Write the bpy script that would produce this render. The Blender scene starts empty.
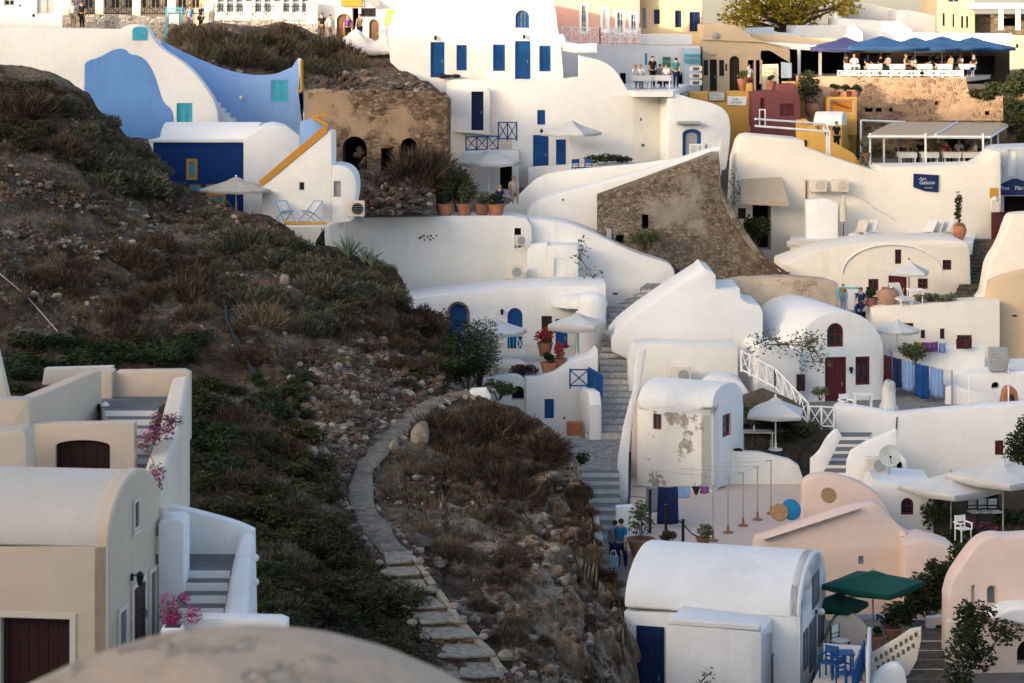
EXPO = 1.82
import bpy, bmesh, math, random
import numpy as np
from mathutils import Vector, Matrix, noise
from mathutils.geometry import tessellate_polygon
R = math.radians
SC = bpy.context.scene
COL = SC.collection
F, YH = 2400.0, 20.0
V = Vector

# ------------------------------------------------------------------ placing
def P(x, y, d):
    return V(((x - 512) * d / F, d, -(y - YH) * d / F))

class Pl:
    """a vertical wall plane through column x at distance d, turned by yaw degrees"""
    def __init__(s, x=0, d=100, yaw=0, o=None):
        s.o = V((o.x, o.y, 0)) if o is not None else P(x, YH, d)
        a = R(yaw); s.yaw = yaw
        s.u = V((math.cos(a), math.sin(a), 0)); s.n = V((math.sin(a), -math.cos(a), 0))
    def hit(s, x, y):
        r = V(((x - 512) / F, 1, -(y - YH) / F))
        return r * (s.o.dot(s.n) / r.dot(s.n))
    def uz(s, x, y):
        p = s.hit(x, y); return ((p - s.o).dot(s.u), p.z)
    def xyz(s, u, z, off=0):
        p = s.o + s.u * u + s.n * off; return V((p.x, p.y, z))
    def right(s, x): return Pl(o=s.hit(x, 100), yaw=s.yaw + 90)
    def left(s, x): return Pl(o=s.hit(x, 100), yaw=s.yaw - 90)

def HP(z, x, y):
    d = -z * F / (y - YH); return P(x, y, d)

def arc(x0, x1, yb, yt, n=14):
    xc, rx = (x0 + x1) / 2, (x1 - x0) / 2
    return [(xc - rx * math.cos(math.pi * i / n), yb - (yb - yt) * math.sin(math.pi * i / n)) for i in range(n + 1)]

def smooth_poly(pts, it=2):
    """round the corners of an open outline (first and last stay)"""
    for _ in range(it):
        q = [pts[0]]
        for a, b in zip(pts, pts[1:]):
            q.append((a[0] * .75 + b[0] * .25, a[1] * .75 + b[1] * .25))
            q.append((a[0] * .25 + b[0] * .75, a[1] * .25 + b[1] * .75))
        q.append(pts[-1]); pts = q
    return pts

# ------------------------------------------------------------------ mesh building
ORG = {}
class M:
    def __init__(s): s.v = []; s.f = []; s.m = []; s.k = 0
    def add(s, vs, fs):
        b = len(s.v); s.v += [V(p) for p in vs]
        s.f += [tuple(b + i for i in f) for f in fs]; s.m += [s.k] * len(fs); return s
    def prism(s, poly, vec):
        n = len(poly); vec = V(vec)
        vs = list(poly) + [V(p) + vec for p in poly]
        fs = [tuple(range(n)), tuple(range(2 * n - 1, n - 1, -1))] + [(i, (i + 1) % n, n + (i + 1) % n, n + i) for i in range(n)]
        return s.add(vs, fs)
    def box(s, c, dx, dy, dz, rz=0, tilt=None):
        c = V(c); m = Matrix.Rotation(rz, 3, 'Z')
        if tilt: m = m @ Matrix.Rotation(tilt[1], 3, tilt[0])
        p = [m @ V((sx * dx / 2, sy * dy / 2, sz * dz / 2)) + c for sz in (-1, 1) for sx, sy in ((-1, -1), (1, -1), (1, 1), (-1, 1))]
        return s.add(p, [(0, 3, 2, 1), (4, 5, 6, 7), (0, 1, 5, 4), (1, 2, 6, 5), (2, 3, 7, 6), (3, 0, 4, 7)])
    def tube(s, a, b, r0, r1=None, n=6):
        a, b = V(a), V(b); r1 = r0 if r1 is None else r1
        d = (b - a).normalized(); q = d.to_track_quat('Z', 'Y').to_matrix()
        vs = []
        for p, r in ((a, r0), (b, r1)):
            vs += [p + q @ V((r * math.cos(2 * math.pi * i / n), r * math.sin(2 * math.pi * i / n), 0)) for i in range(n)]
        return s.add(vs, [(i, (i + 1) % n, n + (i + 1) % n, n + i) for i in range(n)] + [tuple(range(n - 1, -1, -1)), tuple(range(n, 2 * n))])
    def path(s, pts, r, n=6):
        for a, b in zip(pts, pts[1:]): s.tube(a, b, r, r, n)
        return s
    def lathe(s, prof, c=(0, 0, 0), n=16, axis=None):
        c = V(c); vs = []; fs = []
        q = V(axis).to_track_quat('Z', 'Y').to_matrix() if axis is not None else Matrix.Identity(3)
        for r, z in prof:
            vs += [c + q @ V((r * math.cos(2 * math.pi * i / n), r * math.sin(2 * math.pi * i / n), z)) for i in range(n)]
        for j in range(len(prof) - 1):
            fs += [(j * n + i, j * n + (i + 1) % n, (j + 1) * n + (i + 1) % n, (j + 1) * n + i) for i in range(n)]
        fs += [tuple(range(n - 1, -1, -1)), tuple(range((len(prof) - 1) * n, len(prof) * n))]
        return s.add(vs, fs)
    def ball(s, c, r, sx=1, sy=1, sz=1, n=12, k=8):
        pr = [(max(1e-3, math.sin(math.pi * i / k)), -math.cos(math.pi * i / k)) for i in range(k + 1)]
        b = len(s.v); s.lathe(pr, n=n)
        for i in range(b, len(s.v)):
            p = s.v[i]; s.v[i] = V((p.x * r * sx, p.y * r * sy, p.z * r * sz)) + V(c)
        return s
    def build(s, name, mats, parent=None, bevel=0, smooth=0, recalc=True, org=None):
        o = mk(name, s.v, s.f, mats, parent, bevel, smooth, recalc, s.m, org); return o

def mk(name, vs, fs, mats, parent=None, bevel=0, smooth=0, recalc=True, midx=None, org=None):
    me = bpy.data.meshes.new(name)
    if parent is not None: L = ORG.get(parent.name, V((0, 0, 0)))
    elif org is not None: L = V(org)
    else:
        xs = [p[0] for p in vs]; ys = [p[1] for p in vs]; zs = [p[2] for p in vs]
        L = V(((min(xs) + max(xs)) / 2, (min(ys) + max(ys)) / 2, min(zs)))
    me.from_pydata([V(p) - L for p in vs], [], fs)
    mats = mats if isinstance(mats, (list, tuple)) else [mats]
    for m in mats: me.materials.append(m)
    if midx: me.polygons.foreach_set('material_index', midx)
    if recalc:
        b = bmesh.new(); b.from_mesh(me); bmesh.ops.recalc_face_normals(b, faces=b.faces); b.to_mesh(me); b.free()
    if smooth:
        me.polygons.foreach_set('use_smooth', [True] * len(me.polygons)); me.set_sharp_from_angle(angle=R(smooth))
    me.update()
    o = bpy.data.objects.new(name, me); COL.objects.link(o)
    ORG[o.name] = L
    if parent is not None: o.parent = parent
    else: o.location = L
    if bevel:
        b = o.modifiers.new('Bevel', 'BEVEL'); b.width = bevel; b.segments = 2; b.limit_method = 'ANGLE'; b.angle_limit = R(38); b.harden_normals = False
        if not smooth:
            me.polygons.foreach_set('use_smooth', [True] * len(me.polygons)); me.set_sharp_from_angle(angle=R(50))
    return o

def tag(o, label=None, cat=None, group=None, kind=None):
    if label: o['label'] = label
    if cat: o['category'] = cat
    if group: o['group'] = group
    if kind: o['kind'] = kind
    return o

def thing(name, label, cat, at, group=None, rz=0):
    o = bpy.data.objects.new(name, None); COL.objects.link(o)
    o.location = at; o.rotation_euler = (0, 0, rz); o.empty_display_size = .2
    ORG[o.name] = V(at); return tag(o, label, cat, group)

def local(name, label, cat, group=None):
    """a thing built round its own origin, moved afterwards"""
    o = thing(name, label, cat, (0, 0, 0), group); return o

def put(o, at, rz=0, sc=1):
    o.location = at; o.rotation_euler = (0, 0, rz); o.scale = (sc, sc, sc); return o

KIDS = {}
def tree_copy(o, label=None, group=None, at=None, rz=None, sc=None):
    c = o.copy(); COL.objects.link(c)
    def rec(a, b):
        for ch in list(a.children):
            k = ch.copy(); COL.objects.link(k); k.parent = b; rec(ch, k)
    rec(o, c)
    if label: c['label'] = label
    if group: c['group'] = group
    if at is not None: c.location = at
    if rz is not None: c.rotation_euler = (0, 0, rz)
    if sc is not None: c.scale = (sc, sc, sc) if not isinstance(sc, (tuple, list)) else sc
    return c

# ------------------------------------------------------------------ materials
MT = {}
def nodes(name):
    m = bpy.data.materials.new(name); m.use_nodes = True
    nt = m.node_tree; b = nt.nodes['Principled BSDF']; b.inputs['Specular IOR Level'].default_value = .25
    MT[name] = m; return m, nt, b
def N(nt, t, **k):
    n = nt.nodes.new(t)
    for a, v in k.items():
        if a.startswith('i_'):
            n.inputs[a[2:].replace('_', ' ')].default_value = v
        else: setattr(n, a, v)
    return n
def ramp(nt, stops, interp='LINEAR'):
    r = nt.nodes.new('ShaderNodeValToRGB'); e = r.color_ramp.elements; r.color_ramp.interpolation = interp
    while len(e) < len(stops): e.new(.5)
    for q, (p, c) in zip(e, stops):
        q.position = p; q.color = (*c, 1) if len(c) == 3 else c
    return r
def g(v): return (v, v, v)
def wpos(nt, stretch=(1, 1, 1)):
    ge = nt.nodes.new('ShaderNodeNewGeometry'); mp = nt.nodes.new('ShaderNodeMapping'); mp.inputs['Scale'].default_value = stretch
    nt.links.new(ge.outputs['Position'], mp.inputs['Vector']); return mp.outputs['Vector']
def noise_n(nt, vec, scale, detail=4, rough=.55):
    n = N(nt, 'ShaderNodeTexNoise'); n.inputs['Scale'].default_value = scale; n.inputs['Detail'].default_value = detail; n.inputs['Roughness'].default_value = rough
    nt.links.new(vec, n.inputs['Vector']); return n.outputs['Fac']
def mixc(nt, fac, a, b, mode='MIX'):
    m = nt.nodes.new('ShaderNodeMix'); m.data_type = 'RGBA'; m.blend_type = mode
    if isinstance(fac, (int, float)): m.inputs[0].default_value = fac
    else: nt.links.new(fac, m.inputs[0])
    for s, i in ((a, 6), (b, 7)):
        if isinstance(s, (tuple, list)): m.inputs[i].default_value = (*s, 1)
        else: nt.links.new(s, m.inputs[i])
    return m.outputs[2]
def bump(nt, b, h, strength=.3, dist=.05):
    n = N(nt, 'ShaderNodeBump'); n.inputs['Strength'].default_value = strength; n.inputs['Distance'].default_value = dist
    nt.links.new(h, n.inputs['Height']); nt.links.new(n.outputs['Normal'], b.inputs['Normal'])
def plain(name, c, rough=.7, metal=0, var=.12, scale=3):
    m, nt, b = nodes(name); v = wpos(nt)
    f = noise_n(nt, v, scale, 3)
    r = ramp(nt, [(.3, tuple(x * (1 - var) for x in c)), (.7, tuple(min(.9, x * (1 + var)) for x in c))])
    nt.links.new(f, r.inputs[0]); nt.links.new(r.outputs[0], b.inputs['Base Color'])
    b.inputs['Roughness'].default_value = rough; b.inputs['Metallic'].default_value = metal; return m
def plaster(name, c, dirt=(.45, .4, .33), amt=.25, peel=None, peel_at=.62, bs=.35):
    """lime-washed plaster: blotches, rain streaks, a hand-trowelled surface, peeling where asked"""
    m, nt, b = nodes(name); v = wpos(nt)
    big = noise_n(nt, v, .35, 5, .6); fine = noise_n(nt, v, 9, 4)
    st = noise_n(nt, wpos(nt, (1.5, 1.5, .2)), 1.0, 6, .7)
    r1 = ramp(nt, [(.35, tuple(x * .93 for x in c)), (.65, c)]); nt.links.new(big, r1.inputs[0])
    rs = ramp(nt, [(.50, g(0)), (.78, g(amt))]); nt.links.new(st, rs.inputs[0])
    mk_ = ramp(nt, [(.42, g(.12)), (.62, g(1))]); nt.links.new(noise_n(nt, wpos(nt), .21, 3), mk_.inputs[0])
    sm = N(nt, 'ShaderNodeMath', operation='MULTIPLY'); nt.links.new(rs.outputs[0], sm.inputs[0]); nt.links.new(mk_.outputs[0], sm.inputs[1])
    col = mixc(nt, sm.outputs[0], r1.outputs[0], dirt)
    rf = ramp(nt, [(.68, g(0)), (.8, g(amt * .8))]); nt.links.new(noise_n(nt, v, 2.3, 6, .7), rf.inputs[0])
    col = mixc(nt, rf.outputs[0], col, tuple(x * .7 for x in dirt))
    pt = ramp(nt, [(0, g(.90)), (.44, g(1)), (.5, g(.95)), (.56, g(1)), (.62, g(.93))], 'CONSTANT'); nt.links.new(noise_n(nt, wpos(nt, (1, 1, 1.4)), .55, 2, .4), pt.inputs[0])
    col = mixc(nt, .28, col, pt.outputs[0], 'MULTIPLY')
    h = N(nt, 'ShaderNodeMath', operation='ADD'); nt.links.new(noise_n(nt, v, 1.6, 3), h.inputs[0])
    s2 = N(nt, 'ShaderNodeMath', operation='MULTIPLY'); nt.links.new(fine, s2.inputs[0]); s2.inputs[1].default_value = .16; nt.links.new(s2.outputs[0], h.inputs[1])
    hh = h.outputs[0]
    if peel:
        pn = noise_n(nt, wpos(nt, (1, 1, .8)), .75, 7, .68)
        rp = ramp(nt, [(peel_at, g(0)), (peel_at + .03, g(1))]); nt.links.new(pn, rp.inputs[0])
        pc = ramp(nt, [(.3, tuple(x * .55 for x in peel)), (.7, peel)]); nt.links.new(noise_n(nt, v, 6, 4), pc.inputs[0])
        col = mixc(nt, rp.outputs[0], col, pc.outputs[0])
        s3 = N(nt, 'ShaderNodeMath', operation='MULTIPLY_ADD'); nt.links.new(rp.outputs[0], s3.inputs[0]); s3.inputs[1].default_value = -.35; nt.links.new(hh, s3.inputs[2]); hh = s3.outputs[0]
    nt.links.new(col, b.inputs['Base Color']); b.inputs['Roughness'].default_value = .92; b.inputs['Specular IOR Level'].default_value = .12
    bump(nt, b, hh, bs, .12); return m
def stone(name, cols, mortar, scale=3, stretch=(1, 1, 1.5), gap=.06, plasterc=None, plaster_at=.55, bs=.8):
    """rubble masonry; with plasterc some of the face still carries old render"""
    m, nt, b = nodes(name); v = wpos(nt, stretch)
    wob = N(nt, 'ShaderNodeTexNoise'); wob.inputs['Scale'].default_value = scale * .9; nt.links.new(v, wob.inputs['Vector'])
    ad = N(nt, 'ShaderNodeVectorMath', operation='MULTIPLY_ADD'); nt.links.new(wob.outputs['Color'], ad.inputs[0]); ad.inputs[1].default_value = (.35, .35, .35); nt.links.new(v, ad.inputs[2])
    vo = N(nt, 'ShaderNodeTexVoronoi'); vo.inputs['Scale'].default_value = scale; nt.links.new(ad.outputs[0], vo.inputs['Vector'])
    ve = N(nt, 'ShaderNodeTexVoronoi', feature='DISTANCE_TO_EDGE'); ve.inputs['Scale'].default_value = scale; nt.links.new(ad.outputs[0], ve.inputs['Vector'])
    sp = N(nt, 'ShaderNodeSeparateColor'); nt.links.new(vo.outputs['Color'], sp.inputs[0])
    rc = ramp(nt, [(i / max(1, len(cols) - 1), c) for i, c in enumerate(cols)]); nt.links.new(sp.outputs[0], rc.inputs[0])
    fn = noise_n(nt, v, 14, 4); rf = ramp(nt, [(.3, g(.55)), (.7, g(1.2))]); nt.links.new(fn, rf.inputs[0])
    col = mixc(nt, 1, rc.outputs[0], rf.outputs[0], 'MULTIPLY')
    re = ramp(nt, [(0, g(0)), (gap, g(1))]); nt.links.new(ve.outputs['Distance'], re.inputs[0])
    col = mixc(nt, re.outputs[0], mortar, col); h = re.outputs[0]
    if plasterc:
        rp = ramp(nt, [(plaster_at - .03, g(0)), (plaster_at + .03, g(1))]); nt.links.new(noise_n(nt, wpos(nt), .32, 7, .62), rp.inputs[0])
        pr = ramp(nt, [(.3, tuple(x * .7 for x in plasterc)), (.7, plasterc)]); nt.links.new(noise_n(nt, wpos(nt), 1.3, 6, .6), pr.inputs[0])
        col = mixc(nt, rp.outputs[0], col, pr.outputs[0])
        mx = N(nt, 'ShaderNodeMath', operation='MAXIMUM'); nt.links.new(rp.outputs[0], mx.inputs[0]); nt.links.new(h, mx.inputs[1]); h = mx.outputs[0]
    s2 = N(nt, 'ShaderNodeMath', operation='MULTIPLY_ADD'); nt.links.new(fn, s2.inputs[0]); s2.inputs[1].default_value = .5; nt.links.new(h, s2.inputs[2])
    nt.links.new(col, b.inputs['Base Color']); b.inputs['Roughness'].default_value = .95; b.inputs['Specular IOR Level'].default_value = .1
    bump(nt, b, s2.outputs[0], bs, .1); return m
def leafm(name, c1, c2, c3=None, trans=.25):
    m, nt, b = nodes(name)
    ge = nt.nodes.new('ShaderNodeNewGeometry')
    st = [(0, c1), (.6, c2)] + ([(1, c3)] if c3 else [])
    r = ramp(nt, st); nt.links.new(ge.outputs['Random Per Island'], r.inputs[0])
    f = noise_n(nt, wpos(nt), .8, 3); rv = ramp(nt, [(.3, g(.7)), (.7, g(1.25))]); nt.links.new(f, rv.inputs[0])
    col = mixc(nt, 1, r.outputs[0], rv.outputs[0], 'MULTIPLY')
    nt.links.new(col, b.inputs['Base Color']); b.inputs['Roughness'].default_value = .75
    t = nt.nodes.new('ShaderNodeBsdfTranslucent'); nt.links.new(col, t.inputs['Color'])
    mx = nt.nodes.new('ShaderNodeMixShader'); mx.inputs[0].default_value = trans
    out = nt.nodes['Material Output']; nt.links.new(b.outputs[0], mx.inputs[1]); nt.links.new(t.outputs[0], mx.inputs[2]); nt.links.new(mx.outputs[0], out.inputs['Surface'])
    return m
def fabric(name, c, rough=.85, trans=.3):
    m, nt, b = nodes(name); v = wpos(nt)
    r = ramp(nt, [(.3, tuple(x * .88 for x in c)), (.7, c)]); nt.links.new(noise_n(nt, v, 1.7, 4), r.inputs[0])
    nt.links.new(r.outputs[0], b.inputs['Base Color']); b.inputs['Roughness'].default_value = rough
    t = nt.nodes.new('ShaderNodeBsdfTranslucent'); nt.links.new(r.outputs[0], t.inputs['Color'])
    mx = nt.nodes.new('ShaderNodeMixShader'); mx.inputs[0].default_value = trans
    out = nt.nodes['Material Output']; nt.links.new(b.outputs[0], mx.inputs[1]); nt.links.new(t.outputs[0], mx.inputs[2]); nt.links.new(mx.outputs[0], out.inputs['Surface'])
    bump(nt, b, noise_n(nt, v, 3, 3), .3, .05)
    return m
def glassm(name, c, rough=.12):
    m, nt, b = nodes(name); b.inputs['Base Color'].default_value = (*c, 1); b.inputs['Roughness'].default_value = rough; b.inputs['Specular IOR Level'].default_value = .5
    return m

W = plaster('white_plaster', (.81, .795, .765), amt=.34)
W2 = plaster('clean_white_plaster', (.82, .81, .785), amt=.2)
WG = plaster('cool_white_plaster', (.78, .78, .77), amt=.3)
WC = plaster('cream_white_plaster', (.78, .725, .635), dirt=(.42, .36, .28), amt=.3)
WP = plaster('peeling_white_plaster', (.79, .77, .71), amt=.3, peel=(.46, .42, .35), peel_at=.55)
WS = plaster('stained_white_plaster', (.79, .77, .72), amt=.38, peel=(.5, .46, .4), peel_at=.70)
CR = plaster('cream_plaster', (.60, .50, .395), dirt=(.4, .32, .24), amt=.14)
CRR = plaster('cream_roof_plaster', (.58, .54, .48), dirt=(.38, .33, .27), amt=.2)
CRW = plaster('pale_cream_plaster', (.68, .61, .52), amt=.15)
PK = plaster('pink_plaster', (.73, .575, .495), dirt=(.5, .38, .32), amt=.22)
PKF = plaster('pink_terrace_screed', (.62, .49, .42), dirt=(.48, .4, .35), amt=.4)
PKH = plaster('rose_plaster', (.62, .36, .31), amt=.15)
YE = plaster('ochre_plaster', (.62, .36, .10), dirt=(.45, .25, .08), amt=.3)
YH_ = plaster('pale_yellow_plaster', (.66, .52, .31), amt=.15)
BE = plaster('beige_plaster', (.58, .45, .30), dirt=(.38, .28, .18), amt=.2)
MA = plaster('maroon_plaster', (.17, .06, .065), dirt=(.1, .04, .04), amt=.25)
BL = plaster('sky_blue_wash', (.13, .285, .60), dirt=(.07, .17, .45), amt=.8)
BLL = plaster('light_blue_wash', (.235, .395, .70), dirt=(.13, .27, .60), amt=.8)
DB = plaster('deep_blue_wash', (.009, .036, .145), dirt=(.008, .028, .10), amt=.3)
OC = plaster('orange_ochre_trim', (.50, .25, .05), dirt=(.38, .18, .03), amt=.2)
SHADE = plaster('grey_blue_plaster', (.52, .55, .58), amt=.15)
DOME = plaster('old_cement_render', (.47, .365, .27), dirt=(.26, .2, .145), amt=.6, bs=.9, peel=(.5, .42, .33), peel_at=.58)
PAVE = stone('cobble_paving', [(.20, .19, .18), (.30, .285, .26), (.25, .235, .22)], (.42, .41, .39), 2.6, (1, 1, 1), .05, bs=.4)
TREAD = stone('grey_slate_tread', [(.22, .215, .2), (.32, .31, .29), (.27, .26, .245)], (.42, .41, .39), 3.5, (1, 1, 1), .05, bs=.4)
RISER = stone('pale_stone_riser', [(.46, .445, .415), (.58, .565, .53), (.52, .5, .47)], (.6, .585, .55), 2.4, (1, 1, .5), .05, bs=.4)
TGREY = plain('grey_painted_tread', (.15, .15, .15), .9)
RUIN = stone('ruin_masonry', [(.16, .095, .06), (.30, .21, .135), (.085, .05, .035), (.38, .29, .2)], (.17, .12, .08), 3.2, (1, 1, 1.7), .10, plasterc=(.36, .26, .17), plaster_at=.555)
RUIN2 = stone('weathered_masonry', [(.19, .15, .115), (.29, .24, .185), (.11, .08, .06), (.35, .28, .2)], (.19, .155, .12), 4.2, (1, 1, 1.4), .10, plasterc=(.31, .27, .225), plaster_at=.585)
STW = stone('warm_terrace_masonry', [(.40, .26, .17), (.46, .31, .21), (.20, .12, .085), (.43, .29, .19)], (.45, .32, .22), 3.4, (1, 1, 1.3), .10, plasterc=(.47, .33, .23), plaster_at=.53, bs=.6)
RUB = stone('whitewashed_rubble', [(.42, .38, .33), (.55, .51, .46), (.2, .16, .13), (.5, .46, .4)], (.62, .59, .54), 2.8, (1, 1, 1.5), .12)
DSTEP = stone('dark_stone_step', [(.07, .055, .045), (.14, .11, .085), (.10, .08, .06)], (.2, .17, .14), 3, (1, 1, 1), .07)
BLUE = plain('blue_paint', (.003, .066, .23), .5, var=.15)
NAVY = plain('navy_paint', (.005, .018, .08), .5, var=.15)
CYAN = plain('turquoise_paint', (.05, .36, .50), .55)
MARD = plain('dark_maroon_paint', (.030, .011, .010), .5, var=.2)
MARO = plain('maroon_paint', (.085, .014, .020), .5, var=.2)
BRN = plain('brown_wood', (.15, .075, .035), .6, var=.3)
DKB = plain('dark_brown_wood', (.035, .02, .015), .6, var=.3)
WHT = plain('white_paint', (.8, .8, .78), .5, var=.04)
CREF = plain('cream_frame_paint', (.55, .47, .38), .6, var=.08)
GRYP = plain('grey_paint', (.32, .33, .34), .6)
BLK = plain('black_metal', (.015, .015, .017), .45)
MET = plain('galvanised_metal', (.42, .43, .43), .4, .6)
GRN = plain('green_paint', (.03, .16, .09), .6)
GRNP = plain('pale_green_post', (.26, .34, .28), .6)
TER = plain('terracotta', (.36, .15, .085), .85, var=.25)
TERD = plain('dull_terracotta', (.24, .12, .08), .85, var=.25)
WICK = plain('wicker', (.30, .18, .09), .8, var=.4, scale=25)
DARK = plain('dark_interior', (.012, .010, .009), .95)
GLASS = glassm('dark_pane', (.02, .024, .03))
GLASB = glassm('grey_pane', (.10, .12, .14), .2)
GLASC = glassm('turquoise_pane', (.06, .26, .33), .25)
FWH = fabric('white_canvas', (.80, .79, .77))
FCR = fabric('cream_canvas', (.74, .67, .56))
FBE = fabric('beige_canvas', (.60, .50, .38))
FBL = fabric('blue_canvas', (.03, .10, .25), trans=.12)
FGR = fabric('green_canvas', (.008, .085, .06), trans=.12)
FPU = fabric('violet_canvas', (.06, .07, .2), trans=.12)
TOWELS = {k: fabric('cloth_' + k, c, trans=.1) for k, c in dict(navy=(.010, .020, .085), blue=(.008, .06, .24), sky=(.19, .33, .60), grey=(.26, .27, .32), maroon=(.06, .015, .02), purple=(.18, .06, .24), black=(.012, .012, .014), white=(.75, .75, .73), red=(.3, .03, .03), tan=(.35, .25, .16), teal=(.03, .15, .17), yellow=(.6, .42, .06), brown=(.1, .06, .04)).items()}
SKIN = plain('skin', (.42, .25, .17), .6, var=.06)
HAIRD = plain('dark_hair', (.02, .014, .01), .6)
HAIRB = plain('fair_hair', (.24, .15, .07), .6)
LEAF = leafm('olive_leaf', (.05, .07, .025), (.09, .11, .04), (.15, .16, .07))
LEAFD = leafm('dark_leaf', (.012, .022, .007), (.03, .045, .014), (.06, .072, .026))
LEAFH = leafm('heath_leaf', (.022, .027, .009), (.045, .044, .015), (.085, .07, .03))
LEAFG = leafm('grey_green_leaf', (.10, .11, .07), (.16, .17, .11), (.24, .24, .17))
LEAFY = leafm('sunlight_painted_leaf', (.20, .15, .01), (.46, .33, .02), (.62, .46, .05), .4)  # golden evening sunlight is put into these leaf colours
DRY = leafm('dry_twig', (.03, .018, .011), (.072, .046, .028), (.155, .11, .07), .1)
STRAW = leafm('straw_grass', (.075, .055, .033), (.15, .115, .07), (.25, .2, .13), .15)
PINKF = leafm('magenta_bract', (.35, .02, .16), (.5, .04, .26), (.6, .12, .36), .3)
REDF = leafm('red_flower', (.3, .03, .03), (.45, .06, .06), (.2, .1, .05), .2)
AGAV = leafm('agave_leaf', (.10, .14, .11), (.16, .2, .16), (.22, .26, .2), .05)
BARK = plain('bark', (.09, .065, .045), .95, var=.35, scale=8)
SOILP = plain('pot_soil', (.05, .035, .025), .95)
BULB = plain('white_globe', (.8, .76, .66), .3, var=.02)
# ------------------------------------------------------------------ walls with real openings
def inside(p, poly):
    x, y = p; c = False
    for (x0, y0), (x1, y1) in zip(poly, poly[1:] + poly[:1]):
        if (y0 > y) != (y1 > y) and x < (x1 - x0) * (y - y0) / (y1 - y0) + x0: c = not c
    return c
def outline(u0, z0, u1, z1, arch=0, ins=0, door=False, seg=10):
    u0 += ins; u1 -= ins; z1 -= ins
    if not door: z0 += ins
    if not arch: return [(u0, z0), (u1, z0), (u1, z1), (u0, z1)]
    r = (u1 - u0) / 2; rz = min(r * arch, (z1 - z0) * .6); c = (u0 + u1) / 2
    return [(u0, z0), (u1, z0)] + [(c + r * math.cos(math.pi * i / seg), z1 - rz + rz * math.sin(math.pi * i / seg)) for i in range(seg + 1)]
def ring(m, pl, a, b, o0, o1):
    n = len(a)
    vs = [pl.xyz(*p, o1) for p in a] + [pl.xyz(*p, o1) for p in b] + [pl.xyz(*p, o0) for p in a] + [pl.xyz(*p, o0) for p in b]
    fs = []
    for i in range(n):
        j = (i + 1) % n
        fs += [(i, j, n + j, n + i), (2 * n + i, 3 * n + i, 3 * n + j, 2 * n + j), (i, 2 * n + i, 2 * n + j, j), (n + i, n + j, 3 * n + j, 3 * n + i)]
    return m.add(vs, fs)
def plate(m, pl, pts, o0, o1):
    return m.prism([pl.xyz(*p, o1) for p in pts], pl.n * (o0 - o1))
def rect(u0, z0, u1, z1): return [(u0, z0), (u1, z0), (u1, z1), (u0, z1)]

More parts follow.
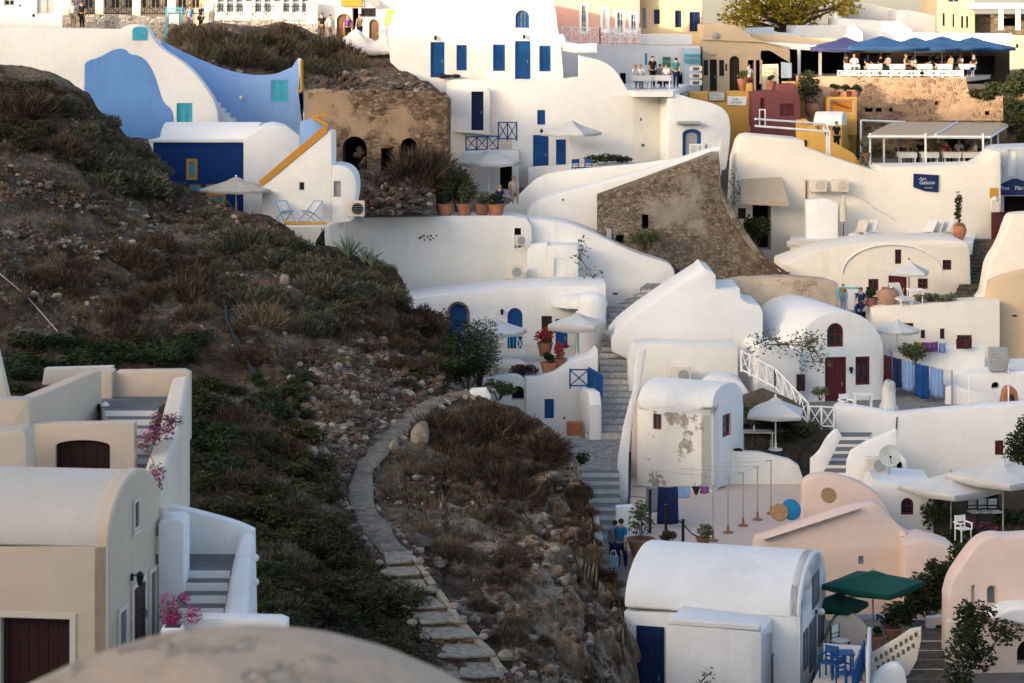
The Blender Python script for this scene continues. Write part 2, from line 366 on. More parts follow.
def opening(root, pl, kind, q, o, base, rec, applied):
    u0, z0, u1, z1 = q; w, h = u1 - u0, z1 - z0
    arch = o.get('arch', 0); mat = o.get('mat', BLUE); fm = o.get('frame', mat)
    back = base + (.012 if applied else -rec)
    fw = o.get('fw', min(.09, w * .14)); door = kind == 'door'
    if applied: back = base
    if o.get('sur'):
        sw = o.get('sw', .16)
        m = M(); ring(m, pl, outline(u0 - sw, z0 - (0 if door else sw), u1 + sw, z1 + sw, arch), outline(u0 - .004, z0 - (0 if door else .004), u1 + .004, z1 + .004, arch), base - .05, base + .035)
        m.build('surround', o['sur'], root)
    if kind == 'hole': return
    if kind == 'sill': return
    A, B = outline(u0, z0, u1, z1, arch, .004, door), outline(u0, z0, u1, z1, arch, fw, door)
    nm = {'door': 'door', 'win': 'window', 'shut': 'shutter'}[kind]
    fth = .05 if applied else min(.09, rec * .7)
    if kind == 'win':
        m = M(); ring(m, pl, A, B, back + .004, back + fth)
        nx = o.get('nx', 2 if w > .45 else 1); nz = o.get('nz', max(1, round(h / .45)))
        b = fw * .32; t0, t1 = back + .01, back + fth * .8
        for i in range(1, nx): c = u0 + w * i / nx; plate(m, pl, rect(c - b, z0 + fw, c + b, z1 - fw - (h * .1 if arch else 0)), t0, t1)
        for i in range(1, nz): c = z0 + h * i / nz; plate(m, pl, rect(u0 + fw, c - b, u1 - fw, c + b), t0 + .003, t1 - .003)
        fr = m.build('window', fm, root)
        m = M(); plate(m, pl, outline(u0, z0, u1, z1, arch, fw * .6, False), back + .002, back + .016); m.build('pane', o.get('glass', GLASS), fr)
        if o.get('sill'):
            m = M(); plate(m, pl, rect(u0 - .08, z0 - .07, u1 + .08, z0 - .004), base - .1, base + .07); m.build('sill', o['sill'], fr)
        return
    m = M(); ring(m, pl, A, B, back + .004, back + fth)
    fr = m.build('door_frame' if door else 'shutter_frame', fm, root)
    if kind == 'shut' and not arch:
        nl = o.get('leaves', 2 if w > .5 else 1)
        for k in range(nl):
            a0 = u0 + fw + (w - 2 * fw) * k / nl + .006; a1 = u0 + fw + (w - 2 * fw) * (k + 1) / nl - .006
            m = M(); st = min(.06, (a1 - a0) * .2); t = back + fth * .75
            ring(m, pl, rect(a0, z0 + fw, a1, z1 - fw), rect(a0 + st, z0 + fw + st, a1 - st, z1 - fw - st), back + .006, t)
            ns = max(3, int((h - 2 * fw - 2 * st) / .1)); hz = (h - 2 * fw - 2 * st) / ns
            for i in range(ns):
                z = z0 + fw + st + hz * (i + .5); p = [pl.xyz(a0 + st - .002, z - hz * .42, back + .045), pl.xyz(a1 - st + .002, z - hz * .42, back + .045), pl.xyz(a1 - st + .002, z + hz * .45, back + .016), pl.xyz(a0 + st - .002, z + hz * .45, back + .016)]
                m.prism(p, pl.n * -.008)
            plate(m, pl, rect(a0 + .01, z0 + fw + .01, a1 - .01, z1 - fw - .01), back + .001, back + .009)
            m.build('shutter', mat, root)
        return
    m = M()
    if arch:
        plate(m, pl, outline(u0, z0, u1, z1, arch, fw * .7, door), back + .002, back + .03)
        nb = max(2, round(w / .3))
        rz = min(w / 2 * arch, h * .6)
        for i in range(nb):
            a0 = u0 + fw + (w - 2 * fw) * i / nb + .012; a1 = u0 + fw + (w - 2 * fw) * (i + 1) / nb - .012
            c = abs(((a0 + a1) / 2 - (u0 + u1) / 2) / (w / 2)); zt = z1 - fw - rz + rz * math.sqrt(max(0, 1 - min(1, c + (a1 - a0) / w) ** 2))
            plate(m, pl, rect(a0, z0 + .04, a1, zt - .02), back + .028, back + .045)
    else:
        nb = max(2, round(w / .24))
        for i in range(nb):
            a0 = u0 + fw + (w - 2 * fw) * i / nb + .006; a1 = u0 + fw + (w - 2 * fw) * (i + 1) / nb - .006
            plate(m, pl, rect(a0, z0 + .01, a1, z1 - fw - .004), back + .002, back + .04 + .006 * (i % 2))
        for z in (z0 + h * .12, z0 + h * .48, z0 + h * .82):
            plate(m, pl, rect(u0 + fw + .02, z, u1 - fw - .02, z + .1), back + .03, back + .058)
    dr = m.build(nm, mat, root)
    if door:
        m = M(); c = u0 + w * (.82 if o.get('hr', 1) else .18); z = z0 + h * .46
        m.box(pl.xyz(c, z, back + .085), .035, .05, .16, math.atan2(pl.u.y, pl.u.x)); m.build('handle', MET, dr)

def rnd_poly(pts, r):
    return pts
class Bld:
    """one building or wall: an Empty at its base with wall, door, window ... children"""
    def __init__(s, name, label, cat, pl, at, group=None):
        s.pl = pl; s.root = thing(name, label, cat, pl.hit(*at), group)
    def wall(s, poly, t, mat, ops=(), name='wall', pl=None, front=0, bevel=.09, back=None, skew=0):
        pl = pl or s.pl
        out = [pl.uz(*p) for p in poly]
        # drop doubled points
        out = [p for i, p in enumerate(out) if (p[0] - out[i - 1][0]) ** 2 + (p[1] - out[i - 1][1]) ** 2 > 1e-6]
        bw = min(bevel * .42, t * .45)
        area = sum(a[0] * b_[1] - b_[0] * a[1] for a, b_ in zip(out, out[1:] + out[:1])); sg = 1 if area > 0 else -1
        n = len(out)
        def inset(wd):
            r_ = []
            for i in range(n):
                p0, p1, p2 = V(out[i - 1]), V(out[i]), V(out[(i + 1) % n]); e1 = (p1 - p0).normalized(); e2 = (p2 - p1).normalized()
                n1 = V((-e1.y, e1.x)) * sg; n2 = V((-e2.y, e2.x)) * sg; k = n1 + n2; k = k / max(.35, 1 + n1.dot(n2)); r_.append((p1.x + k.x * wd, p1.y + k.y * wd))
            return r_
        def sarea(l): return abs(sum(a[0] * b_[1] - b_[0] * a[1] for a, b_ in zip(l, l[1:] + l[:1]))) / 2
        for _ in range(6):
            edge = inset(bw); holes = []; todo = []
            for k in ops:
                kind, x0, y0, x1, y1 = k[:5]; o = k[5] if len(k) > 5 else {}
                xm, ym = (x0 + x1) / 2, (y0 + y1) / 2
                q = (pl.uz(x0, ym)[0], pl.uz(xm, y1)[1], pl.uz(x1, ym)[0], pl.uz(xm, y0)[1])
                rec = o.get('rec', .9 if kind == 'hole' else .16)
                ol = outline(*q, o.get('arch', 0), 0, kind == 'door', 12)
                ap = o.get('applied', False) or not all(inside(p, edge) for p in ol)
                if not ap and rec < t: holes.append((ol, rec))
                else: ap = True
                todo.append((kind, q, o, rec, ap))
            loops = [edge] + [h for h, _ in holes]
            tris = tessellate_polygon([[V((u, z, 0)) for u, z in l] for l in loops])
            fl = [p for l in loops for p in l]; ta = sum(sarea([fl[a_] for a_ in t_]) for t_ in tris); want = sarea(edge) - sum(sarea(h) for h, _ in holes)
            if abs(ta - want) < .004 * want + 1e-4: break
            bw *= .5
        else: print('tessellation still off:', s.root.name, ta, want)
        L = [(edge, 0), (inset(bw * .29), bw * .29), (out, bw), (out, t - bw), (inset(bw * .29), t - bw * .29), (inset(bw), t)]
        flat = [p for l in loops for p in l]
        vs = [pl.xyz(u, z, front) for u, z in flat]; fs = [tuple(t_) for t_ in tris]
        prev = 0
        for l, dp in L[1:]:
            b = len(vs); sh = pl.u * (skew * dp / t); vs += [pl.xyz(u, z, front - dp) + sh for u, z in l]
            fs += [(prev + i, prev + (i + 1) % n, b + (i + 1) % n, b + i) for i in range(n)]; prev = b
        fs += [tuple(range(prev, prev + n))]
        s0 = n; mi = [0] * len(fs)
        for h, rec in holes:
            k = len(h); b = len(vs)
            vs += [pl.xyz(u, z, front - rec) for u, z in h]
            fs += [(s0 + i, s0 + (i + 1) % k, b + (i + 1) % k, b + i) for i in range(k)] + [tuple(range(b, b + k))]
            mi += [0] * k + [1]
            s0 += k
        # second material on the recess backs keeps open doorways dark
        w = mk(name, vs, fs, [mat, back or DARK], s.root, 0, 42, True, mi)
        for kind, q, o, rec, ap in todo: opening(s.root, pl, kind, q, o, front, rec, ap)
        return w
    def add(s, m, name, mat, bevel=0, smooth=0, parent=None): return m.build(name, mat, parent or s.root, bevel, smooth)
    def on(s, pl, *ops, base=0):
        for k in ops:
            kind, x0, y0, x1, y1 = k[:5]; o = k[5] if len(k) > 5 else {}
            xm, ym = (x0 + x1) / 2, (y0 + y1) / 2
            q = (pl.uz(x0, ym)[0], pl.uz(xm, y1)[1], pl.uz(x1, ym)[0], pl.uz(xm, y0)[1])
            opening(s.root, pl, kind, q, o, base, .1, True)
    def barrel(s, a, b, hw, rise, mat, name='roof', n=14, drop=.4, bevel=.05):
        """barrel vault along the axis a-b, half width hw, crown rise above the axis height"""
        a, b = V(a), V(b); ax = (b - a); ax.z = 0; ax.normalize(); sd = V((ax.y, -ax.x, 0))
        pr = [(-hw, -drop)] + [(-hw * math.cos(math.pi * i / n), rise * math.sin(math.pi * i / n)) for i in range(n + 1)] + [(hw, -drop)]
        m = M(); m.prism([a + sd * p + V((0, 0, z)) for p, z in pr], b - a)
        return m.build(name, mat, s.root, bevel, 0)

# ------------------------------------------------------------------ sheets of ground
def tps(pts, vals, lam=1e-3):
    pts = np.array(pts, float); vals = np.array(vals, float); n = len(pts)
    d = np.linalg.norm(pts[:, None] - pts[None], axis=2)
    K = np.where(d > 0, d ** 2 * np.log(d + 1e-12), 0) + np.eye(n) * lam * (d.mean() ** 2)
    Pm = np.c_[np.ones(n), pts]; A = np.zeros((n + 3, n + 3)); A[:n, :n] = K; A[:n, n:] = Pm; A[n:, :n] = Pm.T
    s = np.linalg.solve(A, np.r_[vals, 0, 0, 0])
    def f(q):
        q = np.array(q, float); d = np.linalg.norm(q[:, None] - pts[None], axis=2)
        return np.where(d > 0, d ** 2 * np.log(d + 1e-12), 0) @ s[:n] + np.c_[np.ones(len(q)), q] @ s[n:]
    return f
class Sheet:
    """a piece of terrain; its distance is known at some sightings and smoothly interpolated between them"""
    def __init__(s, ctrl):
        s.f = tps([(c[0] / 100, c[1] / 100) for c in ctrl], [1 / c[2] for c in ctrl])
    def d(s, x, y): return 1 / float(s.f([(x / 100, y / 100)])[0])
    def pt(s, x, y): return P(x, y, s.d(x, y))
    def build(s, name, xs, top, bot, rows, mat, rough=None, skirt=4, skirt_right=False, kind='structure'):
        q = []; nx = len(xs)
        for x in xs:
            t = top(x); bb = bot(x) if callable(bot) else bot
            for j in range(rows + 1): q.append((x, t + (bb - t) * j / rows))
        w = s.f([(a / 100, b / 100) for a, b in q]); vs = [P(a, b, 1 / k) for (a, b), k in zip(q, w)]
        if rough: vs = [rough(p) for p in vs]
        R1 = rows + 1; fs = []
        for i in range(nx - 1):
            for j in range(rows):
                a = i * R1 + j; fs.append((a, a + 1, a + R1 + 1, a + R1))
        # the far side falls away behind the crest
        if skirt:
            prev = [i * R1 for i in range(nx)]
            for k in range(1, 5):
                b = len(vs)
                for i in range(nx):
                    p = vs[i * R1]; vs.append(p + V((0, skirt * (.25 * k + .1 * k * k), -skirt * .16 * k * k)))
                fs += [(b + i, prev[i], prev[i + 1], b + i + 1) for i in range(nx - 1)]
                prev = [b + i for i in range(nx)]
        if skirt_right:
            prev = [(nx - 1) * R1 + j for j in range(R1)]; first = prev
            for k in range(1, 4):
                b = len(vs)
                for j in range(R1):
                    p = vs[first[j]]; vs.append(p + V((.5 * k, 1.6 * k, -1.1 * k * k)))
                fs += [(prev[j], prev[j + 1], b + j + 1, b + j) for j in range(R1 - 1)]
                prev = [b + j for j in range(R1)]
        o = mk(name, vs, fs, mat, recalc=False, smooth=180); o['kind'] = kind
        return o

# ------------------------------------------------------------------ foliage
def quads(name, C, A, B, mat):
    """leaf-shaped quads: centres C, half axes A and B"""
    n = len(C); v = np.empty((n, 4, 3)); v[:, 0] = C - A; v[:, 1] = C + B * .8 - A * .1; v[:, 2] = C + A; v[:, 3] = C - B * .8 - A * .1
    me = bpy.data.meshes.new(name); me.vertices.add(4 * n); me.vertices.foreach_set('co', v.reshape(-1))
    me.loops.add(4 * n); me.loops.foreach_set('vertex_index', np.arange(4 * n, dtype=np.int32))
    me.polygons.add(n); me.polygons.foreach_set('loop_start', np.arange(0, 4 * n, 4, dtype=np.int32)); me.polygons.foreach_set('loop_total', np.full(n, 4, dtype=np.int32))
    for m in (mat if isinstance(mat, (list, tuple)) else [mat]): me.materials.append(m)
    me.update(calc_edges=True); me.validate(); return me
def rvec(rg, n):
    v = rg.normal(size=(n, 3)); return v / np.linalg.norm(v, axis=1)[:, None]
def clump_mesh(name, clumps, per, size, seed, mat, droop=0):
    rg = np.random.default_rng(seed); C = []
    for c, r in clumps:
        k = max(6, int(per * (r[0] * r[1] * r[2]) ** .5 / (clumps[0][1][0] * clumps[0][1][1] * clumps[0][1][2]) ** .5))
        d = rvec(rg, k) * (rg.random((k, 1)) ** .45); C.append(np.array(c) + d * np.array(r))
    C = np.concatenate(C); n = len(C); A = rvec(rg, n); A[:, 2] = A[:, 2] * .6 - droop
    B = np.cross(A, rvec(rg, n)); B /= np.linalg.norm(B, axis=1)[:, None] + 1e-6
    s = size * (.6 + .8 * rg.random((n, 1))); return quads(name, C, A * s, B * s * .5, mat)
def cushion_mesh(name, n, r, h, seed, mat, ln=.35, wd=.02, up=.3):
    """a dome of thin radiating twigs and tiny leaves"""
    rg = np.random.default_rng(seed); d = rvec(rg, n); d[:, 2] = np.abs(d[:, 2])
    q = .45 + .55 * rg.random((n, 1)) ** .5
    lump = 1 + .25 * np.sin(d[:, :1] * 5 + seed) * np.cos(d[:, 1:2] * 6 + seed * 2)
    C = d * q * lump * np.array([r, r, h]); A = d + rvec(rg, n) * .6; A[:, 2] += up; A /= np.linalg.norm(A, axis=1)[:, None]
    B = np.cross(A, rvec(rg, n)); B /= np.linalg.norm(B, axis=1)[:, None] + 1e-6
    s = .6 + .8 * rg.random((n, 1)); return quads(name, C, A * s * ln * .5, B * s * wd, mat)
def meshobj(me, name, parent=None, at=None, rz=0, sc=1):
    o = bpy.data.objects.new(name, me); COL.objects.link(o)
    if parent is not None: o.parent = parent
    if at is not None: o.location = at
    o.rotation_euler = (0, 0, rz); o.scale = sc if isinstance(sc, (tuple, list)) else (sc, sc, sc); return o
def bush(name, label, at, r, h, mat, seed=0, n=900, leaf=.09, group=None, cat='bush', stems=True, clumps=7):
    n = int(n * 1.7)
    rg = random.Random(seed); t = thing(name, label, cat, at, group)
    cl = [((rg.uniform(-.55, .55) * r, rg.uniform(-.55, .55) * r, h * rg.uniform(.35, .75)), (r * rg.uniform(.35, .6), r * rg.uniform(.35, .6), h * rg.uniform(.25, .38))) for _ in range(clumps)]
    meshobj(clump_mesh('foliage', cl, n // clumps, leaf, seed, mat), 'foliage', t)
    if stems:
        m = M()
        for c, _ in cl: m.tube((c[0] * .1, c[1] * .1, -.1), c, r * .035, r * .015, 5)
        o = m.build('stem', BARK, None, org=(0, 0, 0)); o.parent = t; o.location = (0, 0, 0)
    return t
def pot_plant(label, at, pr, ph, plant, prof='tall', pmat=None, seed=0, leaf=None, name='potted_plant', group=None, flower=None):
    t = thing(name, label, 'potted plant', at, group); m = M()
    pr_ = {'tall': [(pr * .68, 0), (pr, ph * .88), (pr * 1.1, ph * .9), (pr * 1.1, ph), (pr * .92, ph), (pr * .9, ph * .9)],
           'jar': [(pr * .45, 0), (pr * .9, ph * .35), (pr, ph * .6), (pr * .8, ph * .85), (pr * .55, ph * .93), (pr * .62, ph), (pr * .5, ph), (pr * .48, ph * .9)],
           'box': [(pr * .95, 0), (pr, ph), (pr * .9, ph), (pr * .88, ph * .85)]}[prof]
    m.lathe(pr_, n=4 if prof == 'box' else 14); o = m.build('pot', pmat or TER, None, smooth=40, org=(0, 0, 0)); o.parent = t; o.location = (0, 0, 0)
    r, h = plant
    if r:
        rg = random.Random(seed); cl = [((rg.uniform(-.4, .4) * r, rg.uniform(-.4, .4) * r, ph + h * rg.uniform(.2, .8)), (r * .5, r * .5, h * .3)) for _ in range(5)]
        meshobj(clump_mesh('foliage', cl, 70, .09 if r > .3 else .06, seed, leaf or LEAF), 'foliage', t)
        if flower: meshobj(clump_mesh('flower', cl, 18, .07, seed + 5, flower), 'blossom', t)
        m = M(); m.lathe([(pr * .88, ph * .9), (pr * .5, ph * .92)], n=10)
        for c, _ in cl: m.tube((0, 0, ph * .85), c, .02, .01, 4)
        o = m.build('stem', BARK, None, org=(0, 0, 0)); o.parent = t; o.location = (0, 0, 0)
    return t
def climber(name, label, pts, r, mat, seed, leaf=.09, per=60, flower=None, cat='climbing plant', twig=True, fper=40):
    t = thing(name, label, cat, pts[0]); L = V(pts[0]); rg = random.Random(seed)
    cl = [((p - L + V((rg.uniform(-r, r) * .4, rg.uniform(-r, r) * .4, rg.uniform(-r, r) * .4))), (r * rg.uniform(.6, 1.1), r * .7, r * rg.uniform(.6, 1.1))) for p in map(V, pts)]
    cl = [(tuple(c), s) for c, s in cl]
    meshobj(clump_mesh('foliage', cl, per, leaf, seed, mat), 'foliage', t)
    if flower: meshobj(clump_mesh('flower', cl, fper, leaf * .9, seed + 3, flower), 'blossom', t)
    if twig:
        m = M(); m.path([V(c) for c, _ in cl], .022 if r > .3 else .009, 5); o = m.build('stem', BARK, None, org=(0, 0, 0)); o.parent = t; o.location = (0, 0, 0)
    return t

# ------------------------------------------------------------------ furniture and fittings
def fit(m, name, mat, t, bevel=0, smooth=0):
    o = m.build(name, mat, None, bevel, smooth, org=(0, 0, 0)); o.parent = t; o.location = (0, 0, 0); return o
def umbrella(label, at, h, r, sides=8, mat=None, rz=0, rise=.5, val=.16, pole=WHT, group=None, vents=True, sx=1, name='parasol', base=True):
    mat = mat or FWH; t = local(name, label, 'umbrella', group); m = M(); vs = []; n = sides * 4; rings = [(0.02, 0), (.3, .30), (.65, .66), (1, 1)]
    def rad(a):
        k = 2 * math.pi / sides; b = (a + k / 2) % k - k / 2; return math.cos(k / 2) / math.cos((a % k) - k / 2)
    for q, f in rings:
        for i in range(n):
            a = 2 * math.pi * i / n; k = 2 * math.pi / sides; off = abs(((a / k) % 1) - .5) * 2   # 1 at ribs
            rr = r * q * rad(a); z = h + rise * (1 - f) - (1 - off) * (.02 if sides == 4 else .055) * q * (1 if q < 1 else .4) * r
            vs.append((rr * math.cos(a) * sx, rr * math.sin(a), z))
    for i in range(n):
        a = 2 * math.pi * i / n; k = 2 * math.pi / sides; off = abs(((a / k) % 1) - .5) * 2
        rr = r * 1.005 * rad(a); vs.append((rr * math.cos(a) * sx, rr * math.sin(a), h - val * (1 - .35 * off) - .02 * r))
    fs = [(j * n + i, j * n + (i + 1) % n, (j + 1) * n + (i + 1) % n, (j + 1) * n + i) for j in range(4) for i in range(n)] + [tuple(range(n - 1, -1, -1))]
    m.add(vs, fs); c = fit(m, 'canopy', mat, t, 0, 30)
    so = c.modifiers.new('Solidify', 'SOLIDIFY'); so.thickness = .012
    if vents:
        m = M(); m.lathe([(r * .24, h + rise * .80), (r * .12, h + rise * .98), (.03, h + rise * 1.12)], n=sides); fit(m, 'vent_cap', mat, t)
    m = M(); m.tube((0, 0, 0), (0, 0, h + rise * 1.15), .032, .028, 8); m.ball((0, 0, h + rise * 1.2), .05); fit(m, 'pole', pole, t)
    m = M()
    for i in range(sides):
        a = 2 * math.pi * i / sides; m.tube((0, 0, h + rise * .95), (r * .98 * math.cos(a) * sx, r * .98 * math.sin(a), h - .02 * r), .014, .01, 4)
        m.tube((0, 0, h - .25), (r * .5 * math.cos(a) * sx, r * .5 * math.sin(a), h + rise * .42), .012, .012, 4)
    fit(m, 'rib', pole, t)
    if base:
        m = M(); m.lathe([(.28, 0), (.28, .06), (.06, .09), (.05, .3)], n=14); fit(m, 'base', WHT if mat is FWH else MET, t, 0, 30)
    return put(t, at, rz)
def ac_unit(label, at, rz=0, w=.85, h=.6, dp=.32, group=None, mat=None, fan=None):
    t = local('air_conditioner', label, 'air conditioner', group); m = M(); m.box((0, 0, h / 2 + .08), w, dp, h); fit(m, 'casing', mat or CRW, t, .02)
    m = M(); m.lathe([(h * .38, 0), (h * .38, .02), (h * .1, .03)], (w * .12, -dp / 2 - .002, h / 2 + .08), 16, (0, -1, 0)); f = fit(m, 'fan', fan or GRYP, t)
    m = M()
    for k in range(5): m.box((w * .12, -dp / 2 - .03, .08 + h * (.2 + .15 * k)), h * .72, .008, .012)
    o = m.build('grille', MET, None, org=(0, 0, 0)); o.parent = f; o.location = (0, 0, 0)
    for sx in (-1, 1):
        m = M(); m.box((sx * w * .36, 0, .04), .05, dp * .9, .08); fit(m, 'foot', MET, t)
    return put(t, at, rz)
def railing(name, label, pts, h, mat, nx=4, style='x', cat='railing', group=None, post=.07, low=.12):
    """posts and rails along pts (3D, on the floor); style x = crossed bays, v = pickets"""
    t = thing(name, label, cat, pts[0], group)
    L = ORG[t.name]; up = V((0, 0, h))
    for a, b in zip(pts, pts[1:]):
        a, b = V(a), V(b)
        for k in range(nx + 1):
            p = a.lerp(b, k / nx); m = M(); m.box(p + up / 2, post, post, h); m.build('post', mat, t)
        m = M(); r = .035
        for z in (low, h - .04): m.tube(a + V((0, 0, z)), b + V((0, 0, z)), r, r, 5)
        m.build('rail', mat, t)
        m = M()
        for k in range(nx):
            p, q = a.lerp(b, k / nx), a.lerp(b, (k + 1) / nx)
            if style == 'x':
                m.tube(p + V((0, 0, low)), q + V((0, 0, h - .05)), .025, .025, 4); m.tube(q + V((0, 0, low)), p + V((0, 0, h - .05)), .025, .025, 4)
            else:
                for i in range(1, 6): c = p.lerp(q, i / 6); m.tube(c + V((0, 0, low)), c + V((0, 0, h - .04)), .016, .016, 4)
        m.build('cross_brace' if style == 'x' else 'baluster', mat, t)
    return t
def stair_mesh(b0, b1, t0, t1, n, tm, rm, name, parent, deep=.6):
    """n steps between the bottom edge b0-b1 and the top edge t0-t1, solid underneath"""
    b0, b1, t0, t1 = map(V, (b0, b1, t0, t1)); m = M(); dz = (t0.z - b0.z) / n
    rg = random.Random(n)
    for k in range(n):
        f0, f1 = k / n, (k + 1) / n
        a, b = b0.lerp(t0, f0), b1.lerp(t1, f0); c, d = b1.lerp(t1, f1 + .15 / n), b0.lerp(t0, f1 + .15 / n)
        z = b0.z + dz * (k + 1) + rg.uniform(-.01, .01); lo = b0.z + dz * k - deep
        tp = [V((p.x, p.y, z)) for p in (a, b, c, d)]; bt = [V((p.x, p.y, lo)) for p in (a, b, c, d)]
        m.k = 0; m.add(tp + bt, [(0, 1, 2, 3)])
        m.k = 1; m.add(tp + bt, [(0, 4, 5, 1), (1, 5, 6, 2), (2, 6, 7, 3), (3, 7, 4, 0)])
    return m.build(name, [tm, rm], parent, recalc=True)
def floor_slab(name, zz, px, mat, th=.4, parent=None, bevel=0):
    m = M(); m.prism([HP(zz, *p) for p in px], (0, 0, -th)); return m.build(name, mat, parent, bevel)
def chair(label, at, rz, mat, seat=None, group=None, arms=False, name='chair', h=.9):
    t = local(name, label, 'chair', group); m = M(); m.box((0, 0, .45), .44, .44, .05); fit(m, 'seat', seat or mat, t, .01)
    for sx in (-1, 1):
        for sy in (-1, 1):
            m = M(); m.box((sx * .2, sy * .2, .22 if sy < 0 else h / 2), .04, .04, .44 if sy < 0 else h); fit(m, 'leg', mat, t)
    m = M(); m.box((0, .2, h - .12), .4, .03, .22); m.box((0, .2, .58), .4, .025, .05); fit(m, 'backrest', seat or mat, t)
    if arms:
        for sx in (-1, 1):
            m = M(); m.box((sx * .24, 0, .66), .06, .48, .04); m.box((sx * .24, -.2, .54), .04, .04, .22); fit(m, 'armrest', mat, t)
    return put(t, at, rz)
def table(label, at, rz, w, dp, mat, cloth=None, group=None, h=.74, name='table'):
    t = local(name, label, 'table', group); m = M(); m.box((0, 0, h - .02), w, dp, .04); fit(m, 'tabletop', mat, t)
    for sx in (-1, 1):
        for sy in (-1, 1):
            m = M(); m.box((sx * (w / 2 - .06), sy * (dp / 2 - .06), (h - .04) / 2), .05, .05, h - .04); fit(m, 'leg', mat, t)
    if cloth:
        m = M(); m.box((0, 0, h + .008), w + .06, dp + .06, .012)
        for sx in (-1, 1): m.box((sx * (w / 2 + .03), 0, h - .12), .012, dp + .06, .26); m.box((0, sx * (dp / 2 + .03), h - .14), w + .06, .012, .3)
        fit(m, 'tablecloth', cloth, t)
    return put(t, at, rz)
def deck_chair(label, at, rz, fr, cl, group=None, name='deck_chair'):
    t = local(name, label, 'deck chair', group)
    for sx in (-1, 1):
        m = M(); m.tube((sx * .28, -.55, .05), (sx * .28, .5, .95), .022, .022, 5); m.tube((sx * .26, .55, .02), (sx * .26, -.35, .55), .022, .022, 5); fit(m, 'leg', fr, t)
    m = M()
    for z, y in ((.95, .5), (.05, -.55), (.55, -.35)): m.tube((-.29, y, z), (.29, y, z), .02, .02, 5)
    fit(m, 'crossbar', fr, t)
    m = M(); pts = [(-.35, .55), (-.22, .42), (0, .4), (.2, .55), (.38, .78), (.5, .95)]
    for (y0, z0), (y1, z1) in zip(pts, pts[1:]): m.prism([(-.25, y0, z0), (.25, y0, z0), (.25, y1, z1), (-.25, y1, z1)], (0, .004, -.012))
    fit(m, 'sling', cl, t); return put(t, at, rz)
def lamp(label, at, n, group=None, style='globe'):
    t = local('wall_lamp', label, 'lamp', group); m = M(); m.box((0, -.02, 0), .08, .04, .14); m.tube((0, -.03, .02), (0, -.16, .08), .014, .014, 5); fit(m, 'bracket', BLK, t)
    if style == 'globe': m = M(); m.ball((0, -.18, .02), .11); fit(m, 'globe', BULB, t, 0, 180)
    else: m = M(); m.lathe([(.05, -.14), (.085, .06), (.09, .07), (.03, .14)], (0, -.18, -.02), 6); fit(m, 'lantern', BLK, t)
    return put(t, at, math.atan2(n.x, -n.y) * 1)
def text_mesh(name, s, pl, x, y, hpx, mat, parent, off, italic=0, wpx=None):
    cu = bpy.data.curves.new('lettering', 'FONT'); cu.body = s; cu.size = 1; cu.align_x = 'CENTER'; cu.align_y = 'CENTER'; cu.shear = italic; cu.extrude = .01
    o = bpy.data.objects.new('lettering', cu); COL.objects.link(o); bpy.context.view_layer.update()
    dg = bpy.context.evaluated_depsgraph_get(); me = o.evaluated_get(dg).to_mesh()
    vs = [v.co.copy() for v in me.vertices]; fs = [tuple(p.vertices) for p in me.polygons]
    bpy.data.objects.remove(o, do_unlink=True); bpy.data.curves.remove(cu)
    u, z = pl.uz(x, y); k = abs(pl.uz(x, y)[1] - pl.uz(x, y + hpx)[1]) / .72
    kx = k
    if wpx:
        w = max(v.x for v in vs) - min(v.x for v in vs); kx = abs(pl.uz(x + wpx / 2, y)[0] - pl.uz(x - wpx / 2, y)[0]) / w
    return mk(name, [pl.xyz(u + v.x * kx, z + v.y * k, off + v.z * .3) for v in vs], fs, mat, parent, recalc=False)
def sign(label, pl, px, mat, border=None, th=.05, off=.04, texts=(), tm=None, name='sign', cat='sign', group=None):
    xs = [p[0] for p in px]; ys = [p[1] for p in px]
    t = thing(name, label, cat, pl.hit(sum(xs) / len(xs), max(ys)), group)
    pts = [pl.uz(*p) for p in px]; m = M(); plate(m, pl, pts, off, off + th); m.build('board', mat, t)
    if border:
        c = (sum(p[0] for p in pts) / len(pts), sum(p[1] for p in pts) / len(pts))
        inn = [(p[0] + (c[0] - p[0]) * .10, p[1] + (c[1] - p[1]) * .14) for p in pts]
        m = M(); ring(m, pl, pts, inn, off + th - .002, off + th + .02); m.build('frame', border, t)
    for s, x, y, h, *r in texts: text_mesh('lettering', s, pl, x, y, h, tm or WHT, t, off + th + .012, .2 if r and r[0] else 0, r[1] if len(r) > 1 else None)
    return t

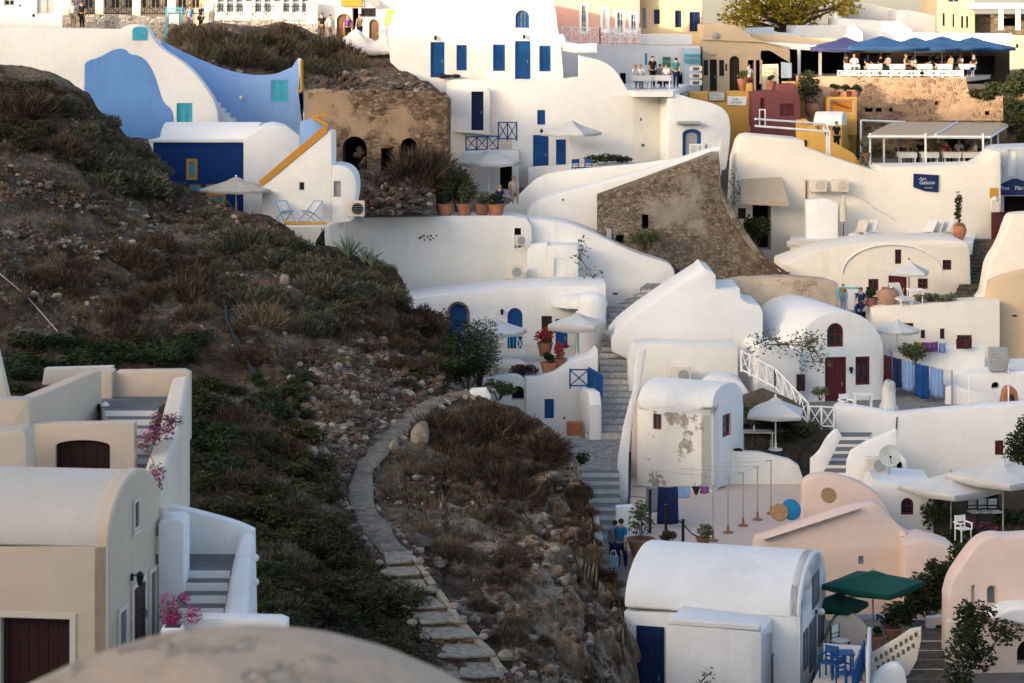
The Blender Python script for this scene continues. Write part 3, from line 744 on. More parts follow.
# ------------------------------------------------------------------ people
def skin_mesh(vs, es, rs, root=0, sub=1):
    me = bpy.data.meshes.new('skeleton'); me.from_pydata(vs, es, []); o = bpy.data.objects.new('skeleton', me); COL.objects.link(o)
    o.modifiers.new('Skin', 'SKIN').use_smooth_shade = True
    for i, r in enumerate(rs):
        d = me.skin_vertices[0].data[i]; d.radius = r if isinstance(r, tuple) else (r, r); d.use_root = i == root
    s = o.modifiers.new('Subsurf', 'SUBSURF'); s.levels = sub; s.render_levels = sub
    bpy.context.view_layer.update(); dg = bpy.context.evaluated_depsgraph_get()
    q = bpy.data.meshes.new_from_object(o.evaluated_get(dg)); bpy.data.objects.remove(o, do_unlink=True); bpy.data.meshes.remove(me)
    return q
def person_meshes(pose):
    ph = {'stand': .93, 'walk': .92, 'sit': .56}[pose]
    J = {}; rad = {}
    def j(n, p, r): J[n] = p; rad[n] = r
    lean = -.06 if pose == 'walk' else 0
    j('pelvis', (0, 0, ph), (.15, .11)); j('waist', (0, lean * .3, ph + .16), (.125, .095)); j('chest', (0, lean, ph + .37), (.165, .11)); j('nb', (0, lean * 1.2, ph + .53), .065)
    j('neck', (0, lean * 1.3 - .01, ph + .59), .052); j('head', (0, lean * 1.4 - .03, ph + .69), (.082, .095)); j('top', (0, lean * 1.4 - .02, ph + .76), (.065, .075))
    for s, q in ((-1, 'L'), (1, 'R')):
        sw = {'stand': 0, 'walk': .16 * s, 'sit': 0}[pose]
        j('sh' + q, (.185 * s, lean, ph + .48), .058)
        if pose == 'sit': j('el' + q, (.25 * s, -.08, ph + .22), .042); j('wr' + q, (.17 * s, -.30, ph + .20), .028); j('ha' + q, (.15 * s, -.38, ph + .21), (.035, .02))
        else: j('el' + q, (.245 * s, .02 - sw, ph + .20), .042); j('wr' + q, (.25 * s, -.06 - sw * 1.6, ph - .03), .028); j('ha' + q, (.245 * s, -.08 - sw * 1.7, ph - .11), (.022, .036))
        j('hip' + q, (.095 * s, 0, ph - .05), .09)
        if pose == 'sit': j('kn' + q, (.11 * s, -.43, ph - .03), .062); j('an' + q, (.11 * s, -.40, .09), .042); j('to' + q, (.115 * s, -.55, .045), .036)
        else: j('kn' + q, (.10 * s, -.02 + (sw * 1.0 - .04 if pose == 'walk' else 0), .49), .062); j('an' + q, (.10 * s, .03 + sw * 1.7, .09), .042); j('to' + q, (.115 * s, -.12 + sw * 1.7, .04), .036)
    E = [('pelvis', 'waist'), ('waist', 'chest'), ('chest', 'nb'), ('nb', 'neck'), ('neck', 'head'), ('head', 'top')]
    for q in 'LR': E += [('nb', 'sh' + q), ('sh' + q, 'el' + q), ('el' + q, 'wr' + q), ('wr' + q, 'ha' + q), ('pelvis', 'hip' + q), ('hip' + q, 'kn' + q), ('kn' + q, 'an' + q), ('an' + q, 'to' + q)]
    def grow(names, ed, k=1.0, ov={}):
        ix = {n: i for i, n in enumerate(names)}
        return skin_mesh([ov.get(n, J[n]) for n in names], [(ix[a], ix[b]) for a, b in ed], [tuple(x * k for x in (rad[n] if isinstance(rad[n], tuple) else (rad[n],) * 2)) for n in names])
    body = grow(list(J), E)
    # fingers, nose, ears joined to the same mesh
    m = M()
    for s, q in ((-1, 'L'), (1, 'R')):
        h = V(J['ha' + q]); d = (h - V(J['wr' + q])).normalized(); sd = V((0, 1, 0)) if pose != 'sit' else V((1, 0, 0))
        for k, ln in enumerate((.07, .082, .078, .062)):
            a = h + d * .01 + sd * (.018 * (k - 1.5)); b = a + d * ln * .55 + V((-s * .004, 0, 0)); m.tube(a, b, .010, .009, 6); m.tube(b, b + (d * .9 + V((-s * .35, 0, -.15))).normalized() * ln * .45, .009, .007, 6)
        a = h - d * .03 - sd * .03; m.tube(a, a + d * .03 - sd * .03, .011, .010, 6); m.tube(a + d * .03 - sd * .03, a + d * .065 - sd * .036, .010, .008, 6)
    hd = V(J['head']); m.tube(hd + V((0, -.085, .01)), hd + V((0, -.112, -.022)), .010, .016, 6)
    for s in (-1, 1): m.ball(hd + V((s * .083, .01, -.005)), .03, .4, .7, 1, 8, 6); m.ball(hd + V((s * .033, -.083, .012)), .011, 1, .6, .8, 6, 4)
    m.box(hd + V((0, -.09, -.05)), .045, .012, .012)
    b = bmesh.new(); b.from_mesh(body); t = bpy.data.meshes.new('t'); t.from_pydata(m.v, [], m.f); b.from_mesh(t); b.to_mesh(body); b.free(); bpy.data.meshes.remove(t)
    for p in body.polygons: p.use_smooth = True
    shirt = grow(['pelvis', 'waist', 'chest', 'nb', 'shL', 'shR', 'elL', 'elR'], [('pelvis', 'waist'), ('waist', 'chest'), ('chest', 'nb'), ('nb', 'shL'), ('nb', 'shR'), ('shL', 'elL'), ('shR', 'elR')], 1.16,
                 {'elL': tuple(V(J['shL']).lerp(V(J['elL']), .75)), 'elR': tuple(V(J['shR']).lerp(V(J['elR']), .75))})
    trou = grow(['pelvis', 'hipL', 'hipR', 'knL', 'knR', 'anL', 'anR'], [('pelvis', 'hipL'), ('pelvis', 'hipR'), ('hipL', 'knL'), ('hipR', 'knR'), ('knL', 'anL'), ('knR', 'anR')], 1.18)
    m = M(); m.ball(hd + V((0, .018, .035)), .1, .95, 1.02, .9, 12, 8)
    for i, v in enumerate(m.v):
        if v.y < hd.y - .045 and v.z < hd.z + .06: m.v[i] = V((v.x, hd.y - .045, max(v.z, hd.z + .03)))
    hair = bpy.data.meshes.new('hair'); hair.from_pydata(m.v, [], m.f)
    for p in hair.polygons: p.use_smooth = True
    for q in (body, shirt, trou, hair): q.materials.clear(); q.materials.append(SKIN)
    return dict(body=body, shirt=shirt, trousers=trou, hair=hair)
PM = {}
def person(label, at, rz, shirt, trousers, pose='stand', hair=None, group=None, sc=1):
    if pose not in PM: PM[pose] = person_meshes(pose)
    t = local('person', label, 'person', group)
    for k, mt in (('body', SKIN), ('shirt', shirt), ('trousers', trousers), ('hair', hair or HAIRD)):
        o = meshobj(PM[pose][k], k, t); o.material_slots[0].link = 'OBJECT'; o.material_slots[0].material = mt
    return put(t, at, rz, sc)
# ------------------------------------------------------------------ camera, sky, sun
cam = bpy.data.cameras.new('camera'); co = bpy.data.objects.new('camera', cam); COL.objects.link(co); SC.camera = co
co.location = (0, 0, 0); co.rotation_euler = (R(90), 0, 0)
cam.sensor_width = 36; cam.lens = F / 1024 * 36; cam.shift_y = -(341.5 - YH) / 1024; cam.clip_end = 20000; cam.clip_start = .5
cam.dof.use_dof = True; cam.dof.focus_distance = 95; cam.dof.aperture_fstop = 1.7
SUN_AZ, SUN_EL = -128.0, 9.0          # degrees from +Y, clockwise seen from above; low in the west, behind the viewer's left shoulder
w = bpy.data.worlds.new('World'); SC.world = w; w.use_nodes = True; nt = w.node_tree
sk = nt.nodes.new('ShaderNodeTexSky'); sk.sky_type = 'NISHITA'; sk.sun_disc = False; sk.sun_elevation = R(SUN_EL); sk.sun_rotation = R(SUN_AZ); sk.dust_density = 3.2; sk.air_density = .6; sk.ozone_density = .2
bg = nt.nodes['Background']
tc = nt.nodes.new('ShaderNodeTexCoord'); sx = nt.nodes.new('ShaderNodeSeparateXYZ'); nt.links.new(tc.outputs['Generated'], sx.inputs[0])   # pale evening haze low over the whole horizon
hr = ramp(nt, [(0, (.95, .80, .60)), (.05, (.75, .62, .47)), (.16, (0, 0, 0))]); nt.links.new(sx.outputs[2], hr.inputs[0])
hm = nt.nodes.new('ShaderNodeMix'); hm.data_type = 'RGBA'; hm.blend_type = 'ADD'; hm.inputs[0].default_value = 1; nt.links.new(sk.outputs[0], hm.inputs[6]); nt.links.new(hr.outputs[0], hm.inputs[7])
bg.inputs[1].default_value = .15; nt.links.new(hm.outputs[2], bg.inputs[0])
sl = bpy.data.lights.new('sun', 'SUN'); sl.energy = 3.0; sl.angle = R(.6); sl.color = (1, .80, .55)
so_ = bpy.data.objects.new('sun', sl); COL.objects.link(so_)
sdir = V((math.sin(R(SUN_AZ)) * math.cos(R(SUN_EL)), math.cos(R(SUN_AZ)) * math.cos(R(SUN_EL)), math.sin(R(SUN_EL))))
so_.rotation_euler = sdir.to_track_quat('Z', 'Y').to_euler()
SC.view_settings.view_transform = 'Standard'; SC.view_settings.look = 'None'; SC.view_settings.gamma = 1; SC.view_settings.exposure = EXPO
SC.cycles.use_denoising = True; SC.cycles.max_bounces = 6; SC.cycles.diffuse_bounces = 3; SC.cycles.transparent_max_bounces = 4
SC.cycles.caustics_reflective = False; SC.cycles.caustics_refractive = False; SC.cycles.sample_clamp_indirect = 8

# ------------------------------------------------------------------ terrain
def fbm(p, s, o=4): return noise.fractal(p * s, 1.0, 2.0, o)
def hill_mat():
    m, nt, b = nodes('hillside_rock_and_earth'); v = wpos(nt)
    big = noise_n(nt, v, .16, 6, .6); mid = noise_n(nt, v, .9, 6, .65); fine = noise_n(nt, v, 5, 5, .7)
    soil = ramp(nt, [(.30, (.020, .012, .007)), (.5, (.062, .040, .026)), (.72, (.15, .108, .074))]); nt.links.new(mid, soil.inputs[0])
    vo = N(nt, 'ShaderNodeTexVoronoi'); vo.inputs['Scale'].default_value = 2.6; wn = N(nt, 'ShaderNodeTexNoise'); wn.inputs['Scale'].default_value = 2.2; nt.links.new(v, wn.inputs['Vector'])
    ad = N(nt, 'ShaderNodeVectorMath', operation='MULTIPLY_ADD'); nt.links.new(wn.outputs['Color'], ad.inputs[0]); ad.inputs[1].default_value = (.5, .5, .5); nt.links.new(v, ad.inputs[2]); nt.links.new(ad.outputs[0], vo.inputs['Vector'])
    sp = N(nt, 'ShaderNodeSeparateColor'); nt.links.new(vo.outputs['Color'], sp.inputs[0])
    rk = ramp(nt, [(0, (.045, .026, .018)), (.3, (.14, .072, .046)), (.55, (.12, .09, .066)), (.8, (.25, .2, .15)), (1, (.36, .30, .235))]); nt.links.new(sp.outputs[0], rk.inputs[0])
    rm = ramp(nt, [(.46, g(0)), (.56, g(1))]); nt.links.new(big, rm.inputs[0])
    dm = ramp(nt, [(.14, g(1)), (.34, g(.0))]); nt.links.new(vo.outputs['Distance'], dm.inputs[0])
    f = N(nt, 'ShaderNodeMath', operation='MULTIPLY'); nt.links.new(rm.outputs[0], f.inputs[0]); nt.links.new(dm.outputs[0], f.inputs[1])
    col = mixc(nt, f.outputs[0], soil.outputs[0], rk.outputs[0])
    du = ramp(nt, [(.50, g(0)), (.62, g(.85))]); nt.links.new(noise_n(nt, wpos(nt), .22, 6, .62), du.inputs[0])
    dc = ramp(nt, [(.3, (.13, .10, .075)), (.7, (.27, .22, .17))]); nt.links.new(noise_n(nt, wpos(nt), 3.2, 5, .7), dc.inputs[0]); col = mixc(nt, du.outputs[0], col, dc.outputs[0])
    ff = ramp(nt, [(.3, g(.55)), (.7, g(1.3))]); nt.links.new(fine, ff.inputs[0]); col = mixc(nt, 1, col, ff.outputs[0], 'MULTIPLY')
    nt.links.new(col, b.inputs['Base Color']); b.inputs['Roughness'].default_value = .97; b.inputs['Specular IOR Level'].default_value = .08
    h = N(nt, 'ShaderNodeMath', operation='ADD'); nt.links.new(mid, h.inputs[0]); nt.links.new(fine, h.inputs[1])
    h2 = N(nt, 'ShaderNodeMath', operation='MULTIPLY_ADD'); nt.links.new(f.outputs[0], h2.inputs[0]); h2.inputs[1].default_value = .8; nt.links.new(h.outputs[0], h2.inputs[2])
    bump(nt, b, h2.outputs[0], .9, .18); return m
HILLM = hill_mat()
def cliff_mat():
    m, nt, b = nodes('pale_cliff_rock'); v = wpos(nt, (1, 1, .55))
    mid = noise_n(nt, v, 1.1, 8, .68); fine = noise_n(nt, v, 6, 6, .7)
    c = ramp(nt, [(.26, (.05, .034, .023)), (.38, (.16, .115, .08)), (.48, (.32, .25, .185)), (.64, (.50, .42, .33))]); nt.links.new(mid, c.inputs[0])
    ff = ramp(nt, [(.3, g(.5)), (.7, g(1.25))]); nt.links.new(fine, ff.inputs[0]); col = mixc(nt, 1, c.outputs[0], ff.outputs[0], 'MULTIPLY')
    nt.links.new(col, b.inputs['Base Color']); b.inputs['Roughness'].default_value = .97; b.inputs['Specular IOR Level'].default_value = .08
    h = N(nt, 'ShaderNodeMath', operation='MULTIPLY_ADD'); nt.links.new(mid, h.inputs[0]); h.inputs[1].default_value = 2.5; nt.links.new(fine, h.inputs[2])
    bump(nt, b, h.outputs[0], 1, .2); return m
CLIFF = cliff_mat()
EARTH = plain('pale_village_earth', (.27, .235, .195), .95, var=.3, scale=.8)
PATHM = stone('trodden_stone_path', [(.15, .128, .102), (.25, .22, .18), (.20, .172, .138)], (.17, .145, .115), 3.2, (1, 1, 1), .06, bs=.5)

SIL = [(-400, 40), (-120, 58), (0, 65), (30, 68), (50, 73), (70, 82), (90, 95), (97, 108), (115, 121), (128, 137), (148, 139), (154, 163), (166, 178), (180, 186), (205, 196), (225, 206), (250, 213), (270, 216), (288, 228), (305, 243), (330, 246), (350, 252), (366, 262), (395, 270), (404, 282), (408, 302), (425, 325), (442, 346), (446, 385), (462, 391), (480, 393), (492, 402), (515, 407), (535, 418), (548, 428), (560, 443), (572, 458), (582, 476), (588, 500), (592, 530), (597, 560), (606, 570), (618, 577), (622, 590), (626, 640)]
def sil(x):
    for (x0, y0), (x1, y1) in zip(SIL, SIL[1:]):
        if x <= x1: return y0 + (y1 - y0) * (x - x0) / (x1 - x0)
    return SIL[-1][1]
HC = [(-300, 60, 118), (0, 66, 116), (-300, 300, 90), (0, 200, 98), (0, 330, 86), (0, 460, 72), (-300, 683, 52), (0, 683, 53), (70, 83, 115), (150, 163, 111), (150, 300, 93), (120, 420, 78), (200, 205, 108), (250, 215, 106), (330, 247, 104), (400, 285, 101), (443, 350, 98),
      (250, 300, 95), (350, 330, 95), (250, 400, 84), (330, 400, 86), (400, 370, 93), (200, 500, 71), (280, 500, 73), (320, 455, 79), (300, 600, 65), (200, 640, 59), (380, 640, 65), (250, 683, 57), (400, 683, 60),
      (462, 683, 62), (445, 640, 65), (420, 595, 68.5), (398, 562, 71), (375, 530, 74), (352, 490, 78), (368, 455, 81.5), (400, 425, 85.5), (440, 396, 90), (480, 394, 90.5),
      (490, 430, 87), (540, 425, 88), (470, 480, 81), (560, 470, 84), (588, 500, 82), (440, 540, 75), (520, 540, 77), (592, 560, 77), (618, 578, 76), (500, 620, 68), (560, 620, 70), (622, 640, 71), (520, 683, 63), (622, 683, 69), (300, 800, 50), (600, 800, 58), (0, 800, 46), (-300, 900, 40)]
HILL = Sheet(HC)
rnd = random.Random(5)
PATHC = [(485, 394, 9), (462, 395, 11), (440, 400, 14), (415, 414, 16), (395, 430, 17), (375, 450, 17), (362, 468, 17), (356, 488, 18), (362, 510, 19), (375, 532, 20), (390, 550, 21), (402, 562, 20)]
def path_dist(x, y):
    return min(math.hypot((x - a) / b, (y - c) / b * 1.2) for a, b, c in PATHL)
PATHL = []
for (x0, y0, w0), (x1, y1, w1) in zip(PATHC, PATHC[1:]):
    for k in range(4): t_ = k / 4; PATHL.append((x0 + (x1 - x0) * t_, (w0 + (w1 - w0) * t_), y0 + (y1 - y0) * t_))
PATHL = [(a, b, c) for a, b, c in PATHL]
def rough_hill(p):
    x, y = 512 + p.x * F / p.y, YH - p.z * F / p.y
    k = 1.0
    if 330 < x < 500 and y > 385: k = max(.06, min(1.0, (path_dist(x, y) - .9) * .8)) if y < 575 else max(.15, min(1, abs(x - (400 + (y - 560) * .55)) / 40 - .6))
    if x < 260 and y > 360: k *= .4
    spur = max(0, min(1, (x - 470) / 60)) * max(0, min(1, (y - 395) / 40))
    a = fbm(p, .22, 3) * .55 + fbm(p + V((9, 3, 1)), .8, 4) * .32
    c = noise.voronoi(p * .9)[0]; a += (c[1] - c[0]) * .28 + fbm(p, 2.3, 3) * .16
    if spur > 0:
        cr = max(0, min(1, (x - 525 - .1 * (650 - y)) / 40)); vq = noise.voronoi(V((p.x * .75, p.y * .5, p.z * .38)) + V((0, 0, fbm(p, .5, 2) * .4)))[0]
        a += cr * ((vq[1] - vq[0]) * 1.5 - .5 + fbm(V((p.x * 1.4, p.y, p.z * .4)), 1.0, 4) * .55)
    a += spur * (noise.hetero_terrain(V((p.x * .5, p.y * .5, p.z * .22)), 1, 2, 4, .5) * .32 + abs(fbm(V((p.x, p.y, p.z * .35)), .45, 4)) * 1.2 - .3)
    edge = max(0, min(1, (y - sil(x)) / (14 if x < 560 else 34))); a *= .35 + .65 * edge
    return p + V((.15 * a, -.75 * a, .55 * a)) * k
XS = [-400, -330, -270, -220, -180, -140, -110, -85, -60, -40, -22] + [-8 + 2.6 * i for i in range(244)]
ho = HILL.build('hillside', XS, sil, lambda x: 880, 250, [HILLM, CLIFF], rough_hill, skirt=3.2, skirt_right=True)
# the bare spur right of the path is paler rock
me = ho.data
for f_ in me.polygons:
    c = f_.center + ho.location; x, y = 512 + c.x * F / c.y, YH - c.z * F / c.y
    q = fbm(V((c.x, c.y, c.z)), .45, 4)
    if (x > 490 and y > 425 and q + (x - 520) / 110 + (y - 520) / 500 > .0) or (440 < x < 530 and y > 500 and q > .05): f_.material_index = 1
from mathutils.bvhtree import BVHTree
HB = BVHTree.FromPolygons([v.co + ho.location for v in me.vertices], [tuple(p.vertices) for p in me.polygons])
def hill_at(x, y):
    r = V(((x - 512) / F, 1, -(y - YH) / F)).normalized(); h = HB.ray_cast(V((0, 0, 0)), r)
    return h[0] if h[0] is not None else HILL.pt(x, y)

# trodden path laid on the slope
vs = []; fs = []
cp = smooth_poly([(a, c) for a, c, b in PATHC], 2); wd = smooth_poly([(b, 0) for a, c, b in PATHC], 2)
for i, (x, y) in enumerate(cp):
    c = HILL.pt(x, y); n_ = cp[min(i + 1, len(cp) - 1)]; p_ = cp[max(i - 1, 0)]
    tdir = HILL.pt(*n_) - HILL.pt(*p_); tdir.z = 0; tdir.normalize(); sd = V((tdir.y, -tdir.x, 0)); hw = wd[i][0] * .80 * c.y / F
    for k in range(7):
        s = (k / 3 - 1) * hw * (1 + .12 * math.sin(i * .9 + k * 2) + .12 * fbm(V((i * .4, k, 0)), 1, 2)); vs.append(c + sd * s + V((0, 0, .10 + .07 * fbm(c + sd * s, 1.2, 3) - (.09 if k in (0, 6) else 0))))
for i in range(len(cp) - 1):
    for k in range(6): a = i * 7 + k; fs.append((a, a + 1, a + 8, a + 7))
n0 = len(vs)
mk('path', vs, fs, PATHM, smooth=180)['kind'] = 'structure'

# general ground of the village, under and behind everything
VC = [(560, 683, 70), (700, 683, 70), (900, 683, 72), (1024, 683, 72), (660, 560, 82), (800, 560, 83), (1000, 560, 84), (620, 500, 88), (800, 480, 90), (1000, 470, 92), (560, 430, 97), (700, 400, 100), (900, 390, 103), (1024, 380, 103),
      (480, 380, 104), (620, 320, 109), (800, 310, 109), (1000, 310, 109), (420, 260, 115), (600, 250, 117), (800, 220, 121), (1000, 220, 121), (400, 180, 124), (620, 175, 127), (800, 170, 128), (1000, 170, 130), (700, 150, 132), (300, 130, 128), (450, 130, 132), (900, 185, 136), (800, 178, 135), (1000, 180, 137), (600, 120, 139), (860, 150, 144), (980, 140, 146),
      (60, 150, 126), (130, 160, 125), (200, 215, 119), (120, 130, 136), (250, 150, 134), (420, 70, 142), (560, 50, 149), (700, 115, 146), (900, 100, 152), (60, 40, 152), (250, 34, 152), (400, 34, 150), (800, 40, 158), (1000, 40, 162)]
gp = [P(x, y, d) + V((0, 0, -3.4 if 140 < y < 600 else -1.9 if y < 140 else -1.2)) for x, y, d in VC]
for x, y, d in HC:
    p = HILL.pt(x, y); gp.append(p + V((0, 0, -2.2)))
gp += [V((-18, 30, -14.5)), V((12, 30, -15)), V((-12, 14, -8)), V((8, 14, -8.5)), V((-10, 2, -2.6)), V((8, 2, -2.8)), V((0, 4, -3)), V((-20, -10, -1.5)), V((20, -10, -1.8)), V((-60, 172, -2.6)), V((0, 176, -2.8)), V((70, 176, -2.8)), V((60, 100, -17)), V((50, 70, -20)), V((35, 45, -19))]
gf = tps([(p.x / 30, p.y / 30) for p in gp], [p.z for p in gp], 2e-4)
xs = [-4000, -1000, -300, -120, -80] + list(np.arange(-60, 62, 1.6)) + [75, 100, 200, 500, 1500, 4000]
ys = [-300, -120, -60, -30] + list(np.arange(-14, 186, 1.6)) + [200, 240, 320, 600, 1500, 5000]
q = [(x, y) for x in xs for y in ys]
cl = [(max(-58, min(60, x)), max(-12, min(180, y))) for x, y in q]
zz = gf([(a / 30, b / 30) for a, b in cl])
vs = []
for (x, y), (a, b), z in zip(q, cl, zz):
    far = math.hypot(x - a, y - b)
    if far > 0: z = z + min(far * .01, 1) * 0 - min(far, 400) * .012
    vs.append(V((x, y, float(z))))
ny = len(ys)
mk('ground', vs, [(i * ny + j, (i + 1) * ny + j, (i + 1) * ny + j + 1, i * ny + j + 1) for i in range(len(xs) - 1) for j in range(ny - 1)], EARTH, recalc=False, smooth=180)['kind'] = 'structure'
def ground_z(x, y): return float(gf([(x / 30, y / 30)])[0])

# unseen hill added behind the viewpoint, shaped to shade most of the village
hz = V((sdir.x, sdir.y, 0)).normalized(); kz = V((-hz.y, hz.x, 0))
prof = [(14, -9), (35, 2), (60, 15), (82, 24.2), (90, 26.1), (98, 26.0), (140, 22), (220, 12), (320, -2)]
vs = []; ss = list(range(-330, 260, 10))
for s in ss:
    end = min(1, (260 - abs(s + 35)) / 90)
    for D, z in prof:
        nz_ = fbm(V((s, D, 0)), .03, 3) * (3.0 if D not in (82, 90, 98) else .25)
        vs.append(hz * D - kz * s * -1 + V((0, 0, -12 + (z + 12 + nz_) * max(.05, end))))
n_ = len(prof)
hd_ = mk('added_shade_hill', vs, [(i * n_ + j, (i + 1) * n_ + j, (i + 1) * n_ + j + 1, i * n_ + j + 1) for i in range(len(ss) - 1) for j in range(n_ - 1)], HILLM, smooth=180)
hd_['kind'] = 'structure'
def extrude_terrace(b, name, z, px, mat, th=.3): return floor_slab(name, z, px, mat, th, b.root)
A1 = dict(arch=1)
# ================================================================== top left corner
pl = Pl(30, 158); b = Bld('plain_house', 'plain pale house cut by the top left corner of the photo', 'house', pl, (30, 30))
b.wall([(-60, -40), (65, -40), (65, 30), (-60, 33)], 7, WG, [('shut', 37, -8, 55, 14, dict(mat=GRYP)), ('win', 4, -6, 15, 6, dict(mat=GRYP)), ('hole', 19, 4, 21, 7, dict(rec=.3)), ('hole', 32, 14, 35, 17, dict(rec=.3))])
pl = Pl(140, 164); b = Bld('glazed_restaurant', 'long beige glass-fronted building above the rubble wall, top left', 'building', pl, (150, 22))
ops = []
for i in range(10): ops.append(('win', 70 + i * 13.4, -14, 80 + i * 13.4, 9, dict(mat=BE, nx=2, nz=2, glass=GLASS)))
b.wall([(60, -50), (214, -50), (214, 26), (60, 26)], 7, BE, ops)
pl = Pl(260, 163); b = Bld('sunroom_building', 'building with a white-posted glass sunroom behind the upper fence', 'building', pl, (260, 24))
ops = [('win', 217 + i * 9.4, -8, 225 + i * 9.4, 13, dict(mat=WHT, nx=1, nz=2, glass=GLASB)) for i in range(10)]
b.wall([(213, -50), (318, -50), (318, 26), (213, 26)], 7, W, ops)
# upper lane with its whitewashed rubble walls and iron fence
def rubble(label, poly, d, t=.6):
    pl = Pl(poly[0][0], d); b = Bld('rubble_wall', label, 'wall', pl, poly[-1]); b.wall(poly, t, RUB, bevel=.12); return b
rubble('whitewashed rubble wall behind the people, left of the notice board', [(62, 15), (110, 14), (166, 17), (166, 44), (62, 44)], 150)
rubble('whitewashed rubble wall right of the notice board under a railing', [(214, 21), (260, 21), (305, 24), (318, 24), (318, 44), (214, 42)], 149)
def iron_fence(label, x0, x1, y0, y1, d, pillars):
    pl = Pl(x0, d); t = thing('iron_fence', label, 'fence', pl.hit(x0, y1)); u0, zb = pl.uz(x0, y1); u1, zt = pl.uz(x1, y0)
    m = M(); 
    for z in (zb + .1, zt - .08): plate(m, pl, rect(u0, z - .03, u1, z + .03), -.03, .03)
    m.build('rail', BLK, t); m = M(); k = int((u1 - u0) / .16)
    for i in range(k): u = u0 + (i + .5) * (u1 - u0) / k; plate(m, pl, rect(u - .014, zb, u + .014, zt), -.014, .014)
    for i in range(int((u1 - u0) / .8)):
        a = u0 + i * .8; m.tube(pl.xyz(a, zb + .15, .0), pl.xyz(a + .8, zt - .2, .0), .02, .02, 4); m.tube(pl.xyz(a + .8, zb + .15, .0), pl.xyz(a, zt - .2, .0), .02, .02, 4)
    m.build('bars', BLK, t)
    for p in pillars:
        a, _ = pl.uz(p, y1); m = M(); plate(m, pl, rect(a - .26, zb - .1, a + .26, zt + .12), -.25, .25); plate(m, pl, rect(a - .32, zt + .124, a + .32, zt + .22), -.31, .31); m.build('pillar', CRW, t, .02)
iron_fence('black iron fence with beige pillars along the lane, top left', 66, 205, -2, 15, 150.3, [68, 100, 137, 172])
iron_fence('black iron fence with beige pillars right of the navy-shirted person', 208, 314, 5, 22.5, 149.3, [210, 248, 279, 311])
person('person in a white shirt standing by the rubble wall, top left corner', P(73, 29, 148.5), .4, TOWELS['white'], TOWELS['tan'])
person('dark-clothed person beside the one in the white shirt, top left', P(82, 29, 148.7), -.5, TOWELS['black'], TOWELS['black'])
person('person in a light blue shirt right of the turquoise notice board', P(190, 33, 148), .3, TOWELS['sky'], TOWELS['grey'])
person('person in a navy shirt and pale cap near the notice board', P(201, 32, 148.4), -.9, TOWELS['navy'], TOWELS['navy'], hair=HAIRB)
pl = Pl(174, 146); t = thing('notice_board', 'turquoise notice board on two posts with a white framed poster', 'notice board', pl.hit(174, 46))
for x in (166.3, 181.7):
    u, z1 = pl.uz(x, 7); _, z0 = pl.uz(x, 47); m = M(); plate(m, pl, rect(u - .05, z0, u + .05, z1), -.05, .05); m.build('post', CYAN, t)
m = M()
for y in (8.5, 12, 33, 39): u0, z = pl.uz(166.5, y); u1, _ = pl.uz(181.5, y); plate(m, pl, rect(u0, z - .04, u1, z + .04), -.03, .03)
m.build('crossbar', CYAN, t)
u0, z1 = pl.uz(167.8, 13); u1, z0 = pl.uz(180.3, 27); m = M(); plate(m, pl, rect(u0, z0, u1, z1), -.02, .04); bo = m.build('board', BRN, t)
m = M(); plate(m, pl, rect(u0 + .07, z0 + .07, u1 - .07, z1 - .07), .042, .05); m.build('poster', WHT, bo)
m = M()
for k in range(5): plate(m, pl, rect(u0 + .16, z1 - .22 - .12 * k, u1 - .16 - .1 * (k % 2), z1 - .19 - .12 * k), .051, .054)
m.build('lettering', GRYP, bo)

# long retaining wall with the outside stair and the blue wall behind it
pl = Pl(120, 125); b = Bld('stair_wall', 'long white retaining wall with a sky-blue painted panel and descending stair parapet', 'wall', pl, (120, 140))
curve = smooth_poly([(120, 29), (126, 25), (136, 23.5), (148, 27), (152, 38), (163, 50), (180, 60), (194, 72), (206, 88), (214, 100), (218, 112), (218, 126)], 2)
b.wall([(-90, 26), (60, 28)] + curve + [(218, 150), (-90, 150)], 1.2, W, [('door', 132.5, 23.8 + 2.5, 147.5, 40, dict(mat=CYAN, arch=.5)), ('shut', 176.5, 103, 192.5, 130, dict(mat=CYAN))], bevel=.16)
m = M(); pts = smooth_poly([(84.5, 64), (88, 60.5), (100, 57), (112, 50), (121, 48), (127, 50), (129.5, 54), (140, 55.5), (148, 62), (155, 75), (160, 92), (164, 103), (172, 109), (174, 118), (173, 134)], 1) + [(168, 139), (120, 139), (95, 135), (84, 120)]
plate(m, pl, [pl.uz(*p) for p in pts], -.05, .03); m.build('painted_panel', BL, b.root, .05)
m = M(); zz_ = [(158, 46)]; n = 15
for i in range(n):
    x0, y0 = 160 + (238 - 160) * i / n, 48 + (124 - 48) * i / n; x1, y1 = 160 + (238 - 160) * (i + 1) / n, 48 + (124 - 48) * (i + 1) / n
    zz_ += [(x0, y1), (x1, y1)]
zz_ += [(238, 135), (158, 135)]; p2 = Pl(120, 126.3); m.prism([p2.hit(*p) for p in zz_], (0, 1.7, 0)); m.build('stair', W2, b.root, .02)
p3 = Pl(120, 128.0); top = smooth_poly([(150, 38), (163, 42), (178, 50), (200, 60), (222, 69), (245, 74.5), (262, 75.5), (278, 73.5), (292, 67)], 2)
b2 = Bld('blue_wall', 'sky-blue washed wall behind the outside stair with turquoise shutters', 'wall', p3, (250, 124))
b2.wall(top + [(298, 58), (299.5, 59), (304, 92), (306, 135), (150, 135)], .5, BLL, [('shut', 271, 80, 288.5, 102, dict(mat=CYAN, rec=.1))], bevel=.08)
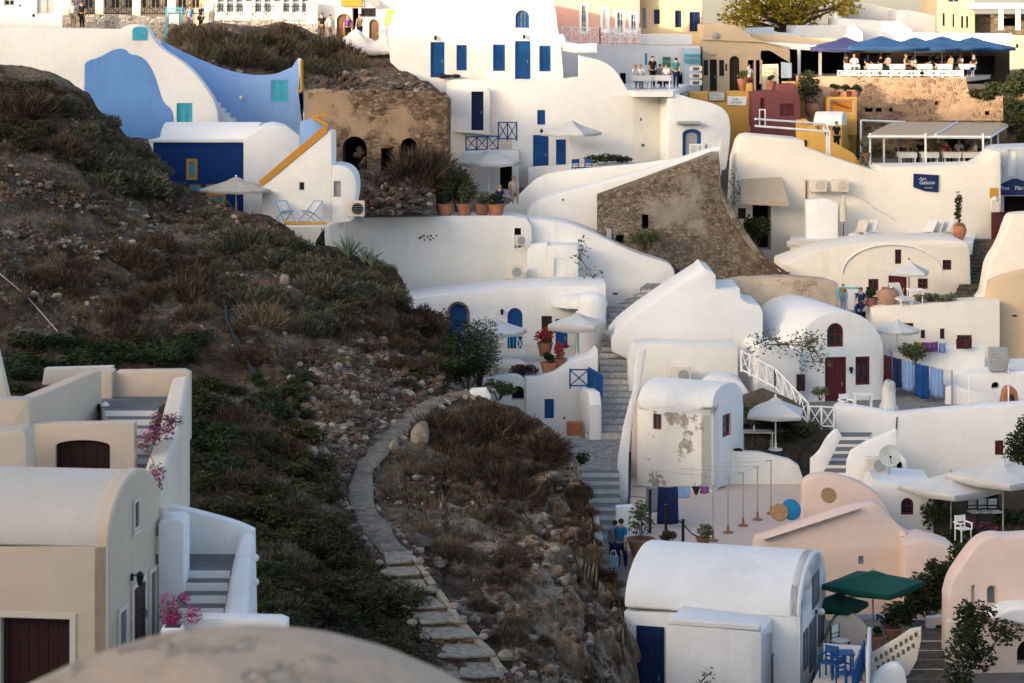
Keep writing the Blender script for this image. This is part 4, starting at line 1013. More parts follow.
m = M(); m.prism([p3.hit(*p) for p in [(298.5, 58), (302, 59), (302.5, 90), (299.5, 92.5), (304, 113), (311, 113), (311, 140), (304, 140)]], (0, -.3, 0)); m.build('pillar', W, b2.root, .03)
m = M()
for a, c in (((302, 60), (302.4, 91)), ((302.2, 91), (299, 92.5))): m.tube(p3.hit(*a) + V((0, -.33, 0)), p3.hit(*c) + V((0, -.33, 0)), .1, .1, 4)
m.build('trim', OC, b2.root)
lamp('round white wall lamp at the top of the blue stair wall', p3.hit(160, 43) , p3.n); lamp('round white wall lamp low on the blue stair wall', p3.hit(241.5, 98), p3.n)

# blue house with the vaulted roof
pl = Pl(200, 117); b = Bld('vaulted_house', 'vaulted house with a deep blue front wall and orange-framed windows', 'house', pl, (200, 205))
o1 = dict(mat=OC, frame=OC, fw=.14, nx=1, nz=1, glass=GLASC, rec=.12)
b.wall([(153, 142), (243.5, 142), (243.5, 222), (153, 222)], 4.5, DB, [('win', 186, 158.5, 197.5, 180, o1), ('shut', 189, 184, 201, 200, dict(mat=CYAN, frame=OC, leaves=1)), ('win', 206, 184, 226, 206, dict(mat=OC, frame=OC, fw=.16, glass=GLASC, nx=2, nz=2, rec=.12))])
m = M(); plate(m, pl, [pl.uz(*p) for p in [(151, 139.5), (245, 139.5), (245, 142.6), (151, 142.6)]], -4.6, .14); m.build('coping', W, b.root, .04)
b.barrel(P(166, 141, 120), P(262, 141, 120), 2.2, .95, W2)
p2 = Pl(243.5, 116.8, 8); b.wall([(243.6, 141), (252, 133), (262, 127.5), (276, 125), (288, 127), (300, 136), (300, 226), (243.6, 226)], 4.2, WG, pl=p2, name='gable_wall', bevel=.14)
umbrella('cream scalloped parasol in front of the deep blue house wall', P(236, 213, 113.2), 1.15, 1.72, 10, FCR, .2, .5, .14)
# stair house with orange trim
pl = Pl(300, 113, -4); b = Bld('trimmed_house', 'white house with an orange stripe climbing its stair parapet', 'house', pl, (310, 215))
op = dict(mat=GRYP, nx=1, nz=1)
b.wall([(262, 184), (270, 179), (327, 131), (331.5, 131.5), (331.5, 232), (262, 232)], 1.6, W, [('win', 299, 182, 304.5, 190.5, op)], bevel=.12)
p2 = Pl(331, 112.8, 0); b.wall([(331.6, 165.5)] + smooth_poly([(338, 165), (348, 167.5), (355, 175), (357, 188), (355, 203), (351, 222)]) + [(331.6, 224)], 3, WG, [('shut', 333.5, 181, 341, 197, dict(mat=GRYP, leaves=1))], pl=p2, name='round_bay', bevel=.2)
m = M(); pts = [(263, 186), (327.5, 132.5), (327.6, 127), (323, 126.5), (258.5, 181.5)]
plate(m, pl, [pl.uz(*p) for p in pts], -.4, .05); m.build('trim', OC, b.root, .02)
m = M(); pts = [(327, 127.6), (311.5, 118.5), (311, 116), (327, 113), (329, 115), (318, 117.6), (329, 124)]; p3 = Pl(300, 114.6)
plate(m, p3, [p3.uz(*p) for p in pts], -.3, .02); m.build('upper_trim', OC, b.root, .02)
b.wall([(300, 122), (312, 118), (326, 128), (326, 150), (300, 150)], 2.5, BLL, pl=Pl(300, 115.2), name='landing_wall')
m = M(); m.prism([HP(P(300, 224, 111.5).z, *p) for p in [(284, 226), (330, 225), (345, 219), (290, 219)]], (0, 0, -1.6)); tr = m.build('terrace', CRW, b.root, .08)
m = M(); m.tube(P(284, 223.5, 111.2), P(327, 224.2, 111.2), .09, .09, 4); m.build('edge_trim', OC, tr)
deck_chair('blue-framed deck chair, the left one outside the orange-trimmed house', P(285, 222, 112), .5, plain('light_blue_paint', (.08, .3, .6)), FWH, 'deck chairs')
deck_chair('blue-framed deck chair, the right one outside the orange-trimmed house', P(311, 222, 112.1), -.7, MT['light_blue_paint'], FWH, 'deck chairs')
ac_unit('white air conditioner with a black fan beside the round bay', P(355.5, 218, 111.8), 0, .85, .72, fan=BLK)
# black cat sitting at the top of the slope
t = local('cat', 'black cat sitting at the end of the low beige terrace wall', 'cat')
q = skin_mesh([(0, .10, .07), (0, .07, .17), (0, 0, .27), (0, -.05, .36), (0, -.1, .45), (0, -.155, .44), (-.045, -.06, .26), (-.045, -.09, .12), (-.045, -.12, .02), (.045, -.06, .26), (.045, -.09, .12), (.045, -.12, .02), (-.09, .06, .06), (-.085, -.06, .03), (.09, .06, .06), (.085, -.06, .03), (.05, .2, .03), (.16, .16, .025), (.2, .02, .02)],
              [(0, 1), (1, 2), (2, 3), (3, 4), (4, 5), (2, 6), (6, 7), (7, 8), (2, 9), (9, 10), (10, 11), (0, 12), (12, 13), (0, 14), (14, 15), (0, 16), (16, 17), (17, 18)], [.1, .105, .09, .06, .07, .035, .045, .03, .028, .045, .03, .028, .06, .035, .06, .035, .025, .02, .015])
for p in q.polygons: p.use_smooth = True
q.materials.clear(); q.materials.append(plain('black_fur', (.008, .007, .007), .8)); o = meshobj(q, 'body', t)
m = M()
for s in (-1, 1): m.tube((s * .04, -.09, .49), (s * .05, -.09, .58), .03, .004, 5)
fit(m, 'ear', MT['black_fur'], t); put(t, P(321, 246.5, 104.5), .8, 1.45)

# ================================================================== scrub banks below the lane
BANK = Sheet([(140, 25, 149), (345, 25, 147), (140, 45, 146), (345, 45, 142), (180, 75, 131), (345, 75, 134), (250, 80, 130.5), (345, 130, 127), (230, 130, 128.6), (460, 60, 139), (460, 95, 126), (400, 62, 140), (400, 95, 125)])
BX = [168 + 4 * i for i in range(71)]
def btop(x): return 24 + 0 * x if x < 300 else 24 + (x - 300) * .75 if x < 350 else 61.5 + max(0, x - 392) * .62
def rough_b(p): return p + V((0, -1, .6)) * (fbm(p, .5, 4) * .5)
BANKM = stone('loose_rubble_bank', [(.10, .07, .05), (.22, .165, .12), (.07, .05, .038), (.32, .26, .2)], (.11, .08, .055), 2.2, (1, 1, 1), .2)
bk = BANK.build('earth_bank', BX, btop, lambda x: 128 if x < 305 else 96 + 0 * x, 26, BANKM, rough_b, skirt=0)
# ruined cave house
pl = Pl(375, 124, -3); b = Bld('cave_ruin', 'brown ruined masonry front with dark cave openings above the terrace', 'ruin', pl, (380, 200))
b.wall([(304, 92), (318, 94), (336, 92.5), (352, 95), (380, 94), (405, 94), (440, 96), (447.5, 100), (447.5, 215), (304, 215)], 2.2, RUIN,
       [('hole', 342.5, 136.5, 367, 173, dict(arch=1, rec=1.7)), ('hole', 381, 148, 392.5, 172, dict(rec=1.5)), ('hole', 400.5, 138, 417, 163, dict(arch=1, rec=1.6))], bevel=.1)
m = M(); rr = random.Random(3)
for k in range(14): m.ball(pl.hit(356 + rr.uniform(0, 9), 150 + k * 1.9) + V((0, .9, 0)), rr.uniform(.12, .26), 1, .8, .7, 7, 5)
m.build('fallen_masonry', RUIN, b.root, 0, 0)
ln = [(311, 92), (330, 90.5), (352, 93.5), (375, 91), (400, 94), (425, 93), (446, 97)]
m = M()
for (x0, y0), (x1, y1) in zip(ln, ln[1:]):
    for k in range(5):
        f = k / 5; m.ball(pl.hit(x0 + (x1 - x0) * f, y0 + (y1 - y0) * f + 1.5) + V((0, rr.uniform(.1, .8), 0)), rr.uniform(.14, .34), 1.2, 1, .7, 6, 4)
m.build('crest_stones', RUIN, b.root)
bp = Sheet([(340, 175, 121), (440, 185, 120), (340, 215, 117.5), (510, 216, 117.3), (510, 190, 122), (420, 160, 123)])
BP = bp.build('terrace_earth', [332 + 4 * i for i in range(27)], lambda x: 172 + 0 * x, 213, 14, BANKM, rough_b, skirt=0)
ac_unit('cream air conditioner among stones, left of the pot plants', P(390, 214, 119.5), .2, .8, .6)

# shops behind the white parasols
pl = Pl(350, 150); b = Bld('shop_row', 'white shop front with brown arched doors and an orange fascia', 'shop', pl, (350, 44))
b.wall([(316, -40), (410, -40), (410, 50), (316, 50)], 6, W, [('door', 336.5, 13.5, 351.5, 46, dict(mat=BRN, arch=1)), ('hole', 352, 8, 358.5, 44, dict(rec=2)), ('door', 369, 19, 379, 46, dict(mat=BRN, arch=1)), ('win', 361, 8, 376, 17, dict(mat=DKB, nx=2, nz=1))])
m = M(); plate(m, pl, [pl.uz(*p) for p in [(341, -3), (362, -3), (362, 6.5), (341, 6.5)]], .06, .25); m.build('fascia', OC, b.root)
m = M()
for k in range(7): u0, z0 = pl.uz(363 + k * 2.5, 0); u1, _ = pl.uz(364.5 + k * 2.5, 0); m.prism([pl.xyz(u0, z0, .05), pl.xyz(u1, z0, .05), pl.xyz(u1, z0 - .4, .7), pl.xyz(u0, z0 - .4, .7)], (0, 0, .03))
m.build('striped_awning', GRYP, b.root)
sign('plain orange panel leaning at the left foot of the white vault', Pl(394, 139), [(387, 10), (402, 10.5), (399, 26), (384, 25)], plain('orange_panel', (.62, .36, .10)), OC, name='orange_panel', cat='panel')
person('person in beige at the left edge of the shop parasols', P(330, 43, 146), .6, TOWELS['white'], TOWELS['tan'])
person('dark-clothed person behind the beige one near the brown shop doors', P(322, 41, 147), -.3, TOWELS['black'], TOWELS['brown'])
person('person in violet by the first brown arched shop door', P(348, 43, 147), .2, TOWELS['purple'], TOWELS['black'], hair=HAIRB)
person('person in tan between the two brown shop doors', P(360, 42, 147.5), -.4, TOWELS['tan'], TOWELS['navy'])
umbrella('white square parasol, left one of the pair before the brown shop doors', P(356, 70, 143), 1.35, 2.1, 4, FWH, .5, 1.0, .22)
umbrella('white square parasol, right one of the pair before the brown shop doors', P(384, 72, 141), 1.3, 1.7, 4, FWH, .3, .75, .28)

# ================================================================== big white house in the middle
pl = Pl(440, 135); b = Bld('white_house', 'large white two-storey house with blue doors and a left vault', 'house', pl, (500, 172))
sh = dict(mat=BLUE)
b.wall([(388, 27), (486.5, 26.5), (486.5, 120), (440, 120), (415, 84), (390, 62)], 6, W2, [('door', 430.5, 42, 444.5, 77.5, sh), ('shut', 456.5, 45, 466.8, 70.5, sh)], bevel=.12)
b.wall(arc(390, 512, 30, -16, 18) + [(512, 60), (390, 60)], 8, W2, pl=Pl(440, 137), name='vault', bevel=.15)
p2 = Pl(520, 134); b.wall([(486.6, 130), (486.6, 28)] + arc(487, 557, 24, -26, 16) + [(561, 45), (564, 82), (564, 130)], 7, W2,
       [('win', 515.2, 10, 529.3, 28, dict(mat=BLUE, arch=1, nx=4, nz=2, glass=GLASB)), ('door', 515, 41, 530.5, 79, sh), ('shut', 493, 44.5, 505, 71, sh), ('shut', 539.3, 45.5, 550.7, 71.5, sh)], pl=p2, name='gable_wall', bevel=.12)
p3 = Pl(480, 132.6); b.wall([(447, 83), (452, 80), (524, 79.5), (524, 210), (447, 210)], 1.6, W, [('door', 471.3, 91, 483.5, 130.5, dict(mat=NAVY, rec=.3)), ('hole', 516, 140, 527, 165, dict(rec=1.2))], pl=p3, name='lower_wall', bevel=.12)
b.wall([(452, 96), (454, 90), (470, 88.5), (487, 88), (490, 91), (490, 135), (452, 132)], .7, W, pl=Pl(480, 131.9), name='porch_wall', bevel=.1, ops=[('door', 471.3, 91.5, 483.5, 130.5, dict(mat=NAVY, rec=.5))])
p4 = Pl(560, 131); b.wall([(512, 81), (563, 80), (580, 78)] + smooth_poly([(580, 56), (590, 58), (603, 61), (614, 68), (622, 80), (627, 90), (633, 92.5)]) + [(633, 205), (512, 205)], 5, W,
       [('shut', 537.3, 110, 545.2, 124.7, dict(mat=BLUE)), ('door', 533, 135, 548.6, 172, sh), ('shut', 556, 139.5, 566, 165, sh)], pl=p4, name='front_wall', bevel=.14)
p5 = Pl(633, 131, 28); b.wall([(633, 92.5), (673, 91.5), (673, 200), (633, 204)], 5, WS, [('hole', 640, 118, 642, 121, dict(rec=.3)), ('hole', 641.5, 144, 645, 147, dict(rec=.3))], pl=p5, name='terrace_wall', bevel=.12)
m = M(); m.path([p2.hit(560, 36) + V((0, -.6, 0)), p2.hit(563, 46) + V((0, -.8, 0)), p2.hit(578, 48.5) + V((0, -.8, 0)), p2.hit(596, 48) + V((0, -.8, 0))], .28, 10); m.build('parapet', W2, b.root, 0, 60)
zt = P(650, 90, 131.5).z; floor_slab('terrace', zt, [(634, 91.3), (673, 91.3), (690, 84), (600, 84)], W, .3, b.root)
for i, x in enumerate((435.5,)): lamp('black lantern above the left blue door of the big white house', pl.hit(x, 37.5), pl.n, style='l')
lamp('black lantern between the fanlight and the blue door below it', p2.hit(524, 36.5), p2.n, style='l'); lamp('black lantern beside the lower blue door under the square parasol', p4.hit(541.5, 131), p4.n, style='l')
t = thing('rubbish_bag', 'dark bags lying at the sill of the left blue door', 'bag', pl.hit(450, 77)); m = M()
for x, r in ((443, .22), (449, .16), (456, .2)): m.ball(pl.hit(x, 76) + V((0, -.3, 0)), r, 1.4, 1, .6)
m.build('sack', BLK, t, 0, 60)
railing('balcony_railing', 'blue cross-braced railing of the small balcony left of the white parasol', [P(466, 152, 130.6), P(498, 151, 130.6)], .85, BLUE, 3, 'x')
railing('balcony_railing', 'taller blue cross-braced gate beside the dark doorway', [P(498.5, 141, 131), P(516.5, 141, 131)], 1.05, BLUE, 2, 'x')
pl_ = Pl(487, 129.6); b = Bld('balcony_block', 'white balcony block carrying the blue cross-braced railing', 'balcony', pl_, (480, 205)); b.wall([(462, 152), (519, 151), (519, 208), (462, 210)], 1.7, W, [('hole', 500, 165, 512, 190, dict(rec=.9))])
umbrella('white parasol shading the pot terrace beside the blue railing', P(489, 200, 127.5), 2.05, 1.72, 6, FWH, .3, .6, .22)
umbrella('white square parasol over the lower blue door of the big house', P(571.3, 168, 128.6), 1.9, 1.75, 4, FWH, .35, .6, .16)
pl_ = Pl(600, 129.5); b = Bld('planter_bed', 'white raised planter with a dark clipped hedge under the big house', 'planter', pl_, (600, 175)); b.wall([(528, 168), (590, 164), (626, 161), (634, 162), (634, 190), (528, 190)], 1.2, W, bevel=.1)
cl = [((-.8, 0, .12), (.5, .35, .22)), ((-.2, 0, .16), (.5, .35, .25)), ((.4, 0, .14), (.5, .35, .22)), ((.9, 0, .1), (.4, .3, .2))]
tag(meshobj(clump_mesh('hedge', cl, 260, .09, 4, LEAFD), 'hedge', None, P(608, 161, 129)), 'dark green low hedge in the white planter below the curved white wall', 'hedge')
chair('blue wooden chair, the left one by the white planter', P(577, 176, 128), .4, BLUE, group='blue terrace chairs'); chair('blue wooden chair, the right one by the white planter', P(587, 176, 128), -.4, BLUE, group='blue terrace chairs')
# people and tables on the white terrace
tz = zt
def on_terrace(x, d): return V(((x - 512) * d / F, d, tz))
table('white-clothed table at the left of the upper white terrace', on_terrace(640, 133.4), .1, 1.1, .9, WHT, FWH); table('white-clothed table at the right of the upper white terrace', on_terrace(660, 133.6), -.1, 1.2, .9, WHT, FWH)
person('waiter in black standing on the white terrace below the pink house', on_terrace(652.5, 134.8), .5, TOWELS['black'], TOWELS['black'], sc=1.05)
person('diner in a white shirt seated at the left of the white terrace', on_terrace(635, 133.8), .9, TOWELS['white'], TOWELS['tan'], 'sit', HAIRB); person('fair diner in white seated just left of the black-clad waiter', on_terrace(640.5, 134.6), -.4, TOWELS['white'], TOWELS['grey'], 'sit', HAIRB)
person('dark-haired diner seated right of the black-clad waiter', on_terrace(660, 135.2), .3, TOWELS['grey'], TOWELS['black'], 'sit'); person('diner in pale clothes seated second right of the waiter', on_terrace(666.5, 135), -.6, TOWELS['white'], TOWELS['navy'], 'sit')
person('person in a blue shirt standing at the right end of the white terrace', on_terrace(676, 134.5), 2.6, TOWELS['teal'], TOWELS['navy'])
# vault with blue arched door
pl = Pl(700, 129.4, 6); b = Bld('vaulted_store', 'low white vaulted building with a grey arched door framed in blue', 'house', pl, (700, 160))
b.wall([(668, 170), (668, 94)] + smooth_poly([(676, 93), (690, 98), (705, 101), (718, 105), (728, 112), (731, 126), (730, 145), (728, 160)]) + [(726, 170)], 6, WG, [('door', 682.5, 129, 701.5, 160, dict(mat=GRYP, frame=BLUE, arch=.5, fw=.2, rec=.25))], bevel=.2)
m = M(); plate(m, pl, [pl.uz(*p) for p in [(676, 121), (699, 121), (699, 124), (676, 124)]], 0, .5); m.build('canopy', GRYP, b.root, .03)
railing('picket_gate', 'white picket gate in front of the grey arched door', [P(690, 158, 126.5), P(706, 158, 126.5), P(720, 155, 126.7)], .75, WHT, 2, 'v', 'gate')
# ================================================================== pink, yellow and shop fronts above the white terrace
pl = Pl(600, 149); b = Bld('pink_house', 'rose pink house with white-framed windows behind the balustrade', 'house', pl, (590, 60))
wf = dict(mat=WHT, nx=2, nz=3, glass=GLASB, sur=WHT, sw=.12)
b.wall([(540, -60), (640, -60), (640, 60), (540, 60)], 8, PKH, [('win', 581.5, 5, 586.5, 32, wf), ('shut', 603, 10, 607, 30, dict(mat=WHT, sur=WHT)), ('win', 617, 12, 623.5, 33, wf), ('win', 631, 14, 636.5, 32, wf)])
pl = Pl(670, 150); b = Bld('yellow_house', 'pale yellow house with dark shutters behind the balustrade', 'house', pl, (670, 60))
dk = dict(mat=NAVY, sur=BE, sw=.1)
b.wall([(640, -60), (702.5, -60), (702.5, 60), (640, 60)], 8, YH_, [('shut', 642, 8, 646, 28, dict(mat=GRYP)), ('shut', 654, 9.5, 660, 24, dk), ('shut', 675, 10.5, 681.5, 27.5, dk), ('shut', 689.5, 12, 700, 31.5, dk)])
pl = Pl(650, 146); b = Bld('balustraded_terrace', 'white shop front under a long roof terrace balustrade', 'shop', pl, (640, 95))
b.wall([(556, 44), (700, 46), (700, 105), (556, 105)], 3.2, WG, [('shut', 645, 53, 647.2, 65, dict(mat=CYAN, leaves=1)), ('door', 664.5, 70, 671.5, 98, dict(mat=DKB)), ('hole', 657.5, 72, 662.5, 96, dict(arch=1, rec=.8)), ('hole', 678, 72, 683, 96, dict(arch=1, rec=.8)), ('hole', 620, 73, 626, 84, dict(rec=.5))])
m = M()
u0, z0 = pl.uz(640, 45.5); u1, z1 = pl.uz(692, 34); plate(m, pl, rect(u0, z0 + .03, u1, z1), -.25, .02); m.build('parapet', W, b.root, .04)
railing('balustrade', 'white balustrade along the roof terrace below the pink house', [P(562, 43, 145.6), P(600, 43.5, 145.6), P(640, 44, 145.6)], 1.0, WHT, 4, 'x')
for k, (x, l) in enumerate([(605, 'white plastic chair at the left of the balustrade terrace'), (612, 'white plastic chair second from the left on the balustrade terrace'), (619, 'white plastic chair in the middle of the balustrade terrace'), (627, 'white plastic chair second from the right on the balustrade terrace'), (634, 'white plastic chair at the right of the balustrade terrace')]):
    chair(l, P(x, 44, 146.6), .6 * (k % 3 - 1), WHT, group='white plastic chairs on the roof terrace', arms=True)
b.wall([(684, 48), (700.5, 48), (700.5, 105), (684, 105)], 1.2, plaster('pale_blue_plaster', (.50, .60, .66), amt=.15), pl=Pl(690, 144.6), name='blue_bay')
sign('green square sign on the white shop front', Pl(666, 145.9), [(662.5, 57), (670.5, 57), (670.5, 67), (662.5, 67)], GRN, texts=[('OIA', 666.5, 61.5, 3)], tm=plain('pale_green_paint', (.3, .5, .38)))
sign('long teal sign with a pale panel on the blue shop bay', Pl(690, 144.5), [(684.5, 54), (700.2, 54), (700.2, 62.5), (684.5, 62.5)], plain('teal_paint', (.10, .30, .36)), CYAN, texts=[('GALLERY', 692.3, 58.2, 2.4)], tm=plain('pale_teal_paint', (.45, .65, .68)))
pl = Pl(696, 143.6); t = thing('display_stand', 'pale display stand with postcards in the entry of the blue shop bay', 'display stand', pl.hit(696, 92)); m = M()
for y in (66, 73, 80): u, z = pl.uz(696, y); plate(m, pl, rect(u - .4, z - .3, u + .35, z), 0, .2)
m.build('rack', WHT, t); m = M()
for y in (66, 73, 80):
    for k in range(4): u, z = pl.uz(693.4 + k * 1.6, y + .6); plate(m, pl, rect(u - .04, z - .22, u + .04, z - .03), .201, .215)
m.build('postcards', BRN, t)
pl = Pl(735, 146); b = Bld('beige_shop', 'sunlit beige shop front with dark display cases and an arched door', 'shop', pl, (735, 100))
cs = dict(mat=DKB, nx=1, nz=1)
b.wall([(702.6, 26), (702.6, 24)] + smooth_poly([(720, 23), (738, 26), (748, 34), (756, 39), (770, 43)]) + [(790, 50), (790, 110), (702.6, 110)], 6, BE,
       [('win', 703.5, 60, 708, 75.5, cs), ('door', 709.8, 59.5, 717, 92, dict(mat=BLK, rec=.5)), ('win', 719.2, 60, 724.2, 76, cs), ('win', 725.3, 64, 727.2, 71, cs), ('door', 729.5, 56, 739.5, 93, dict(mat=DKB, arch=1, rec=.3)), ('hole', 748, 60, 754, 92, dict(rec=1)), ('hole', 756, 60, 762.5, 92, dict(rec=1))], bevel=.1)
m = M(); plate(m, pl, [pl.uz(*p) for p in [(702, 38.5), (760, 41), (790, 47), (790, 48.5), (760, 42.5), (702, 40)]], -.1, .12); m.build('cornice', BE, b.root, .03)
text_mesh('lettering', 'TO SPITI', pl, 712.5, 55, 1.7, BRN, b.root, .01)
m = M(); m.lathe([(.22, 0), (.22, .04), (.1, .1)], pl.hit(715, 35.5) + V((0, -.1, 0)), 12, (0, -1, .2)); m.build('bird_relief', GRYP, b.root)
# ochre wall with two boards and the maroon house
pl = Pl(720, 138); b = Bld('ochre_wall', 'bright ochre terrace wall carrying two menu boards', 'wall', pl, (720, 135))
b.wall([(689, 92), (738, 91), (747, 92), (748, 84), (752.5, 83), (753.5, 160), (689, 160)], 1.0, YE, bevel=.08)
b.wall([(750, 126), (768, 127), (790, 134), (790, 165), (750, 165)], .6, YE, pl=Pl(760, 137.2), name='lower_wall')
sign('dark-framed pale menu board on the ochre wall', pl, [(708, 91.5), (725, 91.5), (725, 101), (708, 101)], plain('pale_board', (.55, .57, .52)), BRN, texts=[('MENU', 716.5, 95, 2.6), ('FISH & WINE', 716.5, 98.3, 1.6)], tm=GRYP, cat='menu board')
sign('white menu board with green motif on the ochre wall', pl, [(727.5, 96), (747, 96.5), (746, 105.5), (727.5, 105)], WHT, None, texts=[('Cafe', 735, 99, 2.5, 1), ('GARDEN', 736, 102.5, 2)], tm=GRN, cat='menu board')
pl = Pl(770, 136); b = Bld('maroon_house', 'small maroon house between the ochre wall and the stone terrace', 'house', pl, (770, 140))
b.wall([(752.5, 92), (778, 91), (779, 85), (796, 84), (800.5, 101), (800.5, 160), (752.5, 160)], 3, MA, [('shut', 760.5, 98, 764.5, 112, dict(mat=MARO)), ('shut', 780, 103.5, 794, 116, dict(mat=MARO))])
b.wall([(785, 82), (803, 82), (806, 132), (785, 132)], 2, YE, pl=Pl(790, 139.4), name='yellow_wall')
sign('pale yellow menu board standing above the maroon house', Pl(770, 141), [(762.5, 64.5), (778, 64), (778.5, 83.5), (762.5, 84)], plain('cream_board', (.62, .57, .40)), None, texts=[('TAVERNA', 770, 69, 2.2), ('KASTRO', 770, 73, 2.2), ('GRILL', 770, 79, 2.2)], tm=BRN, cat='menu board')
pot_plant('terracotta pot with a green shrub beside the arched shop door', P(743.5, 92, 139.5), .34, .75, (.35, .7), seed=3, group=None)
pot_plant('dark terracotta pot on the maroon house roof', P(771, 91.5, 138), .3, .6, (.28, .4), seed=4, leaf=LEAFD, pmat=TERD)
person('person in a white shirt passing the arched shop door', P(749, 94, 139.6), .3, TOWELS['white'], TOWELS['red'])
t = thing('picture_rack', 'framed picture leaning at the foot of the maroon house', 'picture', P(762, 127, 134.5)); pq = Pl(762, 134.5); m = M(); u0, z1 = pq.uz(759, 109); u1, z0 = pq.uz(765.5, 127)
ring(m, pq, rect(u0, z0, u1, z1), rect(u0 + .06, z0 + .06, u1 - .06, z1 - .06), 0, .05); m.build('frame', WHT, t); m = M(); plate(m, pq, rect(u0 + .05, z0 + .05, u1 - .05, z1 - .05), .005, .025); m.build('picture', DKB, t)

# big yellow-green tree against the evening sky
def big_tree(name, label, at, h, r, leaf, seed, n=26, per=190, lsz=.16, cat='tree'):
    rg = random.Random(seed); t = thing(name, label, cat, at); cl = []; m = M(); m.tube((0, 0, -.5), (0, 0, h * .45), r * .09, r * .06, 8)
    for k in range(n):
        a = rg.uniform(0, 6.28); q = rg.uniform(.1, 1) ** .6; c = V((math.cos(a) * q * r, math.sin(a) * q * r * .8, h * rg.uniform(.42, .97) - q * h * .08)); s = r * rg.uniform(.2, .36)
        cl.append((tuple(c), (s, s, s * .7))); m.tube((0, 0, h * rg.uniform(.25, .45)), c, r * .03, r * .008, 5)
    meshobj(clump_mesh('crown', cl, per, lsz, seed, leaf), 'crown', t); fit(m, 'trunk', BARK, t); return t
big_tree('tree', 'sunlit yellow-green tree behind the white roofs at the top right', P(787, 52, 166), 5.2, 4.6, LEAFY, 8, 34, 210, .17)
# white and beige buildings on the skyline, right
def plainb(name, label, cat, poly, d, t, mat, ops=(), yaw=0, at=None, **k):
    pl = Pl(poly[0][0], d, yaw); b = Bld(name, label, cat, pl, at or poly[-1]); b.wall(poly, t, mat, ops, **k); return b
plainb('white_house', 'low white flat-roofed house in front of the sunlit tree', 'house', [(795, 25.5), (855, 25), (863, 33), (863, 60), (795, 60)], 158, 5, W)
plainb('white_house', 'narrow white house at the left foot of the sunlit tree', 'house', [(752, 28), (774, 27), (774, 60), (752, 60)], 160, 5, W)
plainb('white_house', 'plain white block of a house right of the tree with a rough top edge', 'house', [(846, 8), (860, 2), (880, 6), (897, 10), (897, 60), (846, 60)], 168, 6, WS)
plainb('white_house', 'tall white blank-walled house left of the beige modern building', 'house', [(897, 10), (908, 10), (938, 16), (938, 50), (897, 50)], 164, 6, WG)
b = plainb('modern_building', 'beige modern block with narrow dark windows on the skyline', 'building', [(938, -30), (975, -30), (975, 45), (938, 45)], 163, 7, BE, [('win', 942.5, 13, 945, 26, dict(mat=DKB, nx=1)), ('win', 952.5, 14, 954.5, 27, dict(mat=DKB, nx=1)), ('win', 961, 16, 963.5, 28, dict(mat=DKB, nx=1)), ('win', 966, 16, 968.5, 28, dict(mat=DKB, nx=1)), ('win', 948, -10, 960, 3, dict(mat=GRYP, nx=2))])
b = plainb('pergola_house', 'grey stone house with a flat pergola roof at the top right corner', 'house', [(975, 14), (1060, 14), (1060, 50), (975, 50)], 164, 5, RUIN2, [('hole', 1000, 18, 1020, 26, dict(rec=2))])
m = M(); plb = Pl(980, 161); plate(m, plb, [plb.uz(*p) for p in [(974, 3), (1060, 3), (1060, 9), (974, 9)]], -6, .2); m.build('canopy_roof', WG, b.root, .05)
for x in (1001, 1018): m = M(); u, z1 = plb.uz(x, 9); _, z0 = plb.uz(x, 30); plate(m, plb, rect(u - .14, z0, u + .14, z1 - .01), -.14, .14); m.build('column', CRW, b.root)
plainb('parapet_wall', 'long sunlit cream parapet wall behind the blue parasols', 'wall', [(902, 32.5), (1012, 33.5), (1012, 62), (902, 62)], 157, .8, W, bevel=.05)
plainb('parapet_wall', 'beige end wall with a small dark hole, right edge of the skyline', 'wall', [(1012, 35), (1060, 36), (1060, 70), (1012, 70)], 155, 3, BE, [('hole', 1016, 44, 1019, 48, dict(rec=.3))])
# covered cafe left of the parasols
pl = Pl(800, 150); b = Bld('covered_cafe', 'dark open cafe under a flat white canopy beside the blue parasols', 'cafe', pl, (800, 82))
b.wall([(752, 34), (852, 40), (852, 84), (752, 84)], 1, BE, [('hole', 770, 47, 846, 79, dict(rec=.9))], pl=Pl(800, 153), name='back_wall')
m = M(); m.prism([P(752, 41, 148), P(834, 46.5, 146.5), P(862, 46.5, 153), P(780, 42, 153)], (0, 0, -.35)); m.build('canopy', W2, b.root, .05)
for x, y in ((773, 72), (799, 80), (820, 76)):
    p = P(x, 46, 147.2); m = M(); m.box((p.x, p.y, p.z - 1.2), .18, .18, 2.2); m.build('post', WHT, b.root)
b.wall([(760, 50), (770, 50), (790, 62), (790, 84), (760, 84)], .4, BE, pl=Pl(770, 146), name='side_wall')
t = sign('small pale blue notice on the cafe side wall', Pl(784, 145.8), [(781, 62), (791.5, 63), (791.5, 78), (781, 78)], plain('pale_blue_board', (.5, .6, .68)), None, name='notice', cat='notice')
